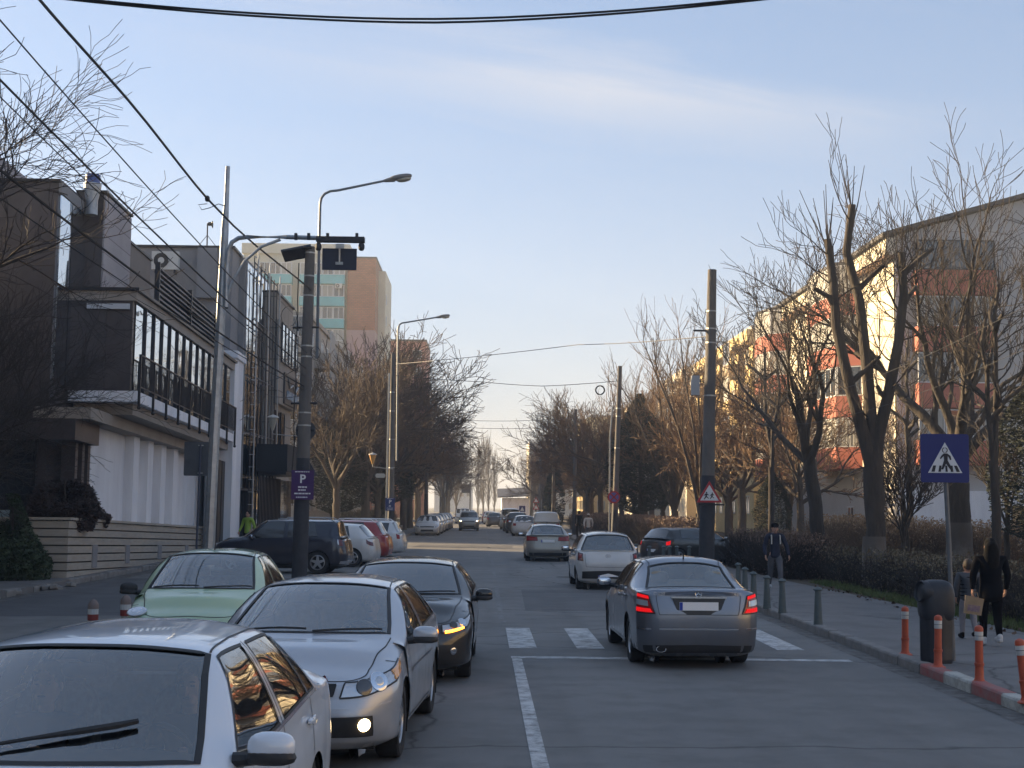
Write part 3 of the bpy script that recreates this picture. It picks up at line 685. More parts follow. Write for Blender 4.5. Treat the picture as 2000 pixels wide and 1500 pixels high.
def worn(name, col, under=(.07, .07, .075), lo=.40, hi=.60):
    m = mat(name, col, .75); t = m.node_tree; b = t.nodes['Principled BSDF']; c = t.nodes.new('ShaderNodeTexCoord')
    n = t.nodes.new('ShaderNodeTexNoise'); n.inputs['Scale'].default_value = 4.5; n.inputs['Detail'].default_value = 12; n.inputs['Roughness'].default_value = .75; t.links.new(c.outputs['Object'], n.inputs['Vector'])
    mr = t.nodes.new('ShaderNodeMapRange'); mr.inputs[1].default_value = lo; mr.inputs[2].default_value = hi; t.links.new(n.outputs[0], mr.inputs[0])
    x = t.nodes.new('ShaderNodeMix'); x.data_type = 'RGBA'; t.links.new(mr.outputs[0], x.inputs['Factor']); x.inputs['B'].default_value = (*col, 1); x.inputs['A'].default_value = (*under, 1)
    t.links.new(x.outputs['Result'], b.inputs['Base Color']); return m
roadpaint = worn('worn road paint', (.56, .56, .55), (.15, .145, .14), .36, .56); faint = worn('almost gone road paint', (.34, .34, .34), (.14, .135, .13), lo=.45, hi=.75)
soil = mat('verge soil', (.045, .035, .022), 1, col2=(.09, .07, .045), vs=1.5, bump=.8, bs=6)
concrete = mat('kerb concrete', (.20, .19, .18), .9, var=.25, vs=5, bump=.5, bs=30)
kred = worn('worn red kerb paint', (.34, .085, .075), (.22, .19, .18), .30, .62); kwht = worn('worn white kerb paint', (.46, .46, .42), (.20, .19, .17), .34, .58)
dark_concrete = mat('weathered concrete', (.16, .155, .15), .9, col2=(.26, .25, .235), vs=2.5, bump=.4, bs=25)
far_ground = mat('far ground', (.07, .065, .05), 1, var=.3, vs=.05)
setting('ground', MB().grid([[(-480, -120, -.06), (-480, 1200, -.06)], [(480, -120, -.06), (480, 1200, -.06)]], True), far_ground)
def sheet(name, pts, z, m, **k):
    return setting(name, MB().add([(x, y, z) for x, y in pts], [tuple(range(len(pts)))]), m, **k)
sheet('road', [(-10.6, -40), (5.72, -40), (5.75, 50), (5.75, 900), (-5.1, 900), (-5.1, 84), (-10.6, 76)], 0, asph)
sheet('side_road_right', [(5.73, 51.5), (60, 51.5), (60, 62.5), (5.73, 62.5)], -.004, asph)
sheet('side_road_left', [(-60, 75), (-10.5, 75), (-5.0, 86), (-60, 86)], -.004, asph)
WZ = .12
def slab(name, pts, z, m, z0=-.1):
    n = len(pts); return setting(name, MB().add([(x, y, z) for x, y in pts] + [(x, y, z0) for x, y in pts], [tuple(range(n))] + [(i, (i + 1) % n, (i + 1) % n + n, i + n) for i in range(n)]), m)
slab('pavement_right', [(5.92, -40), (9.0, -40), (9.0, 20), (9.15, 28), (8.6, 40), (8.4, 51.5), (5.95, 51.5)], WZ, walk)
slab('pavement_right', [(5.95, 62.5), (8.6, 62.5), (8.6, 400), (5.95, 400)], WZ, walk)
slab('pavement_left', [(-30, -40), (-10.8, -40), (-10.8, 75), (-30, 75)], WZ, walk)
slab('pavement_left', [(-30, 88), (-10.8, 88), (-5.3, 86), (-5.3, 400), (-30, 400)], WZ, walk)
slab('verge_right', [(9.0, -40), (60, -40), (60, 51.5), (8.4, 51.5), (8.6, 40), (9.15, 28), (9.0, 20)], WZ - .01, soil)
slab('verge_right', [(8.6, 62.5), (60, 62.5), (60, 400), (8.6, 400)], WZ - .01, soil)
slab('pavement_right', [(5.95, -40.1), (5.96, -40.1), (5.96, -40.2), (5.95, -40.2)], WZ, walk) if 0 else None
slab('verge_left', [(-12, 90), (-7.6, 90), (-7.6, 400), (-12, 400)], WZ + .01, soil)
# kerb stones, each its own block with a worn chamfer
kerb = {}
def stone(key, m, L=.985, w_=.17, h=.16):
    prof = [(0, -.05), (0, h - .03), (.012, h - .008), (.03, h), (w_, h), (w_, -.05)]
    b = MB().prism(prof, -L / 2, L / 2, 'y'); kerb[key] = b.mesh('kerb_stone', m)
stone('g', concrete); stone('r', kred); stone('w', kwht); stone('d', dark_concrete)
kr = thing('kerb', 'right-hand kerb of grey stones turning to red and white painted stones near the orange posts', 'kerb')
rk = random.Random(3)
for i in range(38):
    y = 6.5 + i * 1.0; X = 5.76 + (0 if y < 26 else (y - 26) * .006)
    k = ('w' if i % 2 else 'r') if y < 19.4 else rk.choice('gggd')
    put('kerb_stone', kerb[k], kr, (X + rk.uniform(-.008, .008), y, rk.uniform(-.008, .006) - .02), (R(rk.uniform(-.7, .7)), R(rk.uniform(-1, 1)), R(rk.uniform(-.6, .6)) - (.006 if y >= 26 else 0)))
MB().box((5.78, 45.1, -.05), (5.96, 51.4, .135)).box((5.78, -40, -.05), (5.94, 5.9, .135)).build('kerb_run', concrete, kr)
kr2 = thing('kerb', 'plain grey kerb of the right pavement beyond the side street', 'kerb'); box((5.77, 62.5, -.05), (5.95, 400, .13)).build('kerb_run', concrete, kr2)
kl = thing('kerb', 'broken grey kerb along the left pavement in front of the brown and white building', 'kerb')
for i in range(58):
    y = 18.5 + i; X = -10.78
    if i in (12, 13, 16, 19): continue
    put('kerb_stone', kerb[rk.choice('ggdd')], kl, (X + rk.uniform(-.02, .02), y, rk.uniform(-.04, .0) - .02), (R(rk.uniform(-2, 2)), R(rk.uniform(-4, 4)), R(180 + rk.uniform(-2, 2))))
for i in range(7):       # broken pieces of kerb lying loose
    p = MB().ell((0, 0, 0), (.16, .11, .06), .5, 7, 5); o = p.build('loose_kerb_piece', dark_concrete, kl, loc=(-10.75 + rk.uniform(-.25, .35), rk.uniform(30, 38), .05), rot=(rk.uniform(-.3, .3), rk.uniform(-.3, .3), rk.uniform(0, 3)))
kl2 = thing('kerb', 'low kerb of the left pavement beyond the planter box', 'kerb')
kc = [(-10.9, 87.6), (-7.5, 86.6), (-5.9, 86.0), (-5.35, 86.5), (-5.15, 88), (-5.12, 400)]
MB().add([(x + dx, y + dy, z) for (x, y) in kc for dx, dy, z in ((0, 0, -.05), (0, 0, .14), (-.15, .15, .14))], [(i * 3 + a, i * 3 + a + 1, i * 3 + a + 4, i * 3 + a + 3) for i in range(5) for a in (0, 1)]).build('kerb_run', concrete, kl2)
sheet('gutter_dirt', [(5.42, -20), (5.74, -20), (5.78, 51), (5.48, 51)], .003, worn('gutter grit', (.05, .042, .035), (.14, .134, .128), .42, .60))
sheet('gutter_dirt', [(-10.6, 18), (-10.1, 18), (-10.1, 74), (-10.6, 74)], .003, MATS['gutter grit'])
# road markings, 4 mm sheets
def mark(pts, m=roadpaint, z=.004): return sheet('road_marking', pts, z, m)
def quadm(x0, x1, y0, y1, **k): return mark([(x0, y0), (x1, y0), (x1, y1), (x0, y1)], **k)
ZS = 20.55
mark([(.42, ZS), (5.25, ZS - .15), (5.25, ZS + .12), (.42, ZS + .27)])                # stop line
for i, x in enumerate((.42, 1.45, 2.48, 3.5, 4.5)): quadm(x, x + .42, 22.0, 25.6)
for x in (-.62, -1.66, -2.7, -3.74, -4.8): quadm(x, x + .42, 22.0, 25.6)
quadm(.43, .57, -30, ZS + .02, z=.0045)                                                 # centre line
quadm(-4.8, .45, 26.9, 27.12, m=faint)
for y in (27.3, 34, 43, 52): quadm(.32, .42, y, y + 5.5, m=faint)
for y in range(62, 300, 9): quadm(.25, .35, y, y + 4, m=faint)
sheet('asphalt_patch', [(-3.6, 74), (1.5, 73.3), (1.6, 78), (-3.4, 78.8)], .004, patchm)
sheet('asphalt_patch', [(-10.2, 27), (-5.2, 28), (-5.3, 42), (-10.3, 41)], .0035, patchm)
sheet('asphalt_patch', [(.9, 30), (4.9, 29.7), (4.8, 37), (1.0, 37.2)], .0035, asphalt_mat('older asphalt patch', (.115, .112, .112), (.145, .14, .138)))
bitumen = worn('bitumen crack sealant', (.03, .03, .032), (.09, .088, .085), .38, .55)
def tarline(pts, w_=.045, z=.0055):
    m = MB(); L = []; Rr = []; rg_ = random.Random(len(pts) * 7)
    P_ = [(a[0] + (b[0] - a[0]) * k / 8 + rg_.uniform(-.05, .05), a[1] + (b[1] - a[1]) * k / 8 + rg_.uniform(-.07, .07)) for a, b in zip(pts[:-1], pts[1:]) for k in range(8)]
    for i, p in enumerate(P_):
        q = P_[min(i + 1, len(P_) - 1)]; r_ = P_[max(i - 1, 0)]; d = Vector((q[0] - r_[0], q[1] - r_[1])).normalized(); h = w_ * rg_.uniform(.3, .65); L.append((p[0] - d.y * h, p[1] + d.x * h, z)); Rr.append((p[0] + d.y * h, p[1] - d.x * h, z))
    setting('tar_seam', m.grid([Rr, L]), bitumen)
tarline([(.7, 28.6), (2.2, 28.3), (5.4, 28.9)]); tarline([(-5, 36), (-1, 35.4), (2.5, 36.2), (5.5, 35.6)], .06); tarline([(-4.5, 55), (5.5, 54.2)], .07)
for x, y in ((-.2, 33), (2.6, 44)):
    mh = thing('manhole_cover', 'round iron manhole cover %s' % ('left of the centre line beyond the crossing' if x < 0 else 'in the right lane ahead of the crossing'), 'manhole cover', (x, y, .004))
    MB().lathe([(.36, 0), (.34, .006), (.30, .004), (.001, .004)], 20).build('cover', mat('cast iron', (.05, .045, .04), .6, .6, var=.4, vs=20, bump=.6, bs=60), mh)
# ------------------------------------------------------------------ buildings
plaster_w = mat('white render', (.64, .64, .67), .85, col2=(.82, .825, .85), vs=1.4, streak=(1, 1, .22), bump=.15, bs=60)
plaster_g = mat('grey render', (.20, .20, .21), .85, col2=(.27, .27, .275), vs=.6, bump=.15, bs=60)
plaster_p = cladding('pinkish grey boards', (.36, .33, .34), (.39, .36, .36), (.20, .18, .18), 30, .55, plane='YZ', msize=.02)
brownst = mat('dark brown stone cladding', (.048, .039, .039), .5, col2=(.082, .067, .066), vs=1.2, bump=.3, bs=30)
tan = mat('tan fascia render', (.27, .235, .20), .85, col2=(.34, .30, .26), vs=1.5)
slabst = mat('banded stone', (.33, .29, .24), .8, col2=(.42, .38, .32), vs=2.2, bump=.3, bs=25, streak=(1, 1, 5))
steel = mat('dark steel', (.028, .028, .032), .45, .5)
lsteel = mat('galvanised steel', (.34, .36, .38), .45, .75, var=.2, vs=6)
mglass = mat('mirror facade glass', (.72, .75, .78), .03, 1.0)
mt = mglass.node_tree; mb_ = mt.nodes['Principled BSDF']; nn_ = mt.nodes.new('ShaderNodeTexNoise'); nn_.inputs['Scale'].default_value = .55; cc_ = mt.nodes.new('ShaderNodeTexCoord'); mt.links.new(cc_.outputs['Object'], nn_.inputs['Vector'])
bb_ = mt.nodes.new('ShaderNodeBump'); bb_.inputs['Strength'].default_value = .25; bb_.inputs['Distance'].default_value = .06; mt.links.new(nn_.outputs[0], bb_.inputs['Height']); mt.links.new(bb_.outputs[0], mb_.inputs['Normal'])
dglass = mat('dark window glass', (.02, .024, .03), .05, spec=.8, coat=.6)
curtain = mat('net curtain', (.34, .33, .30), .9, var=.25, vs=3, streak=(6, 6, .4))
pvc = mat('white window frame', (.55, .55, .54), .5)
_fx = {}
def shared(key, fn):
    if key not in _fx: _fx[key] = fn()
    return _fx[key]
def frame_mesh(w_, h, t=.06, d=.08, bars=1, m=pvc):
    def f():
        b = MB()
        for a in ((-w_ / 2, 0, w_ / 2, t), (-w_ / 2, h - t, w_ / 2, h)): b.box((a[0], -d / 2, a[1]), (a[2], d / 2, a[3]))
        for x in [-w_ / 2 + t / 2, w_ / 2 - t / 2] + [-w_ / 2 + w_ * (k + 1) / (bars + 1) for k in range(bars)]: b.box((x - t / 2, -d / 2 + .001, t), (x + t / 2, d / 2 - .001, h - t))
        return b.mesh('window', m)
    return shared(('fr', w_, h, t, d, bars, m.name), f)
def window(parent, p, rz, w_, h, m=pvc, bars=1, pane=dglass, t=.06, blind=0):
    """window facing local -y, rotated rz about z; pane is a sub-part"""
    o = put('window', frame_mesh(w_, h, t, .08, bars, m), parent, p, (0, 0, rz))
    put('pane', shared(('pn', w_, h, pane.name), lambda: box((-w_ / 2 + .01, -.012, .01), (w_ / 2 - .01, .012, h - .01)).mesh('pane', pane)), o)
    if blind: put('curtain', shared(('cu', w_, h), lambda: MB().grid([[(-w_ / 2 + .08 + (w_ - .16) * k / 16, -.022 - .006 * math.sin(k * 2.4), .08 + (h - .12) * j) for j in (0, 1)] for k in range(17)]).mesh('curtain', curtain)), o)
    return o
def wallbox(name, m, parent, a, b, **k): return box(a, b).build(name, m, parent, **k)
OUT = R(90)        # rz for a window that looks towards +x ; towards -x it is -90 ; towards -y it is 0
# === 1. brown, white and glass office building on the left; stands level while the street climbs
B = thing('office_building', 'brown stone and white rendered office building with a jutting glazed bay, left of the street', 'building', (0, 38.8, 0), (R(-1.6), 0, 0))
def yb(Y): return Y - 38.8
wallbox('main_wall', brownst, B, (-40, yb(40.5), -.5), (-12.3, yb(52), 11.35)); wallbox('roof_coping', steel, B, (-40.05, yb(40.42), 11.352), (-12.24, yb(52.05), 11.43))
wallbox('upper_block', brownst, B, (-40, yb(41.4), 11.43), (-14.9, yb(52), 12.6))
wallbox('upper_block_side', plaster_p, B, (-14.9, yb(41.45), 11.43), (-14.6, yb(52), 12.55))
for z0, z1 in ((5.6, 8.35), (8.42, 11.0)):
    for y0, y1 in ((40.62, 41.7), (41.76, 43.2)):
        g = wallbox('window_pane', mglass, B, (-12.32, yb(y0), z0), (-12.23, yb(y1), z1))
wallbox('window_band_frame', plaster_g, B, (-12.295, yb(40.52), 11.02), (-12.2, yb(43.3), 11.34))
wallbox('corner_block', brownst, B, (-12.6, yb(43.3), 3.2), (-11.75, yb(46.6), 11.75))
wallbox('side_wall', plaster_p, B, (-11.749, yb(43.34), 8.3), (-11.70, yb(46.6), 11.7)); wallbox('corner_coping', steel, B, (-12.6, yb(43.28), 11.752), (-11.66, yb(46.65), 11.82))
wallbox('terrace_wall', plaster_p, B, (-13.2, yb(46.6), 8.3), (-12.3, yb(58.8), 9.9))
# roof vent
v_ = MB().lathe([(.30, 0), (.30, .75), (.42, 1.35), (.44, 1.5), (.44, 1.55)], 14).build('roof_vent', lsteel, B, True, loc=(-12.0, yb(42.9), 10.95)); v_.scale = (.62, .62, .62); MB().lathe([(.36, 1.55), (.37, 2.0), (.30, 2.03), (.001, 2.03)], 14).build('vent_cap', mat('blue vent cap', (.05, .10, .30), .5), v_, True)
# glazed bay jutting over the pavement
wallbox('bay_floor', plaster_w, B, (-12.2, yb(42.0), 5.18), (-10.2, yb(58.6), 5.5)); wallbox('bay_soffit', tan, B, (-12.2, yb(42.6), 4.85), (-10.45, yb(58.6), 5.178))
wallbox('bay_roof', tan, B, (-12.4, yb(42.0), 8.18), (-10.32, yb(59.0), 8.47)); wallbox('bay_coping', steel, B, (-12.4, yb(41.9), 8.472), (-10.22, yb(59.0), 8.56))
wallbox('bay_end_wall', brownst, B, (-12.3, yb(42.02), 5.502), (-11.2, yb(42.3), 8.17)); wallbox('bay_end_wall', brownst, B, (-11.198, yb(42.05), 5.502), (-10.42, yb(42.25), 8.17))
wallbox('light_box', mat('milky light panel', (.5, .52, .55), .5), B, (-11.75, yb(41.93), 7.92), (-10.5, yb(42.01), 8.08))
wallbox('bay_inner_wall', steel, B, (-11.9, yb(42.4), 5.502), (-11.8, yb(58.5), 8.04))
for k in range(14):
    y0 = 42.35 + k * 1.15
    wallbox('glass_panel', mglass, B, (-10.44, yb(y0 + .03), 5.55), (-10.40, yb(y0 + 1.12), 8.14))
    if k: wallbox('mullion', steel, B, (-10.46, yb(y0 - .03), 5.502), (-10.34, yb(y0 + .03), 8.17))
rb_ = MB(); rl = thing('balcony_railing', 'black iron railing with thin uprights fixed outside the glazed bay', 'railing', (0, 38.8, 0), (R(-1.6), 0, 0))
for k in range(10):
    y = yb(42.15 + k * 1.82); box((-10.20, y - .03, 5.0), (-10.13, y + .03, 6.6)).build('post', steel, rl); MB().ell((-10.16, y, 5.02), (.06, .06, .06), 1, 8, 6).build('post_foot', steel, rl, True)
MB().box((-10.19, yb(42.12), 6.56), (-10.13, yb(58.6), 6.60)).build('top_rail', steel, rl); MB().box((-10.18, yb(42.12), 5.62), (-10.14, yb(58.6), 5.65)).build('bottom_rail', steel, rl)
for k in range(118):
    y = yb(42.3 + k * .1385); rb_.box((-10.172, y - .008, 5.65), (-10.154, y + .008, 6.56))
rb_.build('thin_uprights', steel, rl, kind='stuff')
# lower cornice and the white ground floor with fins
wallbox('cornice', tan, B, (-12.6, yb(40.1), 4.50), (-11.0, yb(59), 4.83)); wallbox('cornice_corner', brownst, B, (-13.8, yb(39.9), 3.9), (-11.35, yb(42.4), 4.49))
wallbox('ground_floor_wall', plaster_w, B, (-12.3, yb(42.4), 0), (-11.6, yb(60.9), 4.498))
for x0, x1, w2 in ((262, 274, 0), (290, 301, 0), (316, 326, 0), (340, 362, 0), (383, 406, 0)):
    y0, y1 = 11.35 * 2800 / (946 - x0), 11.35 * 2800 / (946 - x1)
    wallbox('wall_fin', plaster_w, B, (-11.6, yb(y0), .05), (-11.30, yb(y0) + min(.75, (y1 - y0)), 4.497))
for y in (40.9, 41.6, 42.2): wallbox('brown_column', brownst, B, (-12.0 - .1 * (y - 40.9), yb(y), 0), (-11.6, yb(y + .25), 4.49))
for i, x in enumerate((-17.6, -16.3, -15.0, -13.75)):
    window(B, (x + .6, yb(40.44), 1.2), 0, 1.2, 2.9, steel, 0); 
wallbox('notice_panel', mat('pale blue notice', (.22, .30, .33), .5), B, (-13.9, yb(40.36), 1.35), (-13.2, yb(40.385), 1.95))
wallbox('white_pier', plaster_w, B, (-11.4, yb(58.9), 0), (-10.3, yb(61.0), 8.7)); wallbox('pier_cap', plaster_w, B, (-11.4, yb(58.85), 8.702), (-10.2, yb(61.05), 9.0))
for k in range(3): wallbox('dark_panel', steel, B, (-10.62, yb(56.6 + k * .78), 0), (-10.56, yb(57.2 + k * .78), 4.4))
for k in range(2): window(B, (-10.42, yb(59.3 + k * .9), 4.9), OUT, .7, 3.4, steel, 0, mglass)
# plinth of banded stone courses with a planter behind
for i in range(9):
    z = -.35 + i * .225
    wallbox('stone_course', slabst, B, (-22, yb(38.8), z), (-11.1, yb(39.1), z + .185)); 
    wallbox('stone_course', slabst, B, (-11.38, yb(39.101), z), (-11.1 + (.004 if i % 2 else 0), yb(57.4), z + .185))
wallbox('plinth_core', mat('plinth core', (.06, .055, .05), .9), B, (-22, yb(38.86), -.4), (-11.16, yb(57.3), 1.60)); wallbox('plinth_coping', slabst, B, (-22, yb(38.74), 1.66), (-11.04, yb(57.45), 1.73))
for y in (41.2, 45.0, 49.5, 54.0): wallbox('vent_panel', plaster_g, B, (-11.12, yb(y), .35 + (y - 41) * .02), (-11.07, yb(y + .5), 1.0))
# louvre screen and AC unit on the terrace, set-back roof storey
ls = thing('louvre_screen', 'row of dark horizontal louvres on the terrace above the glazed bay', 'screen', (0, 38.8, 0), (R(-1.6), 0, 0))
for k in range(8):
    z = 8.85 + k * .17; box((-10.85, yb(46.6), z), (-10.72, yb(57.0), z + .045)).build('louvre', steel, ls)
for y in (46.6, 51.8, 57.0): box((-10.86, yb(y) - .05, 8.42), (-10.70, yb(y) + .05, 10.25)).build('post', steel, ls)
wallbox('set_back_storey', plaster_g, B, (-21, yb(59.2), 4), (-10.6, yb(61.2), 13.35)); wallbox('set_back_coping', steel, B, (-21.05, yb(59.1), 13.352), (-10.5, yb(61.25), 13.45))
wallbox('chimney_block', plaster_g, B, (-12.0, yb(58.85), 11.2), (-11.2, yb(59.19), 13.3))
def ac_unit(parent_label, loc, rz=0):
    a = thing('air_conditioner', parent_label, 'air conditioner', loc, (0, 0, rz)); MB().box((-.42, -.16, 0), (.42, .16, .58)).build('casing', mat('off white casing', (.55, .55, .52), .5), a)
    MB().lathe([(.235, 0), (.235, .02), (.21, .025), (.2, .0), (.001, -.01)], 18, Matrix.Translation((-.12, -.165, .29)) @ Matrix.Rotation(R(90), 4, 'X')).build('fan_grille', blackpl, a)
    for x in (-.3, .3): box((x - .02, -.16, -.12), (x + .02, .30, -.001)).build('bracket', steel, a)
    return a
ac_unit('white air conditioner unit on the grey set-back wall above the louvres', (-13.2, 58.75, 11.7)).scale = (1.3, 1, 1.3)
# roof antenna with dish
an = thing('antenna', 'small antenna with a dish on a braced mast, on the grey flat roof', 'antenna', (-11.75, 59.9, 12.75)); MB().tube([(0, 0, 0), (0, 0, 1.15)], .03, 6).build('mast', steel, an)
for s_ in (-1, 1): MB().tube([(s_ * .5, 0, 0), (0, 0, .65)], .014, 5).build('brace', steel, an)
MB().ell((.1, 0, 1.12), (.1, .1, .08), .7, 8, 6).build('receiver', blackpl, an); MB().lathe([(.16, .05), (.1, .01), (.001, 0)], 12, Matrix.Translation((.16, 0, 1.1)) @ Matrix.Rotation(R(90), 4, 'Y')).build('dish', steel, an)
# === 2. glass fronted building behind a steel lattice
C_ = thing('glass_fronted_building', 'narrow building with a full-height dark glass front behind a steel lattice, left of the street', 'building')
wallbox('wall', plaster_g, C_, (-24, 61.3, -.2), (-10.35, 68.0, 12.7))
for j in range(5):
    for k in range(5): wallbox('glass_panel', mglass if j > 0 else dglass, C_, (-10.34, 61.5 + k * 1.28, .35 + j * 2.45), (-10.28, 62.7 + k * 1.28, 2.7 + j * 2.45))
lat = thing('steel_lattice', 'tall steel lattice frame standing in front of the glass facade', 'lattice frame')
for k in range(8): MB().tube([(-9.95, 61.2 + k * .97, .1), (-9.95, 61.2 + k * .97, 12.75 - (k * .02))], .03, 5).build('upright', steel, lat)
for k in (0, 1, 2): MB().tube([(-9.75 + .0 * k, 61.0 + k * 3.3, .1), (-9.75, 61.0 + k * 3.3, 12.9)], .03, 5).build('upright', lsteel, lat)
for k in range(24): MB().box((-9.97, 61.15, .5 + k * .53), (-9.74, 61.25, .53 + k * .53)).build('rung', lsteel, lat)
for k in range(5): MB().tube([(-9.95, 61.2, 2.7 + k * 2.45), (-9.95, 68.0, 2.7 + k * 2.45)], .03, 5).build('cross_bar', steel, lat)
# === 3. grey shop building with lettering and awning
D_ = thing('shop_building', 'grey panelled shop building with a lettered sign and a black awning', 'building')
concp = cladding('grey concrete panels', (.24, .225, .20), (.27, .25, .225), (.12, .11, .10), 2.2, 1.5, plane='YZ', msize=.03)
wallbox('wall', concp, D_, (-24, 68.01, -.2), (-10.0, 74.2, 12.2)); wallbox('front_panel', concp, D_, (-10.0, 68.02, 6.9), (-9.75, 74.2, 10.9)); wallbox('roof_coping', steel, D_, (-24, 68.0, 12.202), (-9.9, 74.25, 12.3))
for k in range(5): window(D_, (-9.70, 68.8 + k * 1.18, 8.9), OUT, 1.05, 1.9, steel, 0, mglass)
for k in range(2): window(D_, (-9.96, 69.0 + k * 1.9, 4.1), OUT, 1.3, 2.5, steel, 0)
wallbox('sign_panel', mat('dark sign panel', (.06, .055, .055), .5), D_, (-9.748, 69.4, 7.0), (-9.66, 74.0, 8.5))
lettering('Casa', .9, (-9.64, 71.6, 8.0), D_, lsteel, (90, 0, 90)) if 0 else None
sw = MB()
for k in range(9): sw.tube([(-9.62, 69.9 + k * .5, 7.25), (-9.62, 70.05 + k * .5, 7.65), (-9.62, 70.2 + k * .5, 7.25 + .2 * (k % 3)), (-9.62, 70.35 + k * .5, 7.5)], .03, 4)
sw.tube([(-9.62, 70.4, 8.3), (-9.62, 70.9, 7.85), (-9.62, 72, 8.05), (-9.62, 73, 7.8), (-9.62, 74, 8.1)], .05, 5); sw.build('script_lettering', lsteel, D_, kind='stuff')
aw = thing('awning', 'black box awning over the shop entrance beside the steel lattice', 'awning'); box((-9.95, 63.0, 3.55), (-8.6, 69.5, 4.75)).build('box', mat('black awning cloth', (.016, .016, .018), .8, bump=.3, bs=12), aw); box((-9.9, 63.1, 3.42), (-8.65, 69.4, 3.549)).build('valance', steel, aw)
for k in range(5): wallbox('shopfront_pane', dglass, D_, (-9.99, 68.2 + k * 1.3, .5), (-9.93, 69.4 + k * 1.3, 3.3))
for k in range(3): wallbox('stair_tower_window', steel, C_, (-10.27, 66.4, 1.2 + k * 3), (-10.2, 67.8, 2.6 + k * 3)) if 0 else None
# black mesh fence at street level between the buildings
fn = thing('fence', 'dark slatted gate screen at the shop entrance under the awning', 'fence')
for k in range(16): box((-9.62, 61.6 + k * .42, .1), (-9.56, 61.72 + k * .42, 3.3)).build('slat', steel, fn)
# === 4. beige apartment block, stair bays
ap_w = mat('beige render', (.33, .31, .275), .9, col2=(.42, .39, .35), vs=.35, bump=.1, bs=30)
def apartments(name, label, x0, x1, y0, y1, H, floors, wall, face='E', rows=None, bal=None, band=None, pitch=3.0, wsize=(1.5, 1.4), gable=True, hw=.0, z0=1.0, blindp=.4, seed=1, curtains=True):
    o = thing(name, label, 'building'); wallbox('wall', wall, o, (x0, y0, -.2), (x1, y1, H)); rr = random.Random(seed); fh = (H - z0 - .3) / floors
    n = int((y1 - y0 - 1.0) / pitch); xs = x1 + .01 if face == 'E' else x0 - .01; rz = OUT if face == 'E' else -OUT; sg = 1 if face == 'E' else -1
    for j in range(floors):
        for k in range(n):
            y = y0 + .9 + pitch * (k + .5) * (y1 - y0 - 1.2) / (n * pitch); z = z0 + j * fh + .7
            if bal and (k % bal[0]) == bal[1] and j > 0:
                m_ = band[j % len(band)]; b = box((min(xs, xs + sg * 1.15), y - pitch * .46, z - .75), (max(xs, xs + sg * 1.15), y + pitch * .46, z + .25)).build('balcony', m_, o)
                window(o, (xs + sg * 1.08, y, z + .26), rz, pitch * .88, fh - 1.12, pvc, 3, blind=rr.random() < blindp)
                box((min(xs, xs + sg * 1.2), y - pitch * .48, z - .75 - .06), (max(xs, xs + sg * 1.2), y + pitch * .48, z - .752)).build('balcony_slab', ap_w, b)
            else: window(o, (xs, y, z), rz, wsize[0], wsize[1], pvc, 1, blind=rr.random() < blindp)
    if gable:
        for j in range(floors):
            z = z0 + j * fh + .7
            for x in ([x0 + (x1 - x0) * q for q in (gable if isinstance(gable, tuple) else (.35, .75))]): window(o, (x, y0 - .01, z), 0, 1.2, 1.35, pvc, 1, blind=rr.random() < blindp)
    wallbox('roof_edge', ap_w, o, (x0 - .15, y0 - .15, H + .002), (x1 + .15, y1 + .15, H + .28))
    return o
a4 = apartments('apartment_block', 'beige five-storey apartment block with enclosed balconies, beside the purple parking sign', -26, -11.8, 95, 142, 14.6, 5, ap_w, 'E', bal=(4, 1), band=[ap_w], gable=(.86,), seed=3)
for j in range(5):           # bay on the end wall nearest the street
    z = .9 + j * 2.75; b = box((-12.9, 93.9, z + .2), (-11.7, 94.998, z + 1.2)).build('balcony', ap_w, a4); window(a4, (-12.3, 93.95, z + 1.2), 0, 1.15, 1.4, pvc, 1, blind=j % 2)
# === 5. tall tower: turquoise balconies and brick end wall
turq = mat('turquoise balcony panel', (.10, .42, .45), .7, var=.15, vs=.4); cream = mat('cream render', (.50, .47, .38), .85, col2=(.62, .58, .47), vs=.3)
brick = cladding('red brown brickwork', (.40, .135, .075), (.31, .095, .055), (.16, .09, .07), .5, .22, .5, plane='XZ', msize=.02)
pinkr = mat('pink render', (.38, .24, .24), .9, var=.15, vs=.3)
tw = thing('tower_block', 'tall tower block with turquoise balcony panels and a brick end wall, behind the gantry sign', 'building')
wallbox('wall', cream, tw, (-31, 182, 0), (-17.6, 200, 34.0)); wallbox('parapet', cream, tw, (-31.2, 181.6, 34.002), (-17.4, 200, 35.3))
wallbox('brick_wall', brick, tw, (-17.59, 181, 24.2), (-14.0, 204, 33.4)); wallbox('pink_wall', pinkr, tw, (-17.59, 181.05, 17.2), (-14.02, 204, 24.198)); wallbox('lower_brick_wall', brick, tw, (-17.59, 181, 0), (-14.0, 204, 17.198)); wallbox('brick_coping', steel, tw, (-17.65, 180.9, 33.402), (-13.9, 204, 33.6))
wallbox('side_strip', cream, tw, (-13.999, 186, 2), (-13.1, 198, 32.6))
for j in range(11):
    z = 32.4 - j * 2.82 - 1.2
    for x0, x1 in ((-30.2, -24.6), (-23.6, -17.9)):
        ba = box((x0, 180.4, z - 1.2), (x1, 181.998, z - .05)).build('balcony', turq if j not in (3, 6, 7) or x0 > -24 and j != 3 else ap_w, tw)
        n = 4
        for k in range(n): window(tw, (x0 + (x1 - x0) * (k + .5) / n, 180.7, z - .03), 0, (x1 - x0) / n - .04, 1.55, pvc, 1, pane=dglass, t=.10, blind=(k + j) % 3 == 0)
    if j in (1, 2, 3): window(tw, (-13.07, 188, z), OUT, 1.2, 1.4, pvc, 0); 
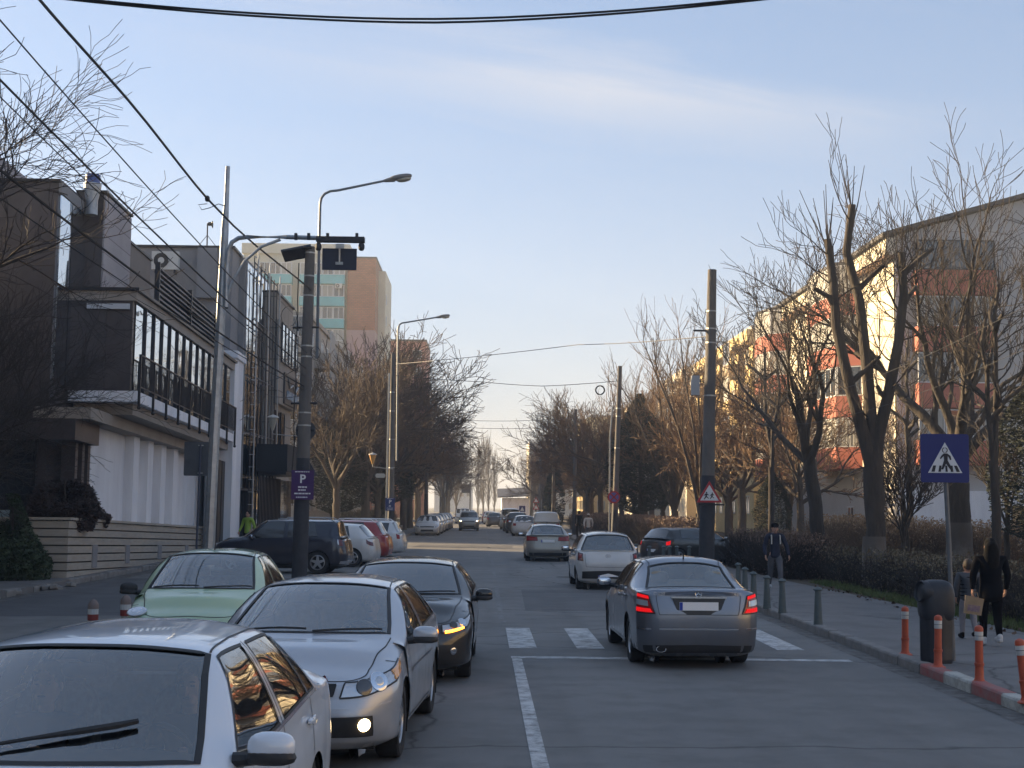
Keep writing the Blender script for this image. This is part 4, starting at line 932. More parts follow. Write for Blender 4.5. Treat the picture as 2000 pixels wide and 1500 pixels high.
for k, (x, z) in enumerate(((-18.6, 30.2), (-21.8, 24.6), (-23.5, 24.2))): ac_unit('small white air conditioner %s on the turquoise tower balconies' % ('highest', 'lower right', 'lower left')[k], (x, 180.2, z - .8))
b2 = thing('brick_block', 'plain red-brown block rising behind the left-hand trees, right of the tower', 'building'); wallbox('wall', brick, b2, (-19, 228, 0), (-9.4, 245, 28.2)); wallbox('coping', steel, b2, (-19.1, 227.9, 28.202), (-9.3, 245, 28.5))
for j in range(9): window(b2, (-10.8, 227.98, 3 + j * 2.8), 0, 1.4, 1.4, pvc, 1)
# === right side: cream block with red balconies, gable towards us
crw = mat('warm cream render', (.55, .49, .38), .85, col2=(.62, .56, .44), vs=.5, bump=.12, bs=40)
gw = mat('pale grey render', (.40, .385, .375), .9, col2=(.47, .455, .44), vs=.5, bump=.12, bs=40)
redb = mat('terracotta balcony paint', (.40, .125, .085), .8, var=.12, vs=.8)
roofm = mat('dark roof metal', (.05, .045, .045), .6, var=.2)
r1 = thing('apartment_block', 'cream apartment block with terracotta balcony bands, its grey gable facing the camera', 'building')
wallbox('street_wall', crw, r1, (20.3, 70.02, 3.2), (20.6, 103, 15.6)); wallbox('ground_floor_wall', gw, r1, (20.32, 70.02, -.2), (20.6, 103, 3.198)); wallbox('core_wall', gw, r1, (20.6, 70.3, -.2), (33.5, 103, 15.6))
MB().add([(20.3, 70, -.2), (33.8, 70, -.2), (33.8, 70, 15.7), (27, 70, 17.7), (20.3, 70, 15.7), (20.3, 70.29, -.2), (33.8, 70.29, -.2), (33.8, 70.29, 15.7), (27, 70.29, 17.7), (20.3, 70.29, 15.7)], [(0, 1, 2, 3, 4), (5, 9, 8, 7, 6), (0, 5, 6, 1), (0, 4, 9, 5), (4, 3, 8, 9)]).build('gable_wall', gw, r1)
MB().add([(19.6, 69.6, 15.62), (27, 69.6, 17.75), (34.4, 69.6, 15.62), (19.6, 103.5, 15.62), (27, 103.5, 17.75), (34.4, 103.5, 15.62), (19.6, 69.6, 15.82), (27, 69.6, 17.98), (34.4, 69.6, 15.82), (19.6, 103.5, 15.82), (27, 103.5, 17.98), (34.4, 103.5, 15.82)],
         [(0, 1, 7, 6), (1, 2, 8, 7), (6, 7, 10, 9), (7, 8, 11, 10), (0, 3, 4, 1), (1, 4, 5, 2), (0, 6, 9, 3)]).build('roof', roofm, r1)
wallbox('eaves_band', crw, r1, (19.85, 69.9, 14.75), (20.298, 103, 15.6)); wallbox('gutter', mat('copper gutter', (.20, .10, .05), .6), r1, (19.75, 69.9, 14.62), (20.296, 103, 14.748))
wallbox('gable_ground_floor', plaster_w, r1, (20.25, 69.86, -.2), (33.8, 69.998, 3.1))
for j in range(5):
    z = 1.9 + j * 2.78
    if j:
        # gable loggias: terracotta band, strip of windows above it
        b = box((21.1, 69.0, z - .35), (25.0, 69.998, z + .85)).build('balcony', redb, r1); 
        for k in range(3): window(r1, (21.75 + k * 1.3, 69.15, z + .86), 0, 1.26, 1.5, steel if j == 4 else pvc, 0, blind=(j + k) % 2 and j != 4)
        box((25.02, 69.7, z - .5), (25.3, 69.998, z + 2.2)).build('pilaster', gw, r1)
        window(r1, (28.2, 69.96, z + .6), 0, 1.5, 1.5, pvc, 1, blind=1)
        # street side: two projecting balcony bays
        for yb0, yb1 in ((76.5, 85.0), (94.5, 101.5)):
            P_ = [(20.3, yb0), (19.1, yb0 + .9), (18.75, (yb0 + yb1) / 2), (19.1, yb1 - .9), (20.3, yb1)]
            MB().prism(P_, z - .35, z + .80, 'z').build('balcony', redb, r1)
            for (xa, ya), (xb, yb2) in zip(P_[:-1], P_[1:]):
                L_ = math.hypot(xb - xa, yb2 - ya); rz = math.atan2(yb2 - ya, xb - xa) + math.pi; mx_, my_ = (xa + xb) / 2, (ya + yb2) / 2
                window(r1, (mx_ + .06, my_, z + .81), rz, round(L_ - .06, 2), 1.6, pvc, 3 if L_ > 2 else 1, blind=j != 2)
            if j == 4: MB().prism(P_, z + 2.42, z + 2.6, 'z').build('balcony_roof', roofm, r1)
        for y in (74.2, 88.0, 91.3): window(r1, (20.27, y, z + .7), -OUT, 1.4 if y > 80 else .9, 1.5, pvc, 1, blind=1) if y > 80 else None
    else:
        for y in (73, 79, 88, 92, 98): window(r1, (20.29, y, .9), -OUT, 1.3, 1.4, pvc, 1)
        window(r1, (26.5, 69.83, 1.2), 0, 1.4, 1.2, steel, 1); window(r1, (30.5, 69.83, 1.2), 0, 1.4, 1.2, steel, 1)
wallbox('entrance_panel', redb, r1, (17.2, 97.9, 0), (17.7, 98.0, 1.3)) if 0 else None
for k, (x, z) in enumerate(((23.9, 6.1), (29.6, 9.0))): ac_unit('white air conditioner %s on the grey gable wall of the cream block' % ('beside the balconies', 'on the far right')[k], (x + 1.9 if k == 0 else x, 69.75, z))
yel = mat('yellow ochre render', (.58, .43, .20), .85, col2=(.66, .52, .27), vs=.5); palec = mat('pale cream render', (.52, .47, .38), .85, col2=(.60, .54, .44), vs=.4)
tanb = mat('tan balcony panel', (.34, .26, .17), .8, var=.15)
def rblock(label, y0, y1, x, H, wall, band, seed, bal=(3, 1)):
    o = apartments('apartment_block', label, x, x + 13, y0, y1, H, 5, wall, 'W', bal=bal, band=band, seed=seed, gable=(.12, .35, .7), blindp=.5)
    wallbox('eaves_band', wall, o, (x - .5, y0 - .1, H - .9), (x - .005, y1, H)); wallbox('gutter', tanb, o, (x - .6, y0 - .12, H - 1.0), (x - .005, y1, H - .902)); return o
rblock('yellow ochre apartment block beyond the cream one on the right', 107, 136, 20.2, 15.6, yel, [tanb, yel], 5)
rblock('pale cream apartment block beyond the yellow one on the right', 141, 172, 20.0, 15.8, palec, [tanb], 8)
rblock('cream apartment block with terracotta bands far up the right side', 177, 208, 19.5, 15.5, palec, [redb], 11)
rblock('last pale apartment block on the right before the poplars', 214, 246, 16.0, 15.5, yel, [palec], 12)
eb = thing('apartment_block', 'small pale block closing the view between the bare trees, right of the poplars', 'building'); wallbox('wall', palec, eb, (9.5, 300, 0), (24, 318, 15.5)); wallbox('side_wall', plaster_g, eb, (9.6, 299.9, 0), (13.5, 299.998, 15.4))
for j in range(5):
    for k in range(5): window(eb, (14.6 + k * 1.9, 299.95, 1.5 + j * 2.8), 0, 1.3, 1.4, pvc, 1)
# far kiosk roof and wall behind the bus
kk = thing('market_hall', 'low dark roofed hall at the far end of the street on the right', 'building'); box((3.4, 262, 0), (9.5, 275, 3.6)).build('wall', plaster_w, kk); MB().add([(2.6, 261, 3.6), (10, 261, 4.0), (10, 276, 5.6), (2.6, 276, 5.2), (2.6, 261, 3.8), (10, 261, 4.2), (10, 276, 5.8), (2.6, 276, 5.4)], [(0, 1, 2, 3)[::-1], (4, 5, 6, 7), (0, 1, 5, 4), (1, 2, 6, 5), (3, 0, 4, 7)]).build('roof', roofm, kk)
fb = thing('apartment_block', 'hazy pale blocks at the very end of the street, left of the poplars', 'building'); box((-16, 470, 0), (-3.5, 480, 9.5)).build('wall', mat('far pale wall', (.45, .44, .44), .9), fb)
for k in range(5): window(fb, (-14 + k * 2.3, 469.95, 5), 0, 1.5, 1.5, pvc, 0)
# buildings beside and behind the viewpoint, outside the frame: they keep the near street in shade
nb = apartments('apartment_block', 'tall beige apartment block beside the viewpoint, outside the left edge of the view', -27, -15, -45, 33.5, 12.5, 4, ap_w, 'E', bal=(4, 2), band=[tanb], seed=21, gable=False)
rblock('cream apartment block beside the viewpoint, outside the right edge of the view', -50, 20, 40.0, 12.6, palec, [redb, palec], 22)
# ------------------------------------------------------------------ trees and plants
bark = mat('grey brown bark', (.060, .048, .038), .95, col2=(.115, .093, .074), vs=5, bump=1, bs=16, streak=(1, 1, .2))
barkd = mat('dark bark', (.034, .027, .022), .95, col2=(.075, .060, .048), vs=5, bump=1, bs=16, streak=(1, 1, .2))
twigm = mat('bare twigs', (.085, .062, .045), .9, var=.3, vs=1.2); twigd = mat('dark bare twigs', (.040, .031, .026), .9, var=.3, vs=1.2); twigw = mat('tawny twigs', (.17, .105, .06), .9, var=.35, vs=1.2)
limew = worn('whitewashed bark', (.26, .245, .225), (.085, .07, .058), .36, .70)
t_ = limew.node_tree; mr_ = [n for n in t_.nodes if n.type == 'MAP_RANGE'][0]; lk = mr_.outputs[0].links[0]; dst = lk.to_socket     # lime wash thins out upwards
c_ = t_.nodes.new('ShaderNodeTexCoord'); s_x = t_.nodes.new('ShaderNodeSeparateXYZ'); t_.links.new(c_.outputs['Object'], s_x.inputs[0]); r2_ = t_.nodes.new('ShaderNodeMapRange'); r2_.inputs[1].default_value = 1.25; r2_.inputs[2].default_value = .55; t_.links.new(s_x.outputs[2], r2_.inputs[0])
m_u = t_.nodes.new('ShaderNodeMath'); m_u.operation = 'MULTIPLY'; t_.links.new(mr_.outputs[0], m_u.inputs[0]); t_.links.new(r2_.outputs[0], m_u.inputs[1]); t_.links.new(m_u.outputs[0], dst)
greenl = mat('dark evergreen', (.016, .022, .016), .9, col2=(.036, .044, .028), vs=1.8); ivy = mat('hedge green', (.025, .045, .018), .8, col2=(.05, .07, .03), vs=2)
redev = mat('reddish evergreen', (.030, .020, .018), .85, col2=(.055, .035, .03), vs=2)
class TW:
    """collects tapered branch segments as polyline tubes with few sides"""
    def __init__(s): s.V = []; s.F = []; s.n = 0
    def tube(s, pts, rs, k):
        m = len(pts); P = np.array(pts); d = np.gradient(P, axis=0); d /= np.linalg.norm(d, axis=1, keepdims=True) + 1e-9
        ref = np.array([0.3, 0.2, 1.0]) if abs(d[0][2]) < .9 else np.array([1., .1, 0]); a = np.cross(d, ref); a /= np.linalg.norm(a, axis=1, keepdims=True) + 1e-9; b = np.cross(d, a)
        t = np.arange(k) * 2 * math.pi / k
        ring = P[:, None] + (a[:, None] * np.cos(t)[None, :, None] + b[:, None] * np.sin(t)[None, :, None]) * np.array(rs)[:, None, None]
        s.V.append(ring.reshape(-1, 3)); i = np.arange(m - 1)[:, None] * k; j = np.arange(k)[None]; j2 = (j + 1) % k
        s.F.append(np.stack([i + j, i + j2, i + k + j2, i + k + j], -1).reshape(-1, 4) + s.n); s.n += m * k
    def quads(s, Q): s.V.append(Q.reshape(-1, 3)); n = len(Q); s.F.append(np.arange(n * 4).reshape(n, 4) + s.n); s.n += n * 4
    def mesh(s, name, m, smooth=False):
        me = bpy.data.meshes.new(name); V = np.concatenate(s.V); F = np.concatenate(s.F)
        me.vertices.add(len(V)); me.vertices.foreach_set('co', V.ravel().astype('f')); me.loops.add(F.size); me.loops.foreach_set('vertex_index', F.ravel().astype('i'))
        me.polygons.add(len(F)); me.polygons.foreach_set('loop_start', np.arange(0, F.size, 4, dtype='i')); me.update(calc_edges=True); me.materials.append(m)
        if smooth: me.polygons.foreach_set('use_smooth', [True] * len(F))
        return me
def unit(v): return v / (np.linalg.norm(v) + 1e-9)
def grow(rng, big, fine, p, d, L, r, lvl, up=.15, spread=.6, n_ch=(3, 5), minr=.008, wob=.12, shrink=.62, maxl=5, kids_from=.25, upl=None):
    m = 5 if lvl < 2 else 4; pts = [p]; dd = d
    for i in range(m):
        dd = unit(dd + rng.normal(0, wob, 3) + np.array([0, 0, up * .25])); pts.append(pts[-1] + dd * L / m)
    rs = [max(minr, r * (1 - .55 * i / m)) for i in range(m + 1)]
    (big if r > .028 else fine).tube(pts, rs, 7 if r > .10 else (5 if r > .028 else 3))
    if lvl >= maxl: return
    n = rng.integers(n_ch[0], n_ch[1] + 1)
    for i in range(n):
        t = kids_from + (1 - kids_from) * (i + rng.random()) / n; k = min(int(t * m), m - 1); q = pts[k] + (pts[k + 1] - pts[k]) * (t * m - k)
        base = unit(pts[k + 1] - pts[k]); a = unit(np.cross(base, rng.normal(0, 1, 3))); ang = spread * rng.uniform(.6, 1.3)
        nd = unit(base * math.cos(ang) + a * math.sin(ang) + np.array([0, 0, up]))
        grow(rng, big, fine, q, nd, L * shrink * rng.uniform(.7, 1.2), max(minr, rs[k] * rng.uniform(.5, .72)), lvl + 1, up, spread, n_ch, minr, wob, shrink, maxl, kids_from)
    grow(rng, big, fine, pts[-1], dd, L * shrink, rs[-1] * .9, lvl + 1, up, spread, n_ch, minr, wob, shrink, maxl, kids_from)
def trunk_tube(rng, pts, rs, k=12):
    t = TW(); P = np.array(pts, float); M_ = []; Rr = []
    for i in range(len(P) - 1):
        for f in np.linspace(0, 1, 5)[:-1]: M_.append(P[i] * (1 - f) + P[i + 1] * f + rng.normal(0, .018, 3) * (1 if i or f else 0)); Rr.append((rs[i] * (1 - f) + rs[i + 1] * f) * rng.uniform(.95, 1.06))
    M_.append(P[-1]); Rr.append(rs[-1]); Rr[0] *= 1.35; t.tube(M_, Rr, k)
    return t
TREES = {}
def tree_kind(key, kind, seed, H, tm=bark, wm=twigm, white=0, **kw):
    rng = np.random.default_rng(seed); big, fine = TW(), TW()
    if kind == 'spread':
        th = H * kw.get('th', .3); r = kw.get('r', .2); lean = kw.get('lean', (0, 0)); top = (lean[0], lean[1], th)
        tr = trunk_tube(rng, [(0, 0, -.15), (lean[0] * .4, lean[1] * .4, th * .5), top], [r * 1.1, r, r * .85]); n = kw.get('limbs', 5)
        for i in range(n):
            a = 2 * math.pi * (i + rng.random() * .5) / n; tilt = kw.get('tilt', .55) * rng.uniform(.5, 1.2)
            grow(rng, big, fine, np.array(top) - np.array([0, 0, rng.random() * th * .2]), unit(np.array([math.sin(tilt) * math.cos(a), math.sin(tilt) * math.sin(a), math.cos(tilt)])), (H - th) * kw.get('ll', .42) * rng.uniform(.8, 1.15), r * rng.uniform(.45, .62), 1,
                 kw.get('up', .16), kw.get('spread', .6), kw.get('nch', (3, 4)), kw.get('minr', .010), kw.get('wob', .12), kw.get('shrink', .64), kw.get('maxl', 5))
    elif kind == 'pollard':       # thick stems lopped off, thin straight shoots above
        r = kw.get('r', .28); th = H * kw.get('th', .3); tr = trunk_tube(rng, [(0, 0, -.15), (.05, 0, th * .5), (0, .05, th)], [r * 1.05, r * .95, r])
        for (dx, dy, hh) in kw.get('stems', ((-.9, .1, .95), (.1, -.2, 1.0), (1.0, .2, .88))):
            end = np.array([dx, dy, H * hh]); pts = [np.array([0, 0, th - .1])]
            for f in (.15, .35, .6, .8, 1): pts.append(np.array([dx * min(1, f * 1.5), dy * min(1, f * 1.5), th + (end[2] - th) * f]) + rng.normal(0, .06, 3))
            rs = [r * .75, r * .62, r * .55, r * .48, r * .42, r * .36]; big.tube(pts, rs, 9)
            big.tube([pts[-1], pts[-1] + np.array([0, 0, .02])], [rs[-1], .01], 9)
            for j in range(kw.get('stubs', 7)):      # lopped side limbs with shoots
                f = rng.uniform(.25, .97); k = min(int(f * 5), 4); q = pts[k] * (1 - (f * 5 - k)) + pts[k + 1] * (f * 5 - k); a = rng.uniform(0, 6.28); L = rng.uniform(.3, 1.1)
                e = q + np.array([math.cos(a) * L * .8, math.sin(a) * L * .8, L * .7]); big.tube([q, (q + e) / 2 + rng.normal(0, .05, 3), e], [.085, .07, .055], 6)
                for _ in range(rng.integers(2, 5)):
                    d = unit(np.array([rng.normal(0, .25), rng.normal(0, .25), 1])); grow(rng, big, fine, e, d, rng.uniform(.7, 1.5), .016, 4, .2, .35, (1, 2), .008, .07, .6, 5)
            for _ in range(kw.get('shoots', 6)):
                d = unit(np.array([rng.normal(0, .22), rng.normal(0, .22), 1])); q = pts[-1] - np.array([0, 0, rng.random() * .9]); s_ = rng.uniform(.8, 1.7); fine.tube([q, q + d * s_ * .5, q + d * s_ + np.array([0, 0, .2])], [.017, .013, .008], 4)
            for _ in range(kw.get('side', 10)):
                f = rng.uniform(.1, .95); k = min(int(f * 5), 4); q = pts[k] * (1 - (f * 5 - k)) + pts[k + 1] * (f * 5 - k); a = rng.uniform(0, 6.28)
                grow(rng, big, fine, q, unit(np.array([math.cos(a), math.sin(a), .5])), rng.uniform(.7, 1.8), .025, 3, .22, .5, (2, 3), .008, .15, .65, 5)
    elif kind == 'poplar':
        r = kw.get('r', .3); tr = trunk_tube(rng, [(0, 0, 0), (0, 0, H * .12)], [r, r * .9])
        for i in range(70):
            z = H * (.06 + .8 * rng.random() ** .9); a = rng.uniform(0, 6.28); L = H * rng.uniform(.12, .3) * (1.15 - z / H * .7); o = .15 + .5 * math.sin(math.pi * min(1, z / H + .1))
            p = np.array([0, 0, z]); pts = [p]; d = unit(np.array([math.cos(a) * .42, math.sin(a) * .42, 1]))
            for k in range(4): d = unit(d + np.array([0, 0, .25]) + rng.normal(0, .05, 3)); pts.append(pts[-1] + d * L / 4)
            big.tube(pts, [.09, .075, .06, .05, .035], 4)
            for k in range(5):
                q = pts[1 + k % 4]; dd = unit(d + rng.normal(0, .28, 3)); fine.tube([q, q + dd * L * .25, q + dd * L * .4 + np.array([0, 0, L * .08])], [.035, .03, .02], 3)
        big.tube([np.array([0, 0, H * .1]), np.array([0, 0, H * .5]), np.array([0, 0, H * .96])], [r * .9, r * .5, .05], 6)
    elif kind == 'upright':       # several steep whippy stems
        r = kw.get('r', .12); th = H * .16; tr = trunk_tube(rng, [(0, 0, -.1), (0, 0, th)], [r * 1.1, r])
        for i in range(kw.get('limbs', 6)):
            a = 6.28 * i / kw.get('limbs', 6) + rng.random(); t_ = rng.uniform(.08, .32)
            p = np.array([0, 0, th - .05]); d = unit(np.array([math.cos(a) * t_, math.sin(a) * t_, 1])); L = H * rng.uniform(.65, .85); pts = [p]
            for k in range(6): d = unit(d + rng.normal(0, .05, 3)); pts.append(pts[-1] + d * L / 6)
            rs = [r * .6, r * .52, r * .44, r * .36, r * .28, r * .2, r * .12]; big.tube(pts, rs, 5)
            for k in range(1, 7):
                for _ in range(4):
                    aa = rng.uniform(0, 6.28); grow(rng, big, fine, pts[k] - d * rng.random() * .6, unit(d + .6 * np.array([math.cos(aa), math.sin(aa), 0])), rng.uniform(.8, 1.7), .02, 4, .25, .42, (2, 3), .009, .12, .7, 5)
    out = [('trunk', tr.mesh('trunk', tm, True))]
    if white:
        wt = TW(); rs = kw.get('r', .2); ln = kw.get('lean', (0, 0)); th_ = H * kw.get('th', .3); wt.tube([(ln[0] * .4 * min(1, f * white / th_ * 2), ln[1] * .4 * min(1, f * white / th_ * 2), f * white) for f in (-.04, .1, .3, .6, .9, 1)], [rs * q for q in (1.48, 1.36, 1.22, 1.15, 1.12, 1.06)], 12); out.append(('whitewash_band', wt.mesh('whitewash_band', limew, True)))
    if big.n: out.append(('branches', big.mesh('branches', tm, True)))
    if fine.n: out.append(('crown', fine.mesh('crown', wm)))
    TREES[key] = out
def tree(key, label, X, Y, rot=0, s=1, group=None, name='bare_tree', sz=None):
    t = thing(name, label, 'tree', (X, Y, .1), (0, 0, R(rot)), group, (s, s, sz or s))
    for n, me in TREES[key]: put(n, me, t)
    return t
tree_kind('fork', 'pollard', 5, 10.4, barkd, twigd, 1.35, r=.27, th=.30, stems=((-1.05, .1, .88), (-.35, .5, .995), (.75, -.1, .84)), stubs=3, shoots=8, side=7)
tree_kind('lean', 'spread', 12, 12.4, barkd, twigd, 1.0, r=.24, th=.34, lean=(-.55, .1), limbs=5, tilt=.6, ll=.40, up=.2, spread=.6, nch=(2, 4), wob=.15, minr=.009)
tree_kind('bigr', 'spread', 23, 16.0, barkd, twigd, 1.7, r=.36, th=.24, limbs=5, tilt=.6, ll=.42, up=.10, spread=.58, nch=(3, 4), wob=.13, minr=.009)
tree_kind('overl', 'spread', 31, 12.0, barkd, twigd, 0, r=.17, th=.22, limbs=8, tilt=.8, ll=.36, up=.06, spread=.62, nch=(3, 5), wob=.19, minr=.005)
tree_kind('round', 'spread', 44, 12.5, bark, twigm, 0, r=.24, th=.25, limbs=6, tilt=.7, ll=.40, up=.1, spread=.66, nch=(3, 4), wob=.16, minr=.016)
tree_kind('round2', 'spread', 47, 12.5, bark, twigw, 0, r=.22, th=.28, limbs=6, tilt=.65, ll=.38, up=.14, spread=.62, nch=(3, 4), wob=.16, minr=.017)
tree_kind('up1', 'upright', 51, 11.0, bark, twigw, 0, r=.17, limbs=6); tree_kind('up2', 'upright', 52, 11.6, bark, twigm, 0, r=.2, limbs=7)
tree_kind('slim', 'pollard', 61, 9.2, barkd, twigd, 1.0, r=.13, th=.4, stems=((.35, .1, .95), (-.45, 0, .85)), stubs=4, shoots=4, side=9)
tree_kind('small', 'spread', 66, 5.0, barkd, twigd, 0, r=.07, th=.3, limbs=5, tilt=.5, ll=.36, up=.2, nch=(2, 4), maxl=4)
tree_kind('poplar', 'poplar', 71, 27, bark, twigm)
# right-hand side, near
T_ = tree
T_('fork', 'pollarded tree with three lopped stems and a whitewashed foot, left of the blue crossing sign', 10.15, 37.2, 0)
T_('lean', 'leaning bare tree with a thick fork behind the walking man', 11.7, 49.5, 20)
T_('bigr', 'biggest bare tree with a broad whitewashed trunk, right behind the blue crossing sign', 14.8, 44.5, 60, .98)
T_('slim', 'slim bare tree with a pale painted trunk at the right edge of the view', 12.9, 36.0, 40, .9)
T_('slim', 'slim forked bare tree between the leaning tree and the yellow block', 12.6, 62.5, 120, 1.05)
T_('small', 'thin crooked young tree beside the big whitewashed trunk', 11.9, 40.3, 10, 1.1); T_('small', 'thin young tree just right of the pollarded tree', 11.2, 38.2, 200, .9)
T_('small', 'small bare tree in front of the gable, near the right edge', 15.2, 41.5, 90, 1.2)
T_('slim', 'slim bare pollard close to the grey gable wall', 16.4, 55, 70, 1.0)
gm = 'bare trees along the right pavement beyond the side street'
ks = ['up1', 'round2', 'up2', 'up1', 'round2', 'up2', 'up1', 'up2', 'round2', 'up1', 'round', 'up2']
ORD = 'first second third fourth fifth sixth seventh eighth ninth tenth eleventh twelfth'.split(); lb = 'whippy bare tree, %s in the front row along the right pavement beyond the side street'
rr_ = random.Random(9)
for i, k in enumerate(ks): T_(k, lb % ORD[i], 9.8 + rr_.uniform(-.4, .8) + (i % 2) * 2.6, 66 + i * 6.3, rr_.uniform(0, 360), rr_.uniform(.9, 1.08), gm)
for i, k in enumerate(['round2', 'up1', 'round2', 'round']): T_(k, 'bare tree, %s in the back row between the pavement trees and the apartment blocks' % ORD[i], 14.6 + (i % 2) * 1.5, 66 + i * 9.5, rr_.uniform(0, 360), rr_.uniform(.8, .95), gm)
gf = 'bare trees far up the right side'
for i in range(9): T_(['round2', 'round', 'up2'][i % 3], 'bare tree far up the right side, %s counting away from the camera' % ORD[i], 7.6 + rr_.uniform(0, 5), 150 + i * 14, rr_.uniform(0, 360), rr_.uniform(.85, 1.1), gf)
T_('round', 'broad bare tree leaning over the road from the right, before the poplars', 8.6, 118, 30, 1.02)
# left-hand side
T_('overl', 'bare tree whose branches reach into the upper left corner in front of the brown building', -13.3, 29.0, 25, 1.42)
T_('overl', 'bare tree with low pale branches in front of the brown building', -13.6, 36.5, 150, .95); T_('overl', 'low spreading bare tree between the creeper and the left edge of the view', -13.0, 33.0, 260, .72)
T_('round', 'dark bare tree rising behind the pole with the purple sign', -8.6, 84.5, 200, .98)
tl = 'bare street trees along the left kerb'
for i in range(10): T_(['round', 'round2', 'round'][i % 3], 'bare street tree, %s in the dense row along the left kerb' % ORD[i], -7.2 + rr_.uniform(-.5, 1.0), 92 + i * 8.6, rr_.uniform(0, 360), rr_.uniform(1.0, 1.22), tl)
for i in range(6): T_(['round', 'up2'][i % 2], 'distant bare street tree on the left kerb, %s beyond the dense row' % ORD[i], -5.6 + rr_.uniform(-1, 1), 182 + i * 16, rr_.uniform(0, 360), rr_.uniform(.9, 1.1), tl)
for i, (x, y, s_) in enumerate(((-1.2, 330, .68), (.0, 338, .74), (1.2, 327, .70), (2.6, 340, .6))):
    T_('poplar', ('leftmost slender poplar at the far end of the street', 'tallest slender poplar at the far end of the street', 'slender poplar right of the tallest one', 'shortest slender poplar, rightmost of the far group')[i], x, y, i * 80, s_, 'tall slender poplars at the end of the street', 'poplar_tree', s_ * .98)
# evergreens: clumps of small needle sprays spread through the crown
def evergreen(seed, prof, n, m, size=.12, trunk=.12, H=8, flat=.4):
    rng = np.random.default_rng(seed); f = TW(); zs = rng.random(n); ra = np.interp(zs, [p[0] for p in prof], [p[1] for p in prof]); cl = rng.normal(0, 1, (max(6, n // 130), 3)); a = rng.uniform(0, 6.28, n); rr = ra * (1 - .75 * rng.random(n) ** 2.2)
    P = np.stack([np.cos(a) * rr, np.sin(a) * rr, zs * H], 1); nz = np.sin(P[:, 0] * 3.1 + seed) + np.sin(P[:, 1] * 2.7) + np.sin(P[:, 2] * 2.9 + P[:, 0] * 2); P = P[nz > -.9]; k = len(P)
    u = rng.normal(0, 1, (k, 3)); u /= np.linalg.norm(u, axis=1, keepdims=True); u[:, 2] *= flat; v = np.cross(u, rng.normal(0, 1, (k, 3))); v /= np.linalg.norm(v, axis=1, keepdims=True) + 1e-6; s_ = size * rng.uniform(.5, 1.3, (k, 1))
    Q = np.stack([P - u * s_ - v * s_ * .28, P + u * s_ - v * s_ * .12, P + u * s_ + v * s_ * .12, P - u * s_ + v * s_ * .28], 1); f.quads(Q)
    t = TW(); t.tube([(0, 0, 0), (.05, 0, H * .5), (0, 0, H * .93)], [trunk, trunk * .7, .02], 7); return [('trunk', t.mesh('trunk', barkd, True)), ('crown', f.mesh('crown', m))]
TREES['fir'] = evergreen(3, [(0, 0), (.18, .3), (.25, 1.9), (.5, 2.2), (.75, 1.5), (1, .1)], 26000, greenl, .11, .16, 9)
TREES['cypress'] = evergreen(4, [(0, .45), (.3, .75), (.7, .5), (1, .05)], 6000, greenl, .10, .08, 3.2)
TREES['bush'] = evergreen(5, [(0, .8), (.4, 1.0), (.8, .75), (1, .1)], 9000, redev, .075, .05, 1.5, .8)
TREES['ivy'] = evergreen(6, [(0, 1.0), (.2, 1.05), (.6, .5), (1, .12)], 12000, ivy, .075, .05, 2.2, .8)
T_('fir', 'dark evergreen among bare trees at the right edge, behind the woman and child', 15.9, 40.6, 0, .70, None, 'conifer_tree'); T_('fir', 'dark conifer standing behind the second concrete pole on the right', 9.6, 88, 60, 1.0, None, 'conifer_tree')
T_('fir', 'low dark conifer behind the pole with the children warning sign', 13.3, 66, 100, .42, None, 'conifer_tree'); T_('fir', 'dark conifer between the left-hand trees near the small blue parking sign', -9.2, 90, 30, .9, None, 'conifer_tree')
T_('fir', 'tall dark conifer in the left-hand row behind the lamp pole', -7.8, 112, 10, 1.25, None, 'conifer_tree'); T_('cypress', 'narrow dark cypress far up the right side before the poplars', 6.9, 140, 0, 1.5, None, 'conifer_tree', 2.0)
T_('bush', 'reddish dark evergreen bush behind the stone plinth of the white wall', -11.65, 40.2, 0, 1.0, None, 'shrub').location.z = 1.35; T_('bush', 'lower reddish bush spilling over the stone plinth', -11.35, 42.2, 90, .5, None, 'shrub').location.z = 1.4
T_('ivy', 'dense dark green creeper growing over the left corner of the stone plinth', -12.35, 38.0, 0, 1.0, None, 'shrub')
T_('ivy', 'low spreading green bush at the left edge in front of the plinth', -13.4, 37.4, 60, 1.15, None, 'shrub', .55)
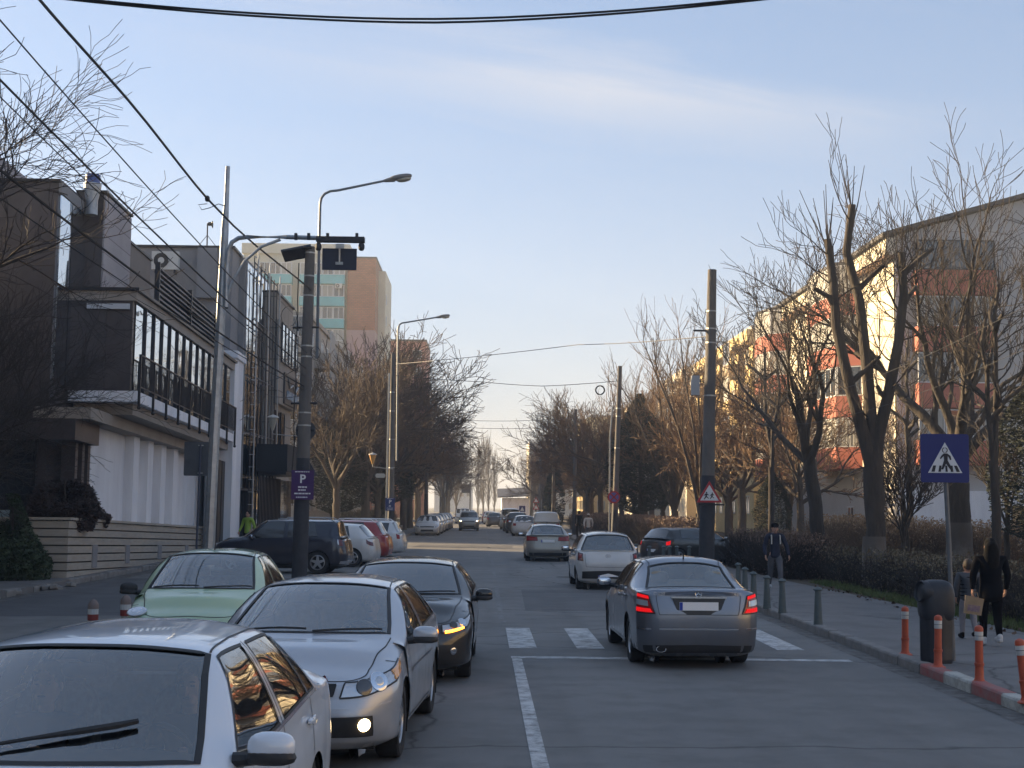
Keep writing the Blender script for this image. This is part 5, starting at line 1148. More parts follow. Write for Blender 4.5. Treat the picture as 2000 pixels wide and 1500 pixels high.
# hedges: thicket of thin stems and dry leaves
def hedge(label, x0, x1, y0, y1, h, m1, m2, n, seed, leaf=.03, name='hedge', z=.1):
    rng = np.random.default_rng(seed); t = TW(); f = TW(); o = thing(name, label, 'hedge', (0, 0, 0))
    ns = int(n * .12)
    for _ in range(ns):
        p = np.array([rng.uniform(x0, x1), rng.uniform(y0, y1), z]); hh = h * rng.uniform(.6, 1.08); pts = [p]; d = np.array([rng.normal(0, .3), rng.normal(0, .3), 1.])
        for k in range(3): d = unit(d + rng.normal(0, .22, 3)); pts.append(pts[-1] + d * hh / 3)
        t.tube(pts, [.012, .010, .008, .005], 3)
        for k in (1, 2, 2): e = unit(d + rng.normal(0, .7, 3)); t.tube([pts[k], pts[k] + e * hh * .25, pts[k] + e * hh * .38 + np.array([0, 0, .05])], [.007, .006, .004], 3)
    P = np.stack([rng.uniform(x0, x1, n), rng.uniform(y0, y1, n), z + h * rng.random(n) ** .75 * (1 + .1 * np.sin(rng.uniform(y0, y1, n)))], 1)
    u = rng.normal(0, 1, (n, 3)); u /= np.linalg.norm(u, axis=1, keepdims=True); v = np.cross(u, rng.normal(0, 1, (n, 3))); v /= np.linalg.norm(v, axis=1, keepdims=True); s_ = leaf * rng.uniform(.6, 1.6, (n, 1))
    f.quads(np.stack([P - u * s_, P + v * s_ * .5, P + u * s_, P - v * s_ * .5], 1))
    put('stems', t.mesh('stems', m2), o); put('leaves', f.mesh('leaves', m1), o); return o
dryl = mat('dry leaves sunlit tan', (.28, .17, .085), .9, col2=(.40, .27, .15), vs=2); brl = mat('brown twig hedge', (.15, .10, .075), .9, col2=(.24, .165, .12), vs=2); gry = mat('dark green brown leaves', (.10, .085, .05), .9, col2=(.20, .16, .10), vs=2)  # tan hedge leaves: colour raised so the dry leaves look sunlit
hedge('clipped brown hedge beside the pole with the children warning sign', 8.6, 10.2, 41.5, 51, 1.25, brl, twigd, 16000, 1, .035)
hedge('tan dry hedge catching the low sun in front of the cream block', 13.4, 15.2, 48, 60, 1.7, dryl, twigw, 15000, 2, .04)
hedge('tan dry hedge on the right, behind the woman and child', 15.5, 17.5, 44, 56, 1.6, dryl, twigw, 10000, 3, .04)
hedge('straggly dark thicket along the verge behind the litter bin', 9.6, 11.2, 24, 41, 1.0, gry, twigd, 12000, 4, .03)
hedge('brown hedge beyond the side street, right of the parked row', 8.4, 9.8, 64, 92, 1.5, brl, twigd, 20000, 5, .05)
hedge('dark brown hedge far up the right pavement', 7.8, 9.2, 94, 130, 1.5, brl, twigd, 12000, 6, .06)
hedge('dark hedge along the left pavement behind the planter box', -9.6, -7.8, 91, 130, 1.5, gry, twigd, 12000, 7, .06)
# grass, litter of leaves
grassm = mat('winter grass', (.065, .11, .03), .9, col2=(.16, .17, .06), vs=1.5); leafm = mat('fallen leaves', (.12, .07, .035), .9, col2=(.07, .04, .025), vs=4)
def scatter(name, pts, m, sx_, sz, flat=False, seed=1):
    rng = np.random.default_rng(seed); P = np.array(pts); n = len(P); a = rng.uniform(0, 6.28, n); f = TW(); w_ = sx_ * rng.uniform(.6, 1.4, n); h = sz * rng.uniform(.5, 1.5, n); c, s_ = np.cos(a), np.sin(a); z0 = np.zeros(n)
    if flat: A = np.stack([c * w_, s_ * w_, z0 + .01 + rng.random(n) * .02], 1); Bq = np.stack([-s_ * w_, c * w_, z0 + rng.random(n) * .03], 1); Q = np.stack([P - A, P + Bq, P + A * [1, 1, 2], P - Bq * [1, 1, -1]], 1)
    else: A = np.stack([c * w_, s_ * w_, z0], 1); U = np.stack([rng.normal(0, .35, n) * h, rng.normal(0, .35, n) * h, h], 1); Q = np.stack([P - A, P + A, P + A * .3 + U, P - A * .3 + U], 1)
    f.quads(Q); return put(name, f.mesh(name, m), kind='stuff', label={'grass': 'patchy winter grass on the right verge', 'fallen_leaves': 'brown fallen leaves on the verge'}.get(name, name))
rg = np.random.default_rng(5)
def area(n, x0, x1, y0, y1, z=.11): return np.stack([rg.uniform(x0, x1, n), rg.uniform(y0, y1, n), np.full(n, z)], 1)
scatter('grass', np.concatenate([area(14000, 9.05, 10.2, 18, 40), area(9000, 10, 14, 24, 50), area(9000, 12, 26, 44, 69), area(5000, 8.6, 14, 62, 100)]), grassm, .010, .075, seed=2)
scatter('fallen_leaves', np.concatenate([area(3500, 9.1, 13, 16, 45), area(120, 8.6, 9.2, 18, 38, .125)]), leafm, .04, .03, True, 3)
# ------------------------------------------------------------------ poles, signs, wires, street furniture
conc = mat('pole concrete', (.10, .09, .082), .92, col2=(.16, .148, .136), vs=2, bump=.5, bs=20, streak=(1, 1, .4)); tar = mat('black pole paint', (.022, .024, .032), .7, col2=(.04, .042, .05), vs=5)
palem = mat('pale galvanised tube', (.40, .40, .38), .45, .5, var=.2, vs=4); wirem = mat('black cable', (.012, .012, .014), .6); gwire = mat('grey cable', (.045, .045, .05), .6)
def V(*a): return Vector(a)
def conc_pole(label, base, top, r0, r1, tarh=None, bands=(), name='utility_pole'):
    o = thing(name, label, 'pole', base); d = V(*top) - V(*base); m = 10
    MB().tube([d * (k / m) for k in range(m + 1)], [r0 + (r1 - r0) * k / m for k in range(m + 1)], 10).build('shaft', conc, o, 40)
    if tarh: MB().tube([d * (k / 3 * tarh / d.z) for k in range(4)], [r0 + .006, r0 + .005, r0 + .004, r0 + .002 - (r0 - r1) * tarh / d.z], 10).build('tarred_foot', tar, o, 40)
    for z in bands: r = r0 + (r1 - r0) * z / d.z; MB().tube([d * ((z - .02) / d.z), d * ((z + .02) / d.z)], r + .008, 10).build('clamp_band', palem, o)
    return o, d
def lamp_head(parent, p, d, L=.75, name='lamp_head'):
    """cobra-head street lamp; tip points along d"""
    T = Matrix.Translation(p) @ Vector(d).to_track_quat('Y', 'Z').to_matrix().to_4x4()
    h = MB().ell((0, L * .58, .03), (.13, L * .42, .085), .85, 14, 8, T); h.tube([T @ V(0, -.02, 0), T @ V(0, L * .35, .01)], [.045, .09], 8); h = h.build(name, mat('grey lamp housing', (.16, .165, .17), .5, .3), parent, True)
    MB().ell((0, L * .68, -.045), (.115, L * .27, .075), .9, 12, 8, T).build('lamp_glass', mat('cloudy lamp glass', (.30, .29, .24), .2, coat=.5), h, True)
P1b = at(1379, 1100, 40.2); P1b.z = .1; P1t = at(1391, 527, 40.2)
p1, d1 = conc_pole('thick concrete pole with a black foot and a children warning sign, right pavement', P1b, P1t, .215, .125, 2.95, (5.2, 6.7, 7.1, 7.6))
MB().box((-.35, -.03, 7.02), (.32, .03, 7.07)).build('cross_arm', steel, p1, loc=(0, 0, 0)); box((-.42, -.20, 5.2), (-.20, -.02, 5.75)).build('junction_box', mat('grey box', (.35, .36, .37), .6), p1)
MB().tube([V(.2, 0, 7.5), V(.26, -.05, 7.25), V(.2, 0, 7.02)], .012, 4).build('cable_loop', wirem, p1)
P2b = V(6.55, 72, .1); P2t = at(1211, 715, 72)
p2, d2 = conc_pole('weathered concrete pole with a no stopping sign beyond the black hatchback', P2b, P2t, .17, .11, 1.9, (5.0, 6.6, 7.0))
MB().tube([V(-.24, -.12, 0), V(-.22, -.12, 5.6), V(-.1, -.1, 7.1)], .045, 6).build('riser_tube', palem, p2); MB().tube([V(-.12, -.1, 7.2), V(-.3, -.1, 7.6), V(-.32, -.1, 8.6), V(0, -.05, 8.9)], .012, 4).build('cable_loop', wirem, p2)
for i, (y, lb_) in enumerate(((104, 'third'), (136, 'fourth'), (168, 'fifth'), (200, 'sixth'))): conc_pole('concrete pole on the right pavement, %s along the row up the street' % lb_, V(6.6, y, .1), V(6.65, y, 9.2), .17, .11, 1.9)
# left poles
PBb = at(585, 1108, 39.5); PBb.z = .1; PBt = at(606, 482, 39.5)
pb, db = conc_pole('dark concrete pole carrying the purple parking sign and a solar panel, left kerb', PBb, PBt, .21, .135, 3.3, (4.2, 4.55, 6.1, 6.4, 7.8, 8.35, 9.0), )
for z in (4.8, 6.9): MB().tube([V(-.33, -.05, z), V(.40, -.05, z + .02)], .03, 6).build('cross_arm', steel, pb)
rv = random.Random(4)
for k in range(4): z = 2 + k * 1.6; MB().tube([V(-.22 + .07 * k / 4, -.12, z), V(-.25 + .07 * k / 4, -.14, z + .9), V(-.19, -.1, z + 1.9)], .014, 4).build('riser_cable', wirem, pb)
for (x, z, r_) in ((-.42, 7.2, .22), (.33, 6.2, .13), (-.35, 6.55, .16)): MB().tube([V(x + r_ * math.cos(R(30 * k)), -.15, z + r_ * 1.3 * math.sin(R(30 * k))) for k in range(13)], .009, 4, False).build('cable_coil', wirem, pb)
q = PBt + V(-.05, 0, -.12) - PBb; MB().box((-.72, -.28, -.03), (.12, .28, .03), Matrix.Translation(q) @ Matrix.Rotation(R(-12), 4, 'Y') @ Matrix.Rotation(R(-22), 4, 'X')).build('solar_panel', mat('solar panel', (.012, .014, .022), .15, coat=.6), pb)
def lampmast(label, px, Y, tipx, tipy, midx, midy, basey, r=.045, L=.75, pole=None, nm='street_lamp'):
    b = at(px[0], basey, Y); m1 = at(px[1], px[2], Y); m2 = at(midx, midy, Y); t = at(tipx, tipy, Y)
    o = thing(nm, label, 'street lamp', b); pts = [V(0, 0, 0), (m1 - b) * .6, m1 - b]
    for f in (.25, .5, .75): pts.append((m1 * (1 - f) ** 2 + V(m1.x, m1.y, m2.z) * 2 * f * (1 - f) + m2 * f * f) - b)
    pts += [m2 - b, t - b]; MB().tube(pts, [r * 1.1, r, r, r * .95, r * .92, r * .9, r * .88, r * .8], 7).build('arm_tube', mat('grey painted tube', (.13, .15, .17), .5, .2), o, True)
    lamp_head(o, t - b, (t - m2).normalized() + V(0, 0, -.05), L); return o
lampmast('nearest cobra-head street lamp on the pole with the purple parking sign', (619, 625, 400), 39.9, 752, 353, 660, 372, 700, .042, .78)
pc, dc = conc_pole('concrete pole with the small blue parking sign on the left, second along the street', V(-4.85, 76, .1), at(768, 690, 76), .18, .12, 2.2, (4, 5.5, 7, 8))
MB().tube([V(-.26, -.15, 0), V(-.22, -.15, 9.0)], .06, 6).build('riser_tube', palem, pc)
lampmast('second cobra-head street lamp on the left, above the bare trees', (775, 777, 645), 76.3, 852, 620, 792, 630, 900, .05, .75)
conc_pole('concrete pole beside the planter box, third on the left', V(-4.95, 125, .1), V(-4.95, 125, 10.8), .19, .12, 3)
lm = thing('street_lamp', 'slender pale lamp column far up the left kerb', 'street lamp', (-4.9, 184, .1)); MB().tube([V(0, 0, 0), V(0, 0, 9.5), V(.4, 0, 10.3), V(2.2, 0, 10.8)], [.10, .07, .06, .05], 6).build('column', palem, lm); lamp_head(lm, V(2.2, 0, 10.8), V(1, 0, .1), .9)
conc_pole('concrete pole far up the left kerb beside the slender lamp column', V(-5.0, 170, .1), V(-5.0, 170, 10), .17, .12, 3)
gl_ = thing('gantry', 'small dark overhead sign on posts at the far end of the street', 'sign gantry', (-2.4, 262, .1)); MB().tube([V(0, 0, 0), V(0, 0, 6.5)], .14, 6).build('post', steel, gl_); MB().tube([V(-2.4, 0, 0), V(-2.4, 0, 6.5)], .14, 6).build('post', steel, gl_) if 0 else None
box((-1.6, -.15, 4.3), (.1, -.02, 5.9)).build('sign_panel', tar, gl_); box((-3.0, -.12, 6.4), (.3, .12, 6.6)).build('beam', steel, gl_)
# slim gantry mast with a lit-sign box, seen from the back
ga_b = at(406, 1078, 31); ga_b.z = .1; ga = thing('gantry', 'slim galvanised mast with a curved arm carrying an overhead sign seen from behind', 'sign gantry', ga_b)
def gp(x, y, Y=31): return at(x, y, Y) - ga_b
MB().tube([V(0, 0, 0), gp(418, 870), gp(432, 600), gp(439, 450), gp(442, 400), gp(445, 325)], [.125, .115, .10, .085, .055, .05], 8).build('mast', lsteel, ga, True)
MB().box((-.16, -.16, 0), (.16, .16, .03)).build('base_plate', steel, ga)
MB().tube([gp(441, 600, 30.9), gp(443, 520, 30.9), gp(446, 490, 30.9), gp(453, 473, 30.9), gp(466, 465, 30.9), gp(482, 463, 30.9), gp(560, 463, 30.9), gp(622, 465, 30.9)], [.05] * 8, 8).build('arm', lsteel, ga, True)
MB().tube([gp(442, 585, 30.9), gp(452, 555, 30.9), gp(478, 510, 30.9), gp(510, 482, 30.9), gp(548, 468, 30.9)], [.035] * 5, 7).build('brace', lsteel, ga, True)
for y in (520, 560, 600): MB().tube([gp(434, y), gp(446, y)], .03, 6).build('bracket', steel, ga)
A, Bq = gp(618, 474, 30.8), gp(712, 474, 30.8); hb = MB().box((A.x, A.y - .09, A.z + .02), (Bq.x, A.y + .12, A.z + .13)); hb.build('lamp_bar', tar, ga)
for x in (622, 706): q = gp(x, 482, 30.8); MB().ell(q, (.07, .09, .09), .8, 10, 7).build('bar_end', tar, ga, True)
for x in (578, 603, 640, 697): q = gp(x, 463, 30.8); box((q.x - .03, q.y - .05, q.z - .06), (q.x + .03, q.y + .05, q.z + .08)).build('clamp', steel, ga)
q = gp(664, 481, 30.7); box((q.x - .09, q.y - .03, q.z - .05), (q.x + .09, q.y, q.z + .05)).build('name_plate', palem, ga)
A, Bq = gp(629, 527, 30.9), gp(697, 486, 30.9); sp = box((A.x, A.y - .02, A.z), (Bq.x, A.y + .03, Bq.z)).build('sign_panel', mat('dark navy sign back', (.012, .018, .04), .5), ga)
mxx = (A.x + Bq.x) / 2; MB().tube([V(mxx, A.y - .04, Bq.z), V(mxx, A.y - .04, A.z + .12)], .022, 6).build('hanger', palem, sp); MB().box((mxx - .08, A.y - .06, A.z + .11), (mxx + .08, A.y - .02, A.z + .17)).build('hanger_clip', palem, sp)
# ---- signs
blue = mat('traffic blue', (.003, .012, .13), .5); wh = mat('sign white', (.62, .64, .66), .5); purp = mat('purple sign', (.042, .014, .105), .5, col2=(.06, .012, .09), vs=1); sred = mat('sign red', (.36, .012, .02), .4); sblk = mat('sign black', (.012, .012, .02), .6); backg = mat('sign back grey', (.075, .08, .09), .5, .4, var=.2)
def poly(pts, y0, y1, m, parent, name): return MB().prism(pts, y0, y1, 'y').build(name, m, parent)
def rrect(w_, h, r, n=4):
    out = []
    for cx, cz, a0 in ((w_ - r, h - r, 0), (-w_ + r, h - r, 90), (-w_ + r, -h + r, 180), (w_ - r, -h + r, 270)):
        for k in range(n + 1): a = R(a0 + 90 * k / n); out.append((cx + r * math.cos(a), cz + r * math.sin(a)))
    return out
cs_b = onground(1862, 1291, .12); cs = thing('crossing_sign', 'blue square pedestrian crossing sign on a grey post beside the litter bin', 'road sign', cs_b)
top = at(1842, 850, cs_b.y) - cs_b; MB().tube([V(0, 0, 0), top * .5 + V(.015, 0, 0), top], .032, 8).build('post', mat('grey post', (.14, .145, .15), .6, .3, var=.3), cs, True)
sc = at(1845, 895, cs_b.y - .05) - cs_b; sgn = MB().prism([(sc.x + a, sc.z + b) for a, b in rrect(.33, .33, .03)], sc.y - .012, sc.y + .012, 'y').build('sign_plate', blue, cs)
def onsign(p, k): return [(sc.x + a, sc.z + b) for a, b in p]
poly(onsign([(-.235, -.20), (.235, -.20), (0, .215)], 0), sc.y - .017, sc.y - .0125, wh, sgn, 'white_triangle')
for x0, x1, t0, t1 in ((-.19, -.145, -.165, -.125), (-.095, -.06, -.08, -.05), (.005, .035, .0, .025), (.075, .11, .07, .10), (.155, .20, .12, .16)):
    poly(onsign([(x0, -.185), (x1, -.185), (t1, -.10), (t0, -.10)], 0), sc.y - .021, sc.y - .0175, sblk, sgn, 'zebra_stripe')
poly(onsign([(-.018, .065), (.03, .065), (.075, .03), (.085, -.02), (.068, -.025), (.052, .012), (.035, .03), (.035, -.03), (.10, -.15), (.072, -.158), (.012, -.075), (-.03, -.155), (-.055, -.15), (-.015, -.03), (-.018, .03), (-.04, .01), (-.06, -.015), (-.072, -.002), (-.05, .035)], 0), sc.y - .0225, sc.y - .0176, sblk, sgn, 'walking_figure')
MB().tube([V(sc.x - .002 + .034 * math.cos(R(30 * k)), sc.y - .02, sc.z + .11 + .034 * math.sin(R(30 * k))) for k in range(13)], .006, 4, False).build('figure_head', sblk, sgn)
# children warning sign
q = at(1385, 966, 39.9) - P1b; ws = thing('warning_sign', 'red bordered triangle sign with two running children on the thick concrete pole', 'road sign', P1b + q)
poly([(-.36, -.22), (.36, -.22), (0, .38)], -.05, -.03, sred, ws, 'red_border'); wt_ = poly([(-.26, -.165), (.26, -.165), (0, .27)], -.056, -.0505, wh, ws, 'white_face')
for x, s_ in ((-.085, 1), (.075, .85)):
    poly([(x + a * s_, -.04 + b * s_) for a, b in ((-.02, .07), (.025, .07), (.07, .03), (.06, .015), (.02, .035), (.015, -.01), (.07, -.06), (.06, -.075), (0, -.035), (-.06, -.10), (-.075, -.085), (-.03, -.01), (-.03, .03), (-.07, .0), (-.08, .015))], -.060, -.0565, sblk, wt_, 'running_child')
    MB().ell((x + .005, -.058, -.04 + .095 * s_), (.022 * s_, .003, .022 * s_), 1, 10, 6).build('child_head', sblk, wt_, True)
box((-.30, -.03, -.30), (.42, .0, -.255)).build('bracket_rail', steel, ws)
# no stopping sign
q = at(1199, 971, 71.6); ns = thing('no_stopping_sign', 'round blue and red no stopping sign on the second concrete pole on the right', 'road sign', q); T = Matrix.Rotation(R(90), 4, 'X')
MB().lathe([(.31, 0), (.31, .012), (.245, .012), (.001, .012)], 24, T).build('red_ring', sred, ns); MB().lathe([(.235, .0125), (.235, .016), (.001, .016)], 24, T).build('blue_disc', mat('sign lilac blue', (.10, .10, .30), .5), ns)
for a in (45, -45): MB().box((-.24, -.022, -.035), (.24, -.0165, .035), Matrix.Rotation(R(a), 4, 'Y')).build('cross_bar', sred, ns)
# purple parking sign: P, lines of print too small to read in the photo except their shape
def parking(label, px, py, Y, w_, h, m, words, off=V(0, 0, 0)):
    q = at(px, py, Y) + off; o = thing('parking_sign', label, 'parking sign', q); pl = poly(rrect(w_ / 2, h / 2, .02), -.01, .01, m, o, 'sign_plate')
    lettering('P', h * .40, (0, -.0125, h * .19), pl, bold=True)
    rg = random.Random(int(px))
    for hw, hh, z in words:              # lines of print too small to read in the photo
        x = -hw
        while x < hw - .02:
            l = min(rg.uniform(.03, .10), hw - x); box((x, -.0145, z - hh), (x + l, -.0105, z + hh)).build('print_line', textm_w, pl); x += l + .014
    return o
parking('purple parking sign with a white P on the left concrete pole', 591, 947, 39.2, .61, .80, purp, [(.21, .012, .355), (.12, .020, -.06), (.115, .020, -.14), (.22, .018, -.235), (.17, .014, -.335)])
parking('small dark blue parking sign with a white P on the second left pole', 762, 985, 75.7, .50, .68, mat('dark blue sign', (.012, .03, .14), .45), [(.06, .014, -.06), (.07, .014, -.12), (.17, .010, -.20), (.14, .010, -.28), (.17, .008, .30)])
for px, py, Y, r_, lb_ in ((597, 841, 39.8, .28, 'back of a round dark road sign behind the left concrete pole'),):
    q = at(px, py, Y); o = thing('round_sign', lb_, 'road sign', q); MB().lathe([(.001, .012), (r_, .012), (r_, 0), (.001, 0)], 24, T).build('sign_back', backg, o); box((-.25, -.06, -.03), (.25, -.013, .03)).build('bracket', steel, o)
q = at(597, 915, 39.85); o = thing('triangle_sign', 'back of a triangular dark sign just above the purple parking sign', 'road sign', q); poly([(-.33, -.2), (.33, -.2), (0, .38)], -.01, .01, backg, o, 'sign_back')
sb_b = at(383, 1080, 36.5); sb = thing('board_sign', 'grey back of a square road sign on a post in front of the white wall', 'road sign', sb_b); q = at(383, 896, 36.5) - sb_b
MB().tube([V(-.0, 0, -.35), at(392, 868, 36.5) - sb_b], .028, 8).build('post', mat('dark blue grey post', (.03, .04, .07), .5), sb, True); sbp = poly([(q.x + a, q.z + b) for a, b in rrect(.31, .43, .03)], .03, .045, backg, sb, 'sign_back')
for z in (-.36, .34): box((q.x + .05, -.005, q.z + z - .012), (q.x + .17, .03, q.z + z + .012)).build('clamp', palem, sbp)
q = at(1019, 997, 150)
for px, py, lb_, k in ((1020, 994, 'tiny blue crossing sign far up the right pavement', 0), (1047, 977, 'upper of two tiny warning triangles far up the right pavement', 1), (1047, 990, 'lower of two tiny warning triangles far up the right pavement', 1)):
    q = at(px, py, 150 + k * 3); o = thing('distant_sign', lb_, 'road sign', q)
    if k == 0: box((-.32, -.01, -.32), (.32, .01, .32)).build('sign_plate', blue, o); poly([(-.22, -.2), (.22, -.2), (0, .22)], -.016, -.0105, wh, o, 'white_triangle')
    else: poly([(-.36, -.28), (.36, -.28), (0, .36)], -.01, .01, sred, o, 'red_border'); poly([(-.22, -.2), (.22, -.2), (0, .2)], -.016, -.0105, wh, o, 'white_face')
    MB().tube([V(0, .04, .3), V(0, .04, .1 - q.z)], .03, 5).build('post', backg, o)
# lanterns
def lantern(label, px, py, Y, m, px2, s_=1.0):
    q = at(px, py, Y); o = thing('lantern', label, 'lantern', q); e = at(px2, py + 20, Y) - q
    MB().lathe([(.05 * s_, -.36 * s_), (.19 * s_, .12 * s_), (.001, .12 * s_)], 8).build('glass', m, o); MB().lathe([(.24 * s_, .122 * s_), (.20 * s_, .17 * s_), (.03, .24 * s_), (.001, .24 * s_)], 8).build('cap', mat('pale lantern cap', (.5, .48, .44), .5), o)
    MB().tube([V(0, 0, -.36 * s_), V(0, 0, -.5 * s_), V(e.x * .5, 0, -.56 * s_), V(e.x, 0, -.5 * s_ - .1)], .022, 5).build('arm', palem, o); return o
lantern('small amber glass lantern on a bracket beside the small blue parking sign', 728, 893, 75, mat('amber lantern glass', (.60, .34, .12), .3), 768)
lantern('pale lantern with a wide cap on the shop wall above the black awning', 533, 822, 66, mat('milky lantern glass', (.34, .32, .27), .4), 590, 1.2)
o = thing('oval_sign', 'small cream oval plate under the amber lantern', 'sign', at(743, 929, 74.8)); poly(rrect(.26, .11, .10), -.01, .01, mat('cream plate', (.55, .52, .44), .5), o, 'plate'); 
# ---- bollards
grn = mat('grey green bollard paint', (.062, .082, .082), .6, col2=(.09, .11, .11), vs=9); ora = mat('orange flexible post', (.42, .075, .032), .5, var=.2, vs=6)
bm_ = [('shaft', MB().lathe([(.085, 0), (.075, .1), (.055, .56), (.05, .60)], 14).mesh('shaft', grn, True)), ('cap', MB().lathe([(.05, .60), (.085, .615), (.085, .63), (.045, .665), (.001, .68)], 14).mesh('cap', grn, True))]
bl = [(1598, 1222, 'nearest grey-green bollard on the right pavement, standing alone'), (1528, 1198, 'second grey-green bollard on the right pavement, in front of the walking man'), (1498, 1189, 'third grey-green bollard on the right pavement'), (1472, 1178, 'fourth grey-green bollard, right of the braking grey saloon'), (1455, 1165, 'fifth grey-green bollard, half hidden by the braking grey saloon'),
      (1442, 1152, 'sixth grey-green bollard, almost hidden behind the braking grey saloon')]
for i, (x, y, lb_) in enumerate(bl):
    o = thing('bollard', lb_, 'bollard', onground(x, y, .12), group='grey-green conical bollards'); [put(n, me, o) for n, me in bm_]
for i, (x, nm_) in enumerate(((1243, 'left of the black hatchback'), (1268, 'at the left end of the row in front of the black hatchback'), (1296, 'second in the row in front of the black hatchback'), (1308, 'third in the row in front of the black hatchback'), (1322, 'fourth in the row in front of the black hatchback'), (1346, 'fifth in the row in front of the black hatchback'))):
    o = thing('bollard', 'small conical bollard ' + nm_, 'bollard', onground(x, 1103 if i else 1098, .12 if i < 1 else .12), group='grey-green conical bollards'); [put(n, me, o) for n, me in bm_]
om = [('post', MB().lathe([(.10, 0), (.10, .012), (.065, .03), (.052, .06), (.050, .20), (.057, .205), (.057, .235), (.048, .24), (.046, .50)], 14).mesh('post', ora, True)),
      ('white_band', MB().lathe([(.048, .50), (.050, .505), (.050, .60), (.048, .605)], 14).mesh('white_band', mat('reflective white band', (.50, .50, .48), .5), True)), ('mid_line', MB().lathe([(.0505, .55), (.0505, .556)], 14).mesh('mid_line', sblk)), ('cap', MB().lathe([(.052, .605), (.052, .635), (.042, .66), (.015, .675), (.001, .677)], 14).mesh('cap', ora, True))]
for i, (x, y, lb_, tl_) in enumerate(((1768, 1279, 'farthest orange post with a white band, left of the litter bin', (0, .5)), (1832, 1304, 'orange post with a white band standing in front of the litter bin', (0, 1)), (1913, 1334, 'orange post with a white band, right of the litter bin', (1, 0)), (2006, 1372, 'tilted orange post with a white band, cut by the right edge', (0, -6)))):
    o = thing('delineator_post', lb_, 'bollard', onground(x, y, .12), (R(tl_[0]), R(tl_[1]), 0), 'orange plastic posts along the painted kerb'); [put(n, me, o) for n, me in om]
for x, y, lb_ in ((181, 1222, 'shorter red and white post, left, behind the white saloon roof'), (245, 1206, 'red and white banded post, right, behind the white saloon roof')):
    o = thing('bollard', lb_, 'bollard', at(x, y, 24.6), group='red and white posts'); h0 = o.location.z; o.location.z = 0; H_ = .60 if x > 200 else .52
    MB().lathe([(.075, 0), (.075, H_ - .36)], 12).build('shaft', kwht, o); MB().lathe([(.092, H_ - .36), (.092, H_ - .26)], 12).build('red_band', mat('faded red band', (.22, .03, .02), .6), o); MB().lathe([(.09, H_ - .26), (.09, H_ - .17)], 12).build('white_band', mat('reflective white band', (.5, .5, .48), .5), o)
    MB().lathe([(.092, H_ - .17), (.092, H_ - .1), (.06, H_ - .04), (.001, H_)], 12).build('cap', mat('greyish cap', (.20, .15, .13), .7), o, True)
# ---- litter bin: ribbed dark drum under a domed hood with a side mouth
bb = onground(1830, 1294, .12); lbn = thing('litter_bin', 'dark grey litter bin with a domed hood and side opening, among the orange posts', 'litter bin', bb, (0, 0, R(0)))
binm = mat('dark bin plastic', (.022, .025, .032), .5, var=.35, vs=3, bump=.3, bs=9)
pf = []
for k in range(32): pf.append(.228 if k % 4 < 2 else .215)
ring = lambda z, s_=1: [(pf[k] * s_ * math.cos(2 * math.pi * k / 32), pf[k] * s_ * .9 * math.sin(2 * math.pi * k / 32), z) for k in range(32)]
b = MB(); rs_ = [ring(0, .92), ring(.05, .98), ring(.75, 1.0), ring(.80, 1.02)]
for k in range(3): b.add(rs_[k] + rs_[k + 1], [(i, (i + 1) % 32, (i + 1) % 32 + 32, i + 32) for i in range(32)])
b.build('drum', binm, lbn, True)
MB().ell((0, 0, .80), (.232, .212, .30), .62, 28, 14).build('hood', binm, lbn, True)
Tm = Matrix.Translation((-.14, -.06, .93)) @ Matrix.Rotation(R(-80), 4, 'Y') @ Matrix.Rotation(R(12), 4, 'X')
MB().lathe([(.150, -.02), (.145, .10), (.135, .115), (.125, .10), (.12, .0)], 22, Tm).build('mouth_rim', binm, lbn, True); MB().lathe([(.125, .075), (.001, .06)], 22, Tm).build('mouth_flap', mat('worn bin rim', (.06, .065, .07), .5), lbn, True)
# planter box on the left corner
pb_ = thing('planter', 'low concrete planter box at the corner of the left kerb', 'planter', (-5.9, 88.2, .14)); box((-.8, -.5, 0), (.9, 1.5, .75)).build('box', conc, pb_); box((-.7, -.4, .7), (.8, 1.4, .755)).build('soil', soil, pb_)
for x in (-1.7, -1.2): pass
for k, x in enumerate((-7.3, -6.9)): o = thing('bollard', 'short dark post %s of the planter box' % ('farther left' if k == 0 else 'just left'), 'bollard', (x, 86.9, .12)); MB().tube([V(0, 0, 0), V(0, 0, .85)], .05, 7).build('shaft', steel, o)
# ---- wires
def wire(label, pts, r, m=wirem, name='cable', sag=0):
    P_ = []
    for (a, b) in zip(pts[:-1], pts[1:]):
        for k in range(10):
            f = k / 10; P_.append(a * (1 - f) + b * f - V(0, 0, sag * 4 * f * (1 - f)))
    P_.append(pts[-1]); o = thing(name, label, 'cable', P_[0]); MB().tube([p - P_[0] for p in P_], r, 5).build('strand', m, o, True); return o
def smooth(pp, n=5):
    a = np.array([(p[0], p[1]) for p in pp], float); t = np.linspace(0, len(a) - 1, (len(a) - 1) * n + 1); return [tuple(q) for q in hermite(np.c_[a, np.zeros(len(a))], np.ones(len(a)), (np.r_[2 * a[0] - a[1], 0], np.r_[2 * a[-1] - a[-2], 0]), t)[:, :2]]
def s3(pp, n=5):
    a = np.array([tuple(p) for p in pp]); t = np.linspace(0, len(a) - 1, (len(a) - 1) * n + 1); return [Vector(q) for q in hermite(a, np.ones(len(a)), (2 * a[0] - a[1], 2 * a[-1] - a[-2]), t)]
for dy, lb_ in ((0, 'upper of the two black cables slung across the top of the sky'), (7, 'lower of the two black cables slung across the top of the sky')):
    pts = [at(x, y + dy * (1 - abs(x - 850) / 1500), 14) for x, y in smooth([(-260, -52), (180, 0), (500, 26), (850, 37), (1180, 23), (1480, -4), (2100, -80)])]; wire(lb_, pts, .012)
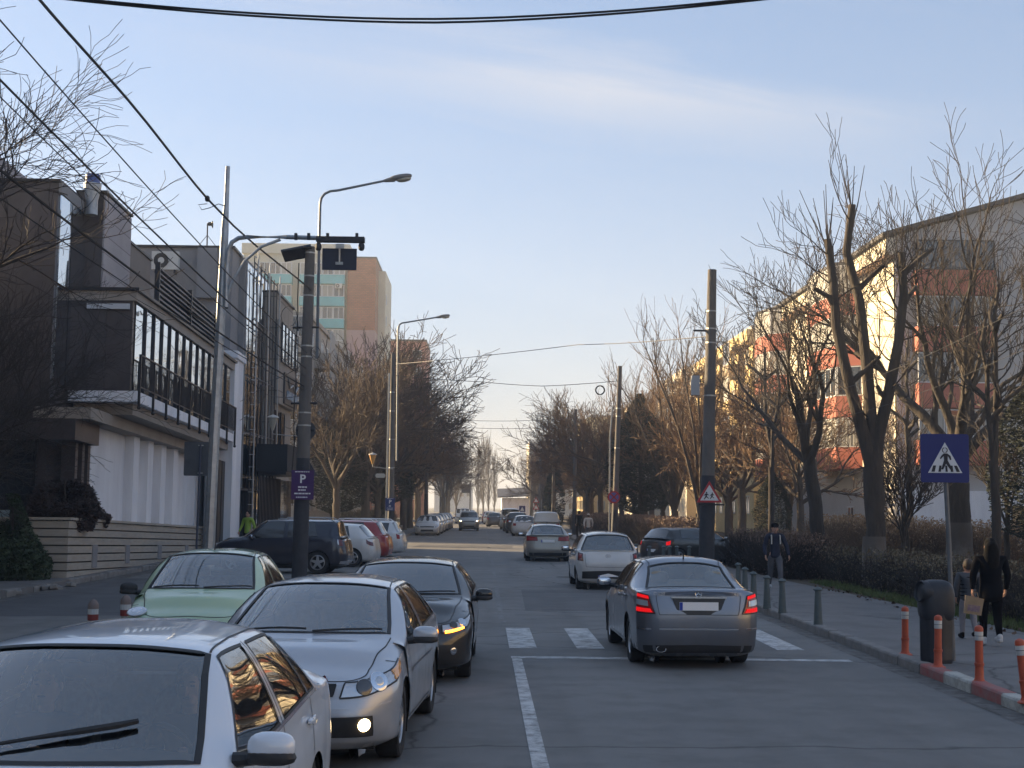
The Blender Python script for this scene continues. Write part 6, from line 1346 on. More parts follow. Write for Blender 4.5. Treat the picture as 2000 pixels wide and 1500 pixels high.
wk = thing('cable_clamp', 'small insulator clamp with loose wire ends on the thickest left-hand cable', 'insulator', at(405, 388, 27.5)); MB().ell((0, 0, 0), (.05, .08, .06), .8, 8, 6).build('clamp', steel, wk)
MB().tube([V(0, 0, -.1), V(-.17, 0, -.12), V(-.1, 0, -.22), V(.05, 0, -.18), V(.22, 0, -.1), V(.34, 0, -.14)], .008, 4).build('wire_end', wirem, wk)
def twow(px, py, Y, qx, qy, z, r, lb_, sag=.15, m=wirem):
    a = at(px, py, Y); d = CM @ V((qx - 1000) / FOC, (750 - qy) / FOC, -1); b = V(0, 0, CAMH) + d * ((z - CAMH) / d.z); wire(lb_, [a, b], r, m, sag=sag)
wire('thickest black cable running from the left pole up to the top left corner', s3([at(608, 566, 39.4), at(405, 388, 27.5), at(250, 195, 22), at(95, 20, 18.5), at(20, -70, 16.8)]), .022)
twow(600, 690, 39.4, -60, -30, 8.1, .011, 'thin cable left of the thickest one, running to the upper left'); twow(598, 720, 39.4, -60, 95, 7.4, .016, 'cable crossing in front of the roof vent'); twow(596, 735, 39.4, -60, 130, 7.2, .009, 'thin cable just under the one crossing the roof vent')
twow(594, 755, 39.4, -60, 285, 6.6, .020, 'thick cable crossing the brown stone wall'); twow(594, 762, 39.4, -60, 345, 6.3, .010, 'thin cable lowest of those crossing the brown stone wall')
wire('grey cable across the street from the thick right pole to the trees on the left', [P1t + V(-.1, 0, -1.9), at(1130, 673, 55), V(-4.8, 76, 9.6)], .014, gwire, sag=.05)
wire('grey cable across the street from the second right pole', [P2t + V(-.1, 0, -.75), at(1060, 754, 72), at(945, 746, 74), V(-4.8, 76, 9.0)], .016, gwire, sag=.03)
wire('upper of the thin far cables across the street', [V(6.6, 104, 8.6), V(-5, 125, 9.8)], .018, gwire, sag=.3); wire('lower of the thin far cables across the street', [V(6.6, 104, 8.0), V(-5, 125, 9.2)], .018, gwire, sag=.3)
cl_ = thing('cable_coil', 'coil of spare cable hanging beside the second right pole', 'cable coil', at(1172, 762, 72)); MB().tube([V(.22 * math.cos(R(20 * k)), 0, .22 * math.sin(R(20 * k))) for k in range(19)], .04, 6, False).build('coil', wirem, cl_)
wire('pale cable from the thick right pole over the pavement towards the right edge', s3([P1t + V(.1, 0, -1.7), at(1480, 735, 37), at(1575, 768, 33), at(1770, 712, 27), at(2080, 560, 22)]), .005, gwire)
wire('second pale cable crossing the right-hand trees, lower than the first', s3([P1t + V(.1, 0, -2.4), at(1500, 812, 36), at(1700, 800, 30), at(2080, 650, 24)]), .0045, gwire)
for k, y in enumerate((765, 790)): wire('thin grey cable from the left pole to the facade, %s' % ('upper' if not k else 'lower'), [at(600, y - 60 + k * 40, 39.5), at(520, y - 20, 50), V(-10.2, 60, 6.4 - k * .8)], .010, gwire, sag=.1)
# ------------------------------------------------------------------ cars
p_white = paint('pearl white paint', (.66, .70, .76), .1, .2)
p_silver = paint('silver paint', (.48, .50, .54), .5, .28)
p_green = paint('pale green paint', (.42, .55, .36), .05, .22)
p_black = paint('black paint', (.012, .012, .013), .2, .12)
p_grey = paint('steel blue grey paint', (.20, .22, .26), .75, .35)
p_white2 = paint('white paint', (.62, .62, .61), 0, .38)
p_beige = paint('champagne paint', (.34, .32, .28), .55, .4)
p_navy = paint('dark navy paint', (.010, .013, .030), .3, .2)
p_red = paint('dark red paint', (.30, .015, .012), .1, .2)
p_dk = paint('dark grey paint', (.035, .037, .042), .4, .3)
p_blue = paint('blue paint', (.03, .06, .18), .4, .3)
FB = [('grille', [(0, 4.25), (.72, 4.25), (.78, 4.95), (0, 4.95)], .008, blackpl, 'mid'),
      ('lower_grille', [(0, 2.35), (.72, 2.35), (.62, 2.95), (0, 2.95)], .008, blackpl, 'mid'),
      ('headlight', [(.85, 4.2), (2.05, 4.35), (2.45, 5.15), (.9, 5.0)], .010, lampclr, True)]
RB = [('taillight', [(13.95, 4.2), (15.1, 4.2), (15.1, 4.95), (13.7, 5.05)], .012, lampred, True)]
def CAR(**k):
    d = dict(name='parked_car', L=4.25, W=1.76, H=1.46, fo=.84, wb=2.6, wr=.315, ws0=1.05, ws1=.25, bp=-.28, cp=-1.15, rr=-1.5, rb=-1.92, bits=FB + RB, paint=p_white2)
    d.update(k); return d
def sedan(**k):
    d = dict(L=4.6, W=1.78, H=1.45, fo=.88, wb=2.66, ws0=1.02, ws1=.28, bp=-.30, cp=-1.0, cpl=-1.12, rr=-1.22, rb=-1.74, boot=True, deck=1.04, tail=1.06, edge=.08, belt_r=1.02)
    d.update(k); return CAR(**d)
def hatch(**k): return CAR(**k)
def suv(**k):
    d = dict(L=4.35, W=1.82, H=1.68, fo=.84, wb=2.65, wr=.35, ws0=1.0, ws1=.30, bp=-.30, cp=-1.2, rr=-1.85, rb=-2.02, clear=.24, shoulder=.82, belt_f=1.04, belt_r=1.14, nose=.88, cowl=1.10, deck=1.14, tail=1.10, roofw=.70, rww=.8)
    d.update(k); return CAR(**d)
def van(**k):
    d = dict(L=4.9, W=1.92, H=1.92, fo=.9, wb=3.0, wr=.33, ws0=1.62, ws1=.95, bp=.15, cp=-1.2, rr=-2.32, rb=-2.38, clear=.22, shoulder=.85, belt_f=1.05, belt_r=1.1, nose=.85, cowl=1.12, deck=1.15, tail=1.1, roofw=.80, rww=.88, edge=.03, tuck=.02, tuck2=.02)
    d.update(k); return CAR(**d)
def badge(kind, v, rad, u=16, col=chrome, dz=0):
    def f(root, sf, c):
        p, n = sf.pn(u, v); n = Vector((0, -1 if u > 8 else 1, 0)); Mx = Matrix.Translation(Vector((0, p[1], p[2] + dz)) + n * .012) @ n.to_track_quat('Z', 'Y').to_matrix().to_4x4()
        m = MB(); ring = [Mx @ Vector((rad * math.cos(R(15 * k)) * (1.5 if kind == 'oval' else 1), rad * math.sin(R(15 * k)), 0)) for k in range(25)]
        m.tube(ring, .006, 5, False)
        L = {'star': [[(0, 0), (0, 1)], [(0, 0), (.87, -.5)], [(0, 0), (-.87, -.5)]],
             'letters': [[(-.5, .8), (0, .05), (.5, .8)], [(-.85, .4), (-.4, -.8), (0, 0), (.4, -.8), (.85, .4)]],
             'oval': [[(-.7, -.7), (-.35, .7)], [(.35, -.7), (.7, .7)], [(-.5, -.1), (.5, .1)]]}[kind]
        for q in L: m.tube([Mx @ Vector((a * rad, b * rad, 0)) for a, b in q], .006, 5)
        m.build('badge', col, root)
    return f
def exhaust(x, z=.27):
    def f(root, sf, c):
        T = Matrix.Translation((x, -c['L'] / 2 + .04, z)) @ Matrix.Rotation(R(90), 4, 'X')
        MB().lathe([(.045, -.12), (.047, .02), (.04, .02), (.038, -.1)], 14, T @ Matrix.Diagonal((1.5, .9, 1, 1))).build('exhaust_pipe', chrome, root, True)
    return f
def spot(root, c, px, py, axle, side, heading, X=None, Y=None):
    """stand the car so that one tyre touches the ground at a photo point"""
    yf = c['L'] / 2; ay = yf - c['fo'] - (0 if axle == 'f' else c['wb']); ax = side * (c['W'] / 2 - .12)
    g = onground(px, py); h = R(heading); d = Matrix.Rotation(h, 3, 'Z') @ Vector((ax, ay, 0))
    root.location = (g.x - d.x, g.y - d.y, 0); root.rotation_euler = (0, 0, h); return root

# --- nearest oncoming saloon, bottom left
c = sedan(name='car', paint=p_white, H=1.49, winchrome=True, quarter=True, spokes=5, nowin=(), wiper_uv=[(6.16, 7.55, 1), (6.20, 7.6, 1), (6.25, 7.95, 1), (6.30, 7.6, -1), (6.34, 7.25, -1), (6.37, 7.05, -1)], mz=1.04, my=.02,
          discs=[('rain_sensor', 6.85, 8, .0, blackpl, 1)] if 0 else [])
jet, sf = make_car(c, 'pearl white saloon nearest the camera, cut off by the bottom left corner', 'car')
jet.location = (-1.92, 7.55, 0); jet.rotation_euler = (0, 0, R(177.3))
JET = c
# --- silver hatchback with a lit fog lamp
def sidetrim(root, sf, c):
    for sg in (1, -1): sf.ribbon([(7.1, 3.95), (8.4, 3.95)], .045, .012, sg).build('side_moulding', p_silver, root, True); sf.ribbon([(8.6, 3.95), (9.7, 3.95)], .045, .012, sg).build('side_moulding', p_silver, root, True)
def licence_disc(root, sf, c): pass
c = hatch(name='car', paint=p_silver, L=4.21, W=1.78, H=1.455, fo=.84, wb=2.63, wr=.32, ws0=1.12, ws1=.12, bp=-.28, cp=-1.12, nose=.74, cowl=.99, f1=.74, f2=.95, quarter=True, lightwheel=True, seat=seatm, rake=.05, steer=0,
          bits=[('grille', [(.13, 4.20), (.56, 4.16), (.62, 5.0), (.15, 4.92)], .006, blackpl, True),
                ('headlight', [(.64, 4.02), (2.12, 4.40), (2.72, 5.14), (.74, 5.22)], .012, lampclr, True),
                ('lower_grille', [(.10, 2.3), (1.28, 2.35), (1.22, 3.05), (.10, 2.95)], .006, blackpl, True),
                ('bumper_trim', [(.1, 3.42), (1.9, 3.46), (1.9, 3.56), (.1, 3.52)], .008, p_silver, True),
                ('corner_lens', [(2.12, 4.5), (2.5, 4.66), (2.68, 5.08), (2.1, 5.1)], .015, lampor, True), ('emblem_panel', [(0, 4.3), (.10, 4.3), (.12, 5.0), (0, 5.0)], .012, p_silver, 'mid')] + RB,
          discs=[('headlight_bowl', .98, 4.62, .066, lampdrk, True, .010), ('headlight_bowl', 1.50, 4.74, .080, lampbow, True, .010), ('headlight_bulb', 1.50, 4.74, .045, lampclr, True, .014), ('fog_lamp', .98, 2.72, .05, litwhite, True, .012)], extra=[sidetrim])
meg, sf = make_car(c, 'silver hatchback with one fog lamp lit, behind the white saloon', 'car'); MEG = c
for q in (.25, .45, .65):
    pass
spot(meg, c, 765, 1478, 'f', -1, 176.3)
# --- black estate with amber indicator
c = hatch(name='car', paint=p_black, L=4.29, W=1.80, H=1.43, fo=.88, wb=2.58, wr=.325, ws0=1.02, ws1=.2, nose=.74, cowl=.98, glass=tintglass, mirror=glossblk,
          bits=[('grille', [(0, 2.5), (.42, 2.5), (.52, 4.95), (0, 4.95)], .008, blackpl, 'mid'), ('headlight', [(.80, 4.2), (2.0, 4.3), (2.5, 5.1), (.82, 5.05)], .010, lampclr, True),
                ('indicator', [(.86, 4.16), (1.72, 4.22), (1.72, 4.36), (.86, 4.32)], .018, litamber, True),
                ('lower_grille', [(.7, 2.4), (1.5, 2.4), (1.5, 3.2), (.7, 3.2)], .006, blackpl, True)] + RB,
          discs=[('headlight_bowl', 1.2, 4.72, .05, lampdrk, True, .016), ('headlight_bowl', 1.7, 4.8, .05, lampbow, True, .016), ('fog_lamp', 1.15, 2.8, .045, lampbow, True, .012)])
aud, sf = make_car(c, 'black hatchback with its amber indicator glowing, behind the silver hatchback', 'car'); AUD = c
spot(aud, c, 906, 1322, 'f', -1, 179)
# --- pale green small car
c = hatch(name='car', paint=p_green, L=3.72, W=1.66, H=1.54, fo=.70, wb=2.43, wr=.29, ws0=1.0, ws1=.12, bp=-.2, cp=-.98, rr=-1.35, rb=-1.66, nose=.80, cowl=1.04, belt_f=.98, belt_r=1.04, deck=1.05, tail=1.02, f1=.66, f2=.9, mirror=blackpl, rim='cap', spokes=7,
          bits=[('grille', [(0, 4.3), (.6, 4.3), (.55, 4.7), (0, 4.7)], .008, blackpl, 'mid'), ('lower_grille', [(0, 2.4), (.6, 2.4), (.5, 3.0), (0, 3.0)], .008, blackpl, 'mid')] + RB,
          discs=[('headlight', 1.75, 5.25, .115, lampclr, True, .03), ('headlight_bowl', 1.75, 5.25, .06, lampbow, True, .038)], aerial=(-.0, .10))
mic, sf = make_car(c, 'small pale green car with round headlamps, left of the silver hatchback', 'car'); MIC = c
mic.location = (-3.55, 19.2, 0); mic.rotation_euler = (0, 0, R(181))
# --- grey saloon seen from behind, braking
def bootlid(root, sf, c):
    y = -c['L'] / 2 - .004; b = MB()
    # plate recess: darker frame with a chrome bar above
    b.add([(-.36, y - .010, .95), (.36, y - .010, .95), (.27, y - .014, .73), (-.27, y - .014, .73), (-.36, y + .06, .95), (.36, y + .06, .95), (.27, y + .06, .73), (-.27, y + .06, .73)],
          [(0, 1, 2, 3), (0, 4, 5, 1), (1, 5, 6, 2), (2, 6, 7, 3), (3, 7, 4, 0)]); b.build('plate_recess', p_dk, root)
    box((-.37, y - .028, .945), (.37, y - .004, .968)).build('chrome_bar', chrome, root)
    pl = box((-.26, y - .024, .785), (.26, y - .016, .895)).build('number_plate', platew, root)
    box((-.258, y - .026, .788), (-.218, y - .022, .892)).build('plate_band', plateb, pl)
    lettering('C 220', .062, (-.53, y - .006 + .018, 1.0), root, chrome); lettering('CDI', .062, (.53, y - .006 + .018, 1.0), root, chrome)
c = sedan(name='car', paint=p_grey, L=4.58, W=1.70, H=1.44, fo=.80, wb=2.76, wr=.325, ws1=.35, rr=-1.05, rb=-1.66, cp=-.92, cpl=-1.05, deck=1.035, tail=1.055, edge=.05, r2=.95, r1=.82, shoulder=.74, tuck=-.01, tuck2=.03, mirror=p_grey, seat=seatl, roofw=.65,
          bits=FB + [('taillight', [(14.08, 4.05), (15.22, 4.0), (15.02, 4.92), (13.78, 4.98)], .010, lampred, True), ('lit_strip', [(14.02, 4.10), (15.16, 4.07), (15.10, 4.25), (13.98, 4.28)], .016, litred, True), ('lit_strip', [(13.88, 4.72), (15.06, 4.68), (15.03, 4.86), (13.82, 4.90)], .016, litred, True),
                ('reversing_lamp', [(13.95, 4.38), (15.06, 4.35), (15.03, 4.58), (13.90, 4.60)], .018, lampclr, True), ('bumper_trim', [(14.1, 3.30), (16, 3.30), (16, 3.36), (14.1, 3.36)], .006, chrome, True), ('diffuser', [(14.6, 1.7), (16, 1.7), (16, 2.5), (14.6, 2.45)], .004, blackpl, 'mid')],
          extra=[bootlid, badge('star', 4.93, .045, dz=.03), exhaust(-.5)], aerial=(-.95, .12), gaps=[[(15.3, 3.95), (15.2, 5.0)], [(15.3, 3.95), (16, 3.95)]], spokes=7)
c['rr'] = -1.0
mer, sf = make_car(c, 'steel grey saloon with red brake lamps glowing, waiting at the zebra crossing', 'car'); MER = c
spot(mer, c, 1240, 1292, 'r', -1, .8)
# --- white small hatchback seen from behind
def rear_black(root, sf, c): pass
c = hatch(name='car', paint=p_white2, L=3.67, W=1.66, H=1.50, fo=.72, wb=2.385, wr=.29, ws0=.98, ws1=.15, bp=-.2, cp=-1.0, rr=-1.42, rb=-1.66, deck=1.02, tail=1.0, belt_r=1.03, roofw=.68, rww=.83, mirror=glossblk, rim='cap', spokes=6, r2=.93, r1=.80, edge=.10, tuck=-.02, tuck2=.05,
          win=dict(rear_window=(11.12, 12.25, 6.06, 8, True)),
          bits=FB + [('taillight', [(14.0, 4.25), (15.05, 4.2), (14.95, 4.95), (13.75, 5.05)], .014, lampdred, True), ('bumper_insert', [(14.85, 2.35), (16, 2.35), (16, 3.25), (14.95, 3.15)], .008, blackpl, 'mid'), ('spoiler', [(10.95, 6.1), (11.1, 6.1), (11.1, 8), (10.95, 8)], .02, p_white2, 'mid')],
          gaps=[[(15.2, 3.6), (15.1, 5.0)], [(15.2, 3.6), (16, 3.55)]],
          discs=[('reflector_lamp', 14.55, 4.6, .05, lampred, True, .018)], plate_rear=(.40, .006), extra=[badge('oval', 4.7, .04)], aerial=(-1.2, .12))
hyu, sf = make_car(c, 'white small hatchback with a black bumper insert, ahead of the grey saloon', 'car')
spot(hyu, c, 1131, 1150, 'r', -1, 0.3)
# --- champagne saloon further on
c = sedan(name='car', paint=p_beige, mirror=glossblk, bits=FB + [('taillight', [(13.9, 4.3), (15.45, 4.35), (15.4, 4.85), (13.7, 4.95)], .012, lampred, True), ('diffuser', [(14.6, 1.8), (16, 1.8), (16, 2.6), (14.6, 2.6)], .004, blackpl, 'mid')], plate_rear=(.80, .006), extra=[badge('letters', 4.85, .045, dz=.02)], aerial=(-1.0, .10),
          gaps=[[(15.3, 3.95), (15.2, 5.0)]])
bei, sf = make_car(c, 'champagne saloon driving away, left of the white small hatchback', 'car')
spot(bei, c, 1030, 1095, 'r', -1, -.5)
FLEET = {}
def fleet(key, c, d=1):
    FLEET[key] = (make_car(c, 'car', detail=d)[0], c, [False])
def park(key, label, X, Y, heading, group=None, cat='car', paintm=None, name=None):
    r, c, used = FLEET[key]
    o = r if not used[0] else copytree(r); used[0] = True
    o['label'] = label; o['category'] = cat
    if group: o['group'] = group
    if name: o.name = name
    o.location = (X, Y, 0); o.rotation_euler = (0, 0, R(heading))
    if paintm:
        for ch in o.children_recursive:
            if ch.name.startswith(('body', 'wing_mirror')):
                ch.data = ch.data.copy(); ch.data.materials[0] = paintm
    return o
# parked nose-in on the left: dark SUV with white tail lamps, white hatch, red, white estate
c = suv(paint=p_navy, rails=True, name='parked_car', railm=alloy, W=1.80, r2=.95, r1=.86,
        bits=FB + [('taillight', [(13.9, 4.2), (14.9, 4.2), (14.9, 5.0), (13.75, 5.05)], .02, lampdred, True), ('lamp_surround', [(13.6, 4.35), (13.9, 4.3), (13.8, 4.9), (13.5, 4.9)], .02, lampclr, True), ('bumper_guard', [(14.1, 2.1), (16, 2.1), (16, 2.7), (14.3, 2.7)], .012, hubcap, 'mid')], spokes=5)
fleet('navysuv', c, 1)
gp = 'cars parked nose-in along the left side'
park('navysuv', 'dark navy SUV with roof rails, parked nose-in behind the pole with the purple parking sign', -6.35, 45.6, 86, gp)
c = hatch(paint=p_white2, L=4.2, H=1.5, roofw=.66, bits=FB + [('taillight', [(13.4, 4.35), (15.1, 4.1), (15.1, 4.6), (13.3, 4.85)], .014, lampdred, True)], r1=.80)
fleet('whitehatch', c, 1)
park('whitehatch', 'white hatchback with slim dark red tail lamp, between the navy SUV and the red car', -5.75, 50.8, 84, gp)
c = hatch(paint=p_red, L=4.4, H=1.56, W=1.80, rr=-1.7, rb=-2.02, cp=-1.25, rails=True, railm=platew, bits=FB + [('taillight', [(13.7, 4.2), (14.8, 4.2), (14.9, 4.9), (13.5, 5.0)], .014, lampred, True)], r1=.84)
fleet('red', c, 1)
park('red', 'dark red estate car with pale roof rails, parked nose-in', -5.75, 56.0, 85, gp)
c = hatch(paint=p_white2, L=4.5, H=1.52, W=1.80, rr=-1.78, rb=-2.08, cp=-1.25, rails=True, railm=platew, quarter=True, bits=FB + [('taillight', [(13.7, 4.2), (14.8, 4.2), (14.9, 4.9), (13.5, 5.0)], .014, lampred, True)], r1=.84)
fleet('estate', c, 1)
park('estate', 'white estate car with pale roof rails, farthest of the cars parked nose-in', -5.5, 60.6, 85, gp)
# black hatchback leaving the side street on the right
c = hatch(paint=p_black, L=4.1, H=1.42, cp=-1.2, rr=-1.6, bits=FB + [('taillight', [(13.6, 4.3), (14.9, 4.25), (14.9, 4.75), (13.4, 4.8)], .014, litred, True)], plate_rear=(.55, .01), r1=.84)
fleet('blackhatch', c, 1)
park('blackhatch', 'black hatchback with a red tail lamp lit, turning into the side street on the right', 8.0, 54.6, -58, None)
# oncoming SUV with headlamps on, and the rows of parked cars further up
HL = [('lit_headlamp', [(1.1, 4.45), (1.75, 4.5), (1.8, 4.85), (1.1, 4.8)], .02, litwhite, True, 0)]
dp = [tuple(list(b) + [0]) for b in FB + RB]
fleet('litsuv', suv(paint=p_beige, bits=dp + HL, L=4.2, W=1.75, name='car'), 1)
park('litsuv', 'beige oncoming SUV with both headlamps lit, in the middle of the road', -1.2, 124, 180)
fleet('taxi', sedan(paint=p_white2, bits=dp), 0); fleet('hatchdk', hatch(paint=p_dk, bits=dp), 0); fleet('hatchw', hatch(paint=p_white2, bits=dp, H=1.5), 0)
fleet('vanw', van(paint=p_white2, bits=dp, nowin=('rear', 'quarter'), name='white_van'), 0); fleet('suvdk', suv(paint=p_dk, bits=dp), 0); fleet('smallvan', van(paint=p_white2, bits=dp, L=4.4, W=1.80, H=1.80, wb=2.7, ws0=1.4, nowin=('rear', 'quarter', 'rear_window'), name='white_van'), 0)
gl = 'cars parked along the left kerb up the street'
park('taxi', 'silver white saloon at the head of the row on the left, beside the concrete planter', -3.95, 104, 180, gl)
for i, (k, pm, lb) in enumerate([('taxi', None, 'white saloon second in the row on the left kerb'), ('hatchw', None, 'white hatchback third in the row on the left kerb'),
                                ('taxi', p_silver, 'silver saloon fourth in the row on the left kerb'), ('hatchdk', None, 'dark hatchback fifth in the row on the left kerb'), ('hatchdk', p_blue, 'dark blue hatchback last in the row on the left kerb')]):
    park(k, lb, -3.9 + i * .05, 110.5 + i * 6.4, 180, gl, paintm=pm)
gr = 'cars parked along the right kerb up the street'
park('smallvan', 'white panel van with blank rear doors, parked ahead of the champagne saloon', 4.15, 96, 0, gr, 'van')
park('hatchw', 'white hatchback parked ahead of the blank white van', 2.95, 104.5, 0, gr)
park('suvdk', 'dark grey SUV parked ahead of the white hatchback on the right', 2.7, 115, 0, gr)
park('hatchdk', 'dark hatchback tucked in front of the dark SUV on the right', 2.55, 123, 0, gr)
park('vanw', 'tall white van with a wide rear window, parked up the street on the right', 2.5, 133, 0, gr, 'van')
park('hatchdk', 'dark hatchback just left of the tall white van', 1.2, 150, 0, None, name='car')
park('hatchw', 'white hatchback with tail lamps showing, far up the right lane', .9, 168, 0, None, name='car')
park('taxi', 'red saloon far up the right lane', .7, 185, 0, None, paintm=p_red, name='car')
park('hatchw', 'white oncoming hatchback right behind the beige SUV', -1.3, 141, 180, None, name='car')
park('smallvan', 'white oncoming van, third in the oncoming queue', -2.4, 172, 180, None, 'van')
park('taxi', 'white oncoming saloon far up the street', -2.6, 200, 180, None, name='car')
park('hatchdk', 'dark oncoming hatchback far up the street', -1.9, 222, 180, None, name='car')
for i, (k, pm, lb) in enumerate([('suvdk', None, 'dark SUV in the far row on the right kerb'), ('taxi', p_silver, 'silver saloon in the far row on the right kerb'), ('hatchdk', p_beige, 'beige hatchback in the far row on the right kerb'),
                                ('taxi', None, 'white saloon in the far row on the right kerb'), ('suvdk', p_black, 'black SUV at the end of the far row on the right kerb')]):
    park(k, lb, 3.4, 178 + i * 9.5, 0, gr, paintm=pm)
# ------------------------------------------------------------------ people
jackn = mat('navy jacket', (.010, .014, .034), .85, var=.3, vs=8, bump=.3, bs=12); greyt = mat('grey trousers', (.085, .085, .095), .9, var=.2, vs=8); blk = mat('black cloth', (.006, .006, .008), 1, bump=.3, bs=12, spec=.15); puff = mat('grey quilted jacket', (.055, .062, .075), .75, var=.2)
hairb = mat('black hair', (.006, .005, .004), .8, spec=.2, bump=.5, bs=30); hairbr = mat('brown hair', (.04, .025, .015), .6, bump=.5, bs=30); shoew = mat('white trainers', (.50, .50, .50), .6); paperb = mat('brown paper bag', (.36, .25, .15), .85, var=.15, vs=6); hiv = mat('hi-vis yellow', (.26, .40, .05), .7); lightt = mat('pale grey trousers', (.24, .23, .25), .9, var=.2)
def walker(label, loc, rz, h=1.7, top=jackn, legs=greyt, shoes=shoew, hair=hairb, stride=.22, arms=((.0, -.18), (.0, .2)), coat=0, hairlen=0, hat=None, quilt=False, width=1.0, head=1.0, bulk=1.0):
    """arms: (out, forward) of each hand; left is -x"""
    o = thing('person', label, 'person', loc, (0, 0, rz)); s = h / 1.72; w_ = width
    def P(x, y, z, r): return (x * s * (w_ if z > .5 else 1), y * s, z * s, r * s)
    hipz, shz = .90, 1.40; J = {}
    arm = []
    for sg, (ou, fw) in ((-1, arms[0]), (1, arms[1])):
        arm.append([P(0, 0, 1.40, .085), P(sg * .175, 0, shz, .055), P(sg * (.235 + ou * .5), fw * .3 - .02, 1.13, .042), P(sg * (.22 + ou), fw + .03, .90, .030)])
    leg = []
    for sg, f in ((-1, stride), (1, -stride)):
        kn = f * .55 + .05 + (0 if f > 0 else .02); leg.append([P(0, 0, .93, .12), P(sg * .09, 0, .87, .085), P(sg * .10, kn, .48, .058), P(sg * .10, f, .09 + (.05 if f < 0 else 0), .036)])
    tor = [P(0, 0, .93, .12), P(0, 0, 1.10, .115), P(0, 0, 1.28, .125), P(0, 0, 1.40, .085), P(0, .01, 1.50, .048)]
    thin = lambda c: [(x, y, z, r * .86) for x, y, z, r in c]
    chainfig('body', [thin(c) for c in [tor] + arm + leg], skin, o)
    grow_ = lambda c, k: [(x, y, z, r * k + .006) for x, y, z, r in c]
    jk = [grow_([P(0, 0, .82 - coat, .15)] + tor[:-1], 1.12 * bulk)] + [grow_(a, 1.28) for a in arm]
    j_ = chainfig('jacket', jk, top, o)
    if quilt:
        q = MB()
        for z in (.95, 1.03, 1.11, 1.19, 1.27, 1.35): q.tube([V(.152 * s * math.cos(R(20 * k)) * w_, .148 * s * math.sin(R(20 * k)), z * s) for k in range(19)], .008, 4, False)
        q.build('quilt_seam', blk, j_)
    chainfig('trousers', [grow_([P(0, 0, 1.0, .11), P(0, 0, .93, .12)], 1.15)] + [grow_(l, 1.2) for l in leg], legs, o)
    hz = 1.60 * s; hs = s * head; hm = head_mesh(MB(), (0, .01, hz), hs); hm.build('head', skin, o, True); face_bits(o, (0, .01, hz), hs)
    hh = MB().ell((0, -.012 * s, hz + .025 * s), (.088 * hs, .10 * hs, .112 * hs), .95, 16, 10)
    if hairlen: hh.ell((0, -.075 * s, hz - .19 * s), (.125 * s, .105 * s, .285 * s), .8, 18, 14)
    hh.build('hair', hair, o, True)
    if hat: MB().ell((0, 0, hz + .06 * s), (.094 * hs, .108 * hs, .085 * hs), .9, 16, 8).build('beanie', hat, o, True)
    for c, sg in zip(arm, (-1, 1)):
        e, wv = V(*c[-2][:3]), V(*c[-1][:3]); hand(o, wv, wv - e, s, skin, .45, (-sg, 0, 0))
    for l, (sg, f) in zip(leg, ((-1, stride), (1, -stride))):
        x, y, z, r = l[-1]; sh_ = MB().ell((x, y + .065 * s, z - .035 * s), (.048 * s, .135 * s, .05 * s), .75, 14, 8, ); sh_.ell((x, y - .0, z + .01), (.045 * s, .06 * s, .06 * s), .8, 12, 7); sh_.build('shoe', shoes, o, True)
    return o
m1 = onground(1514, 1154, .12)
mn = walker('man in a navy jacket and grey trousers walking towards the camera on the right pavement', (m1.x, m1.y, .12), math.pi, 1.66, jackn, greyt, shoew, hairb, .26, ((.10, .02), (.04, .16)), hat=blk, width=1.08)
MB().box((-.05, .0, 0), (.05, .02, .02)).build('sunglasses', sblk, mn, loc=(0, .105, 1.56))
for sg in (-1, 1): MB().tube([V(sg * .10, -.10, 1.40), V(sg * .105, .12, 1.36), V(sg * .11, .14, 1.15)], .018, 5).build('backpack_strap', palem, mn)
w1 = onground(1940, 1262, .12)
wm = walker('woman in black with very long dark hair walking away beside the child', (w1.x - .02, w1.y, .12), R(-4), 1.60, blk, blk, shoew, hairb, .10, ((.03, -.02), (.02, .12)), coat=.14, hairlen=.44, width=1.15, head=1.08, bulk=1.34)
c1 = onground(1893, 1248, .12)
ch = walker('child in a grey quilted jacket walking away on the left of the woman in black', (c1.x, c1.y, .12), R(2), 1.24, puff, lightt, blk, hairbr, .14, ((.02, .0), (.0, .1)), coat=.02, quilt=True, width=1.15, head=1.22, bulk=1.25)
bgp = V(w1.x - .33, w1.y - .06, .12 + .48); bag = thing('paper_bag', 'brown paper carrier bag with purple print hanging from the woman\'s hand', 'bag', bgp, (R(3), R(8), R(-8)), scale=.82)
b = MB(); b.add([(-.15, -.05, 0), (.15, -.05, 0), (.15, .05, 0), (-.15, .05, 0), (-.16, -.06, .32), (.16, -.06, .30), (.16, .06, .30), (-.16, .06, .32)], [(0, 3, 2, 1), (0, 1, 5, 4), (1, 2, 6, 5), (2, 3, 7, 6), (3, 0, 4, 7)]); b.build('bag_body', paperb, bag)
box((-.11, -.064, .05), (.11, -.0605, .17)).build('printed_panel', mat('purple print', (.18, .10, .16), .8, col2=(.34, .25, .2), vs=14), bag)
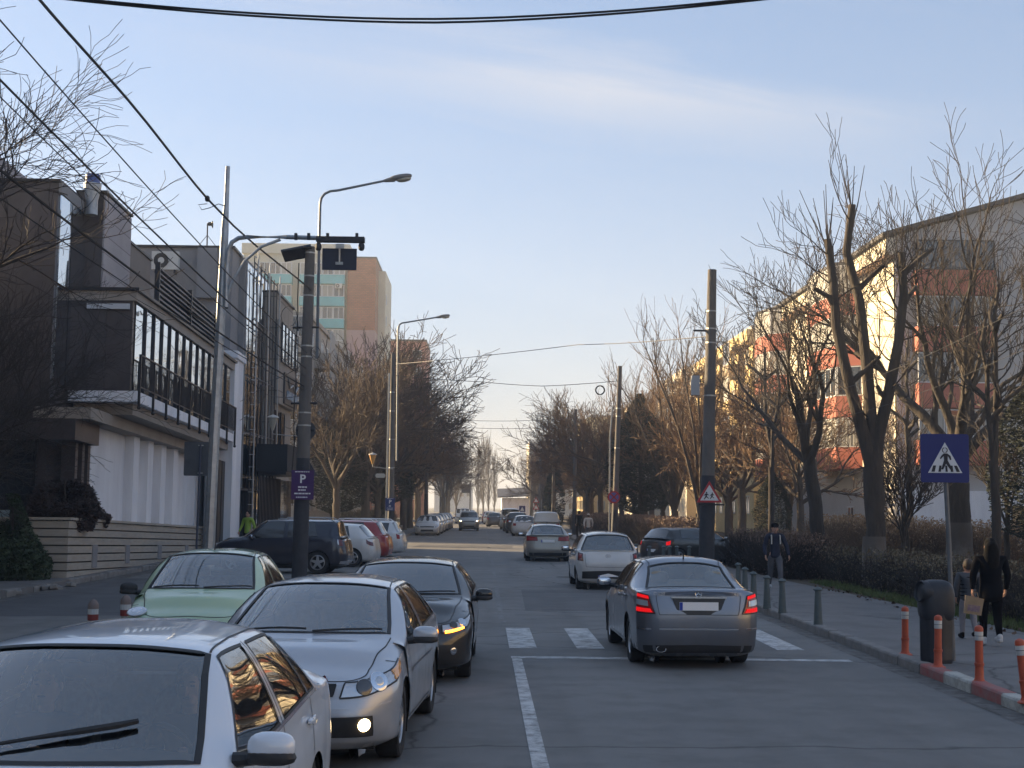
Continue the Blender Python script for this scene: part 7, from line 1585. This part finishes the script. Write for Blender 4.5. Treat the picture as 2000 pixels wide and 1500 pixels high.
MB().tube([V(-.08, -.06, .30), V(-.05, -.04, .40), V(.03, -.04, .40), V(.06, -.06, .30)], .006, 5).build('handle', paperb, bag)
hv = walker('person in a yellow hi-vis vest standing by the dark navy SUV', (-9.35, 57.5, .12), R(150), 1.72, hiv, blk, blk, hairb, .03, width=1.15)
walker('distant person in a pale coat on the right pavement ahead of the white hatchback', (5.7 + .6, 86, .12), 0, 1.6, mat('pale coat', (.48, .45, .43), .85), greyt, blk, hairbr, .1, hat=mat('pale hat', (.5, .47, .45), .8), width=1.2); walker('distant person in dark clothes on the right pavement', (6.2, 93, .12), 0, 1.75, blk, blk, blk, hairb, .1)
# drivers seated in the near cars
def seat_in(root, c, label, x, cloth, hair, long=False):
    m = Matrix.Translation(root.location) @ root.rotation_euler.to_matrix().to_4x4(); y = c['bp'] + .08; p = m @ V(x, y, .56); o = driver(label, p, cloth, hair, root.rotation_euler.z, long, scale=.94); return o
seat_in(jet, JET, 'driver in dark clothes at the wheel of the nearest white saloon', -.37, blk, hairb)
seat_in(jet, JET, 'long-haired passenger in the nearest white saloon, at the left edge', .40, jackn, hairb, True)
seat_in(meg, MEG, 'driver at the wheel of the silver hatchback', -.37, blk, hairb); seat_in(aud, AUD, 'driver of the black hatchback', -.37, puff, hairbr); seat_in(mer, MER, 'driver of the steel grey saloon seen through the rear window', -.37, blk, hairb)
seat_in(mer, MER, 'front passenger of the steel grey saloon', .37, jackn, hairb)
# ------------------------------------------------------------------ haze: one closed box of thin air round everything
hm = bpy.data.materials.new('thin haze'); hm.use_nodes = True; t = hm.node_tree; t.nodes.clear(); pv = t.nodes.new('ShaderNodeVolumePrincipled'); pv.inputs['Color'].default_value = (.90, .94, 1, 1); pv.inputs['Density'].default_value = .0009; pv.inputs['Anisotropy'].default_value = .2
oo = t.nodes.new('ShaderNodeOutputMaterial'); t.links.new(pv.outputs[0], oo.inputs['Volume'])
box((-500, -140, -1.1), (500, 1230, 38)).build('haze', hm, kind='stuff')
S.cycles.volume_bounces = 0
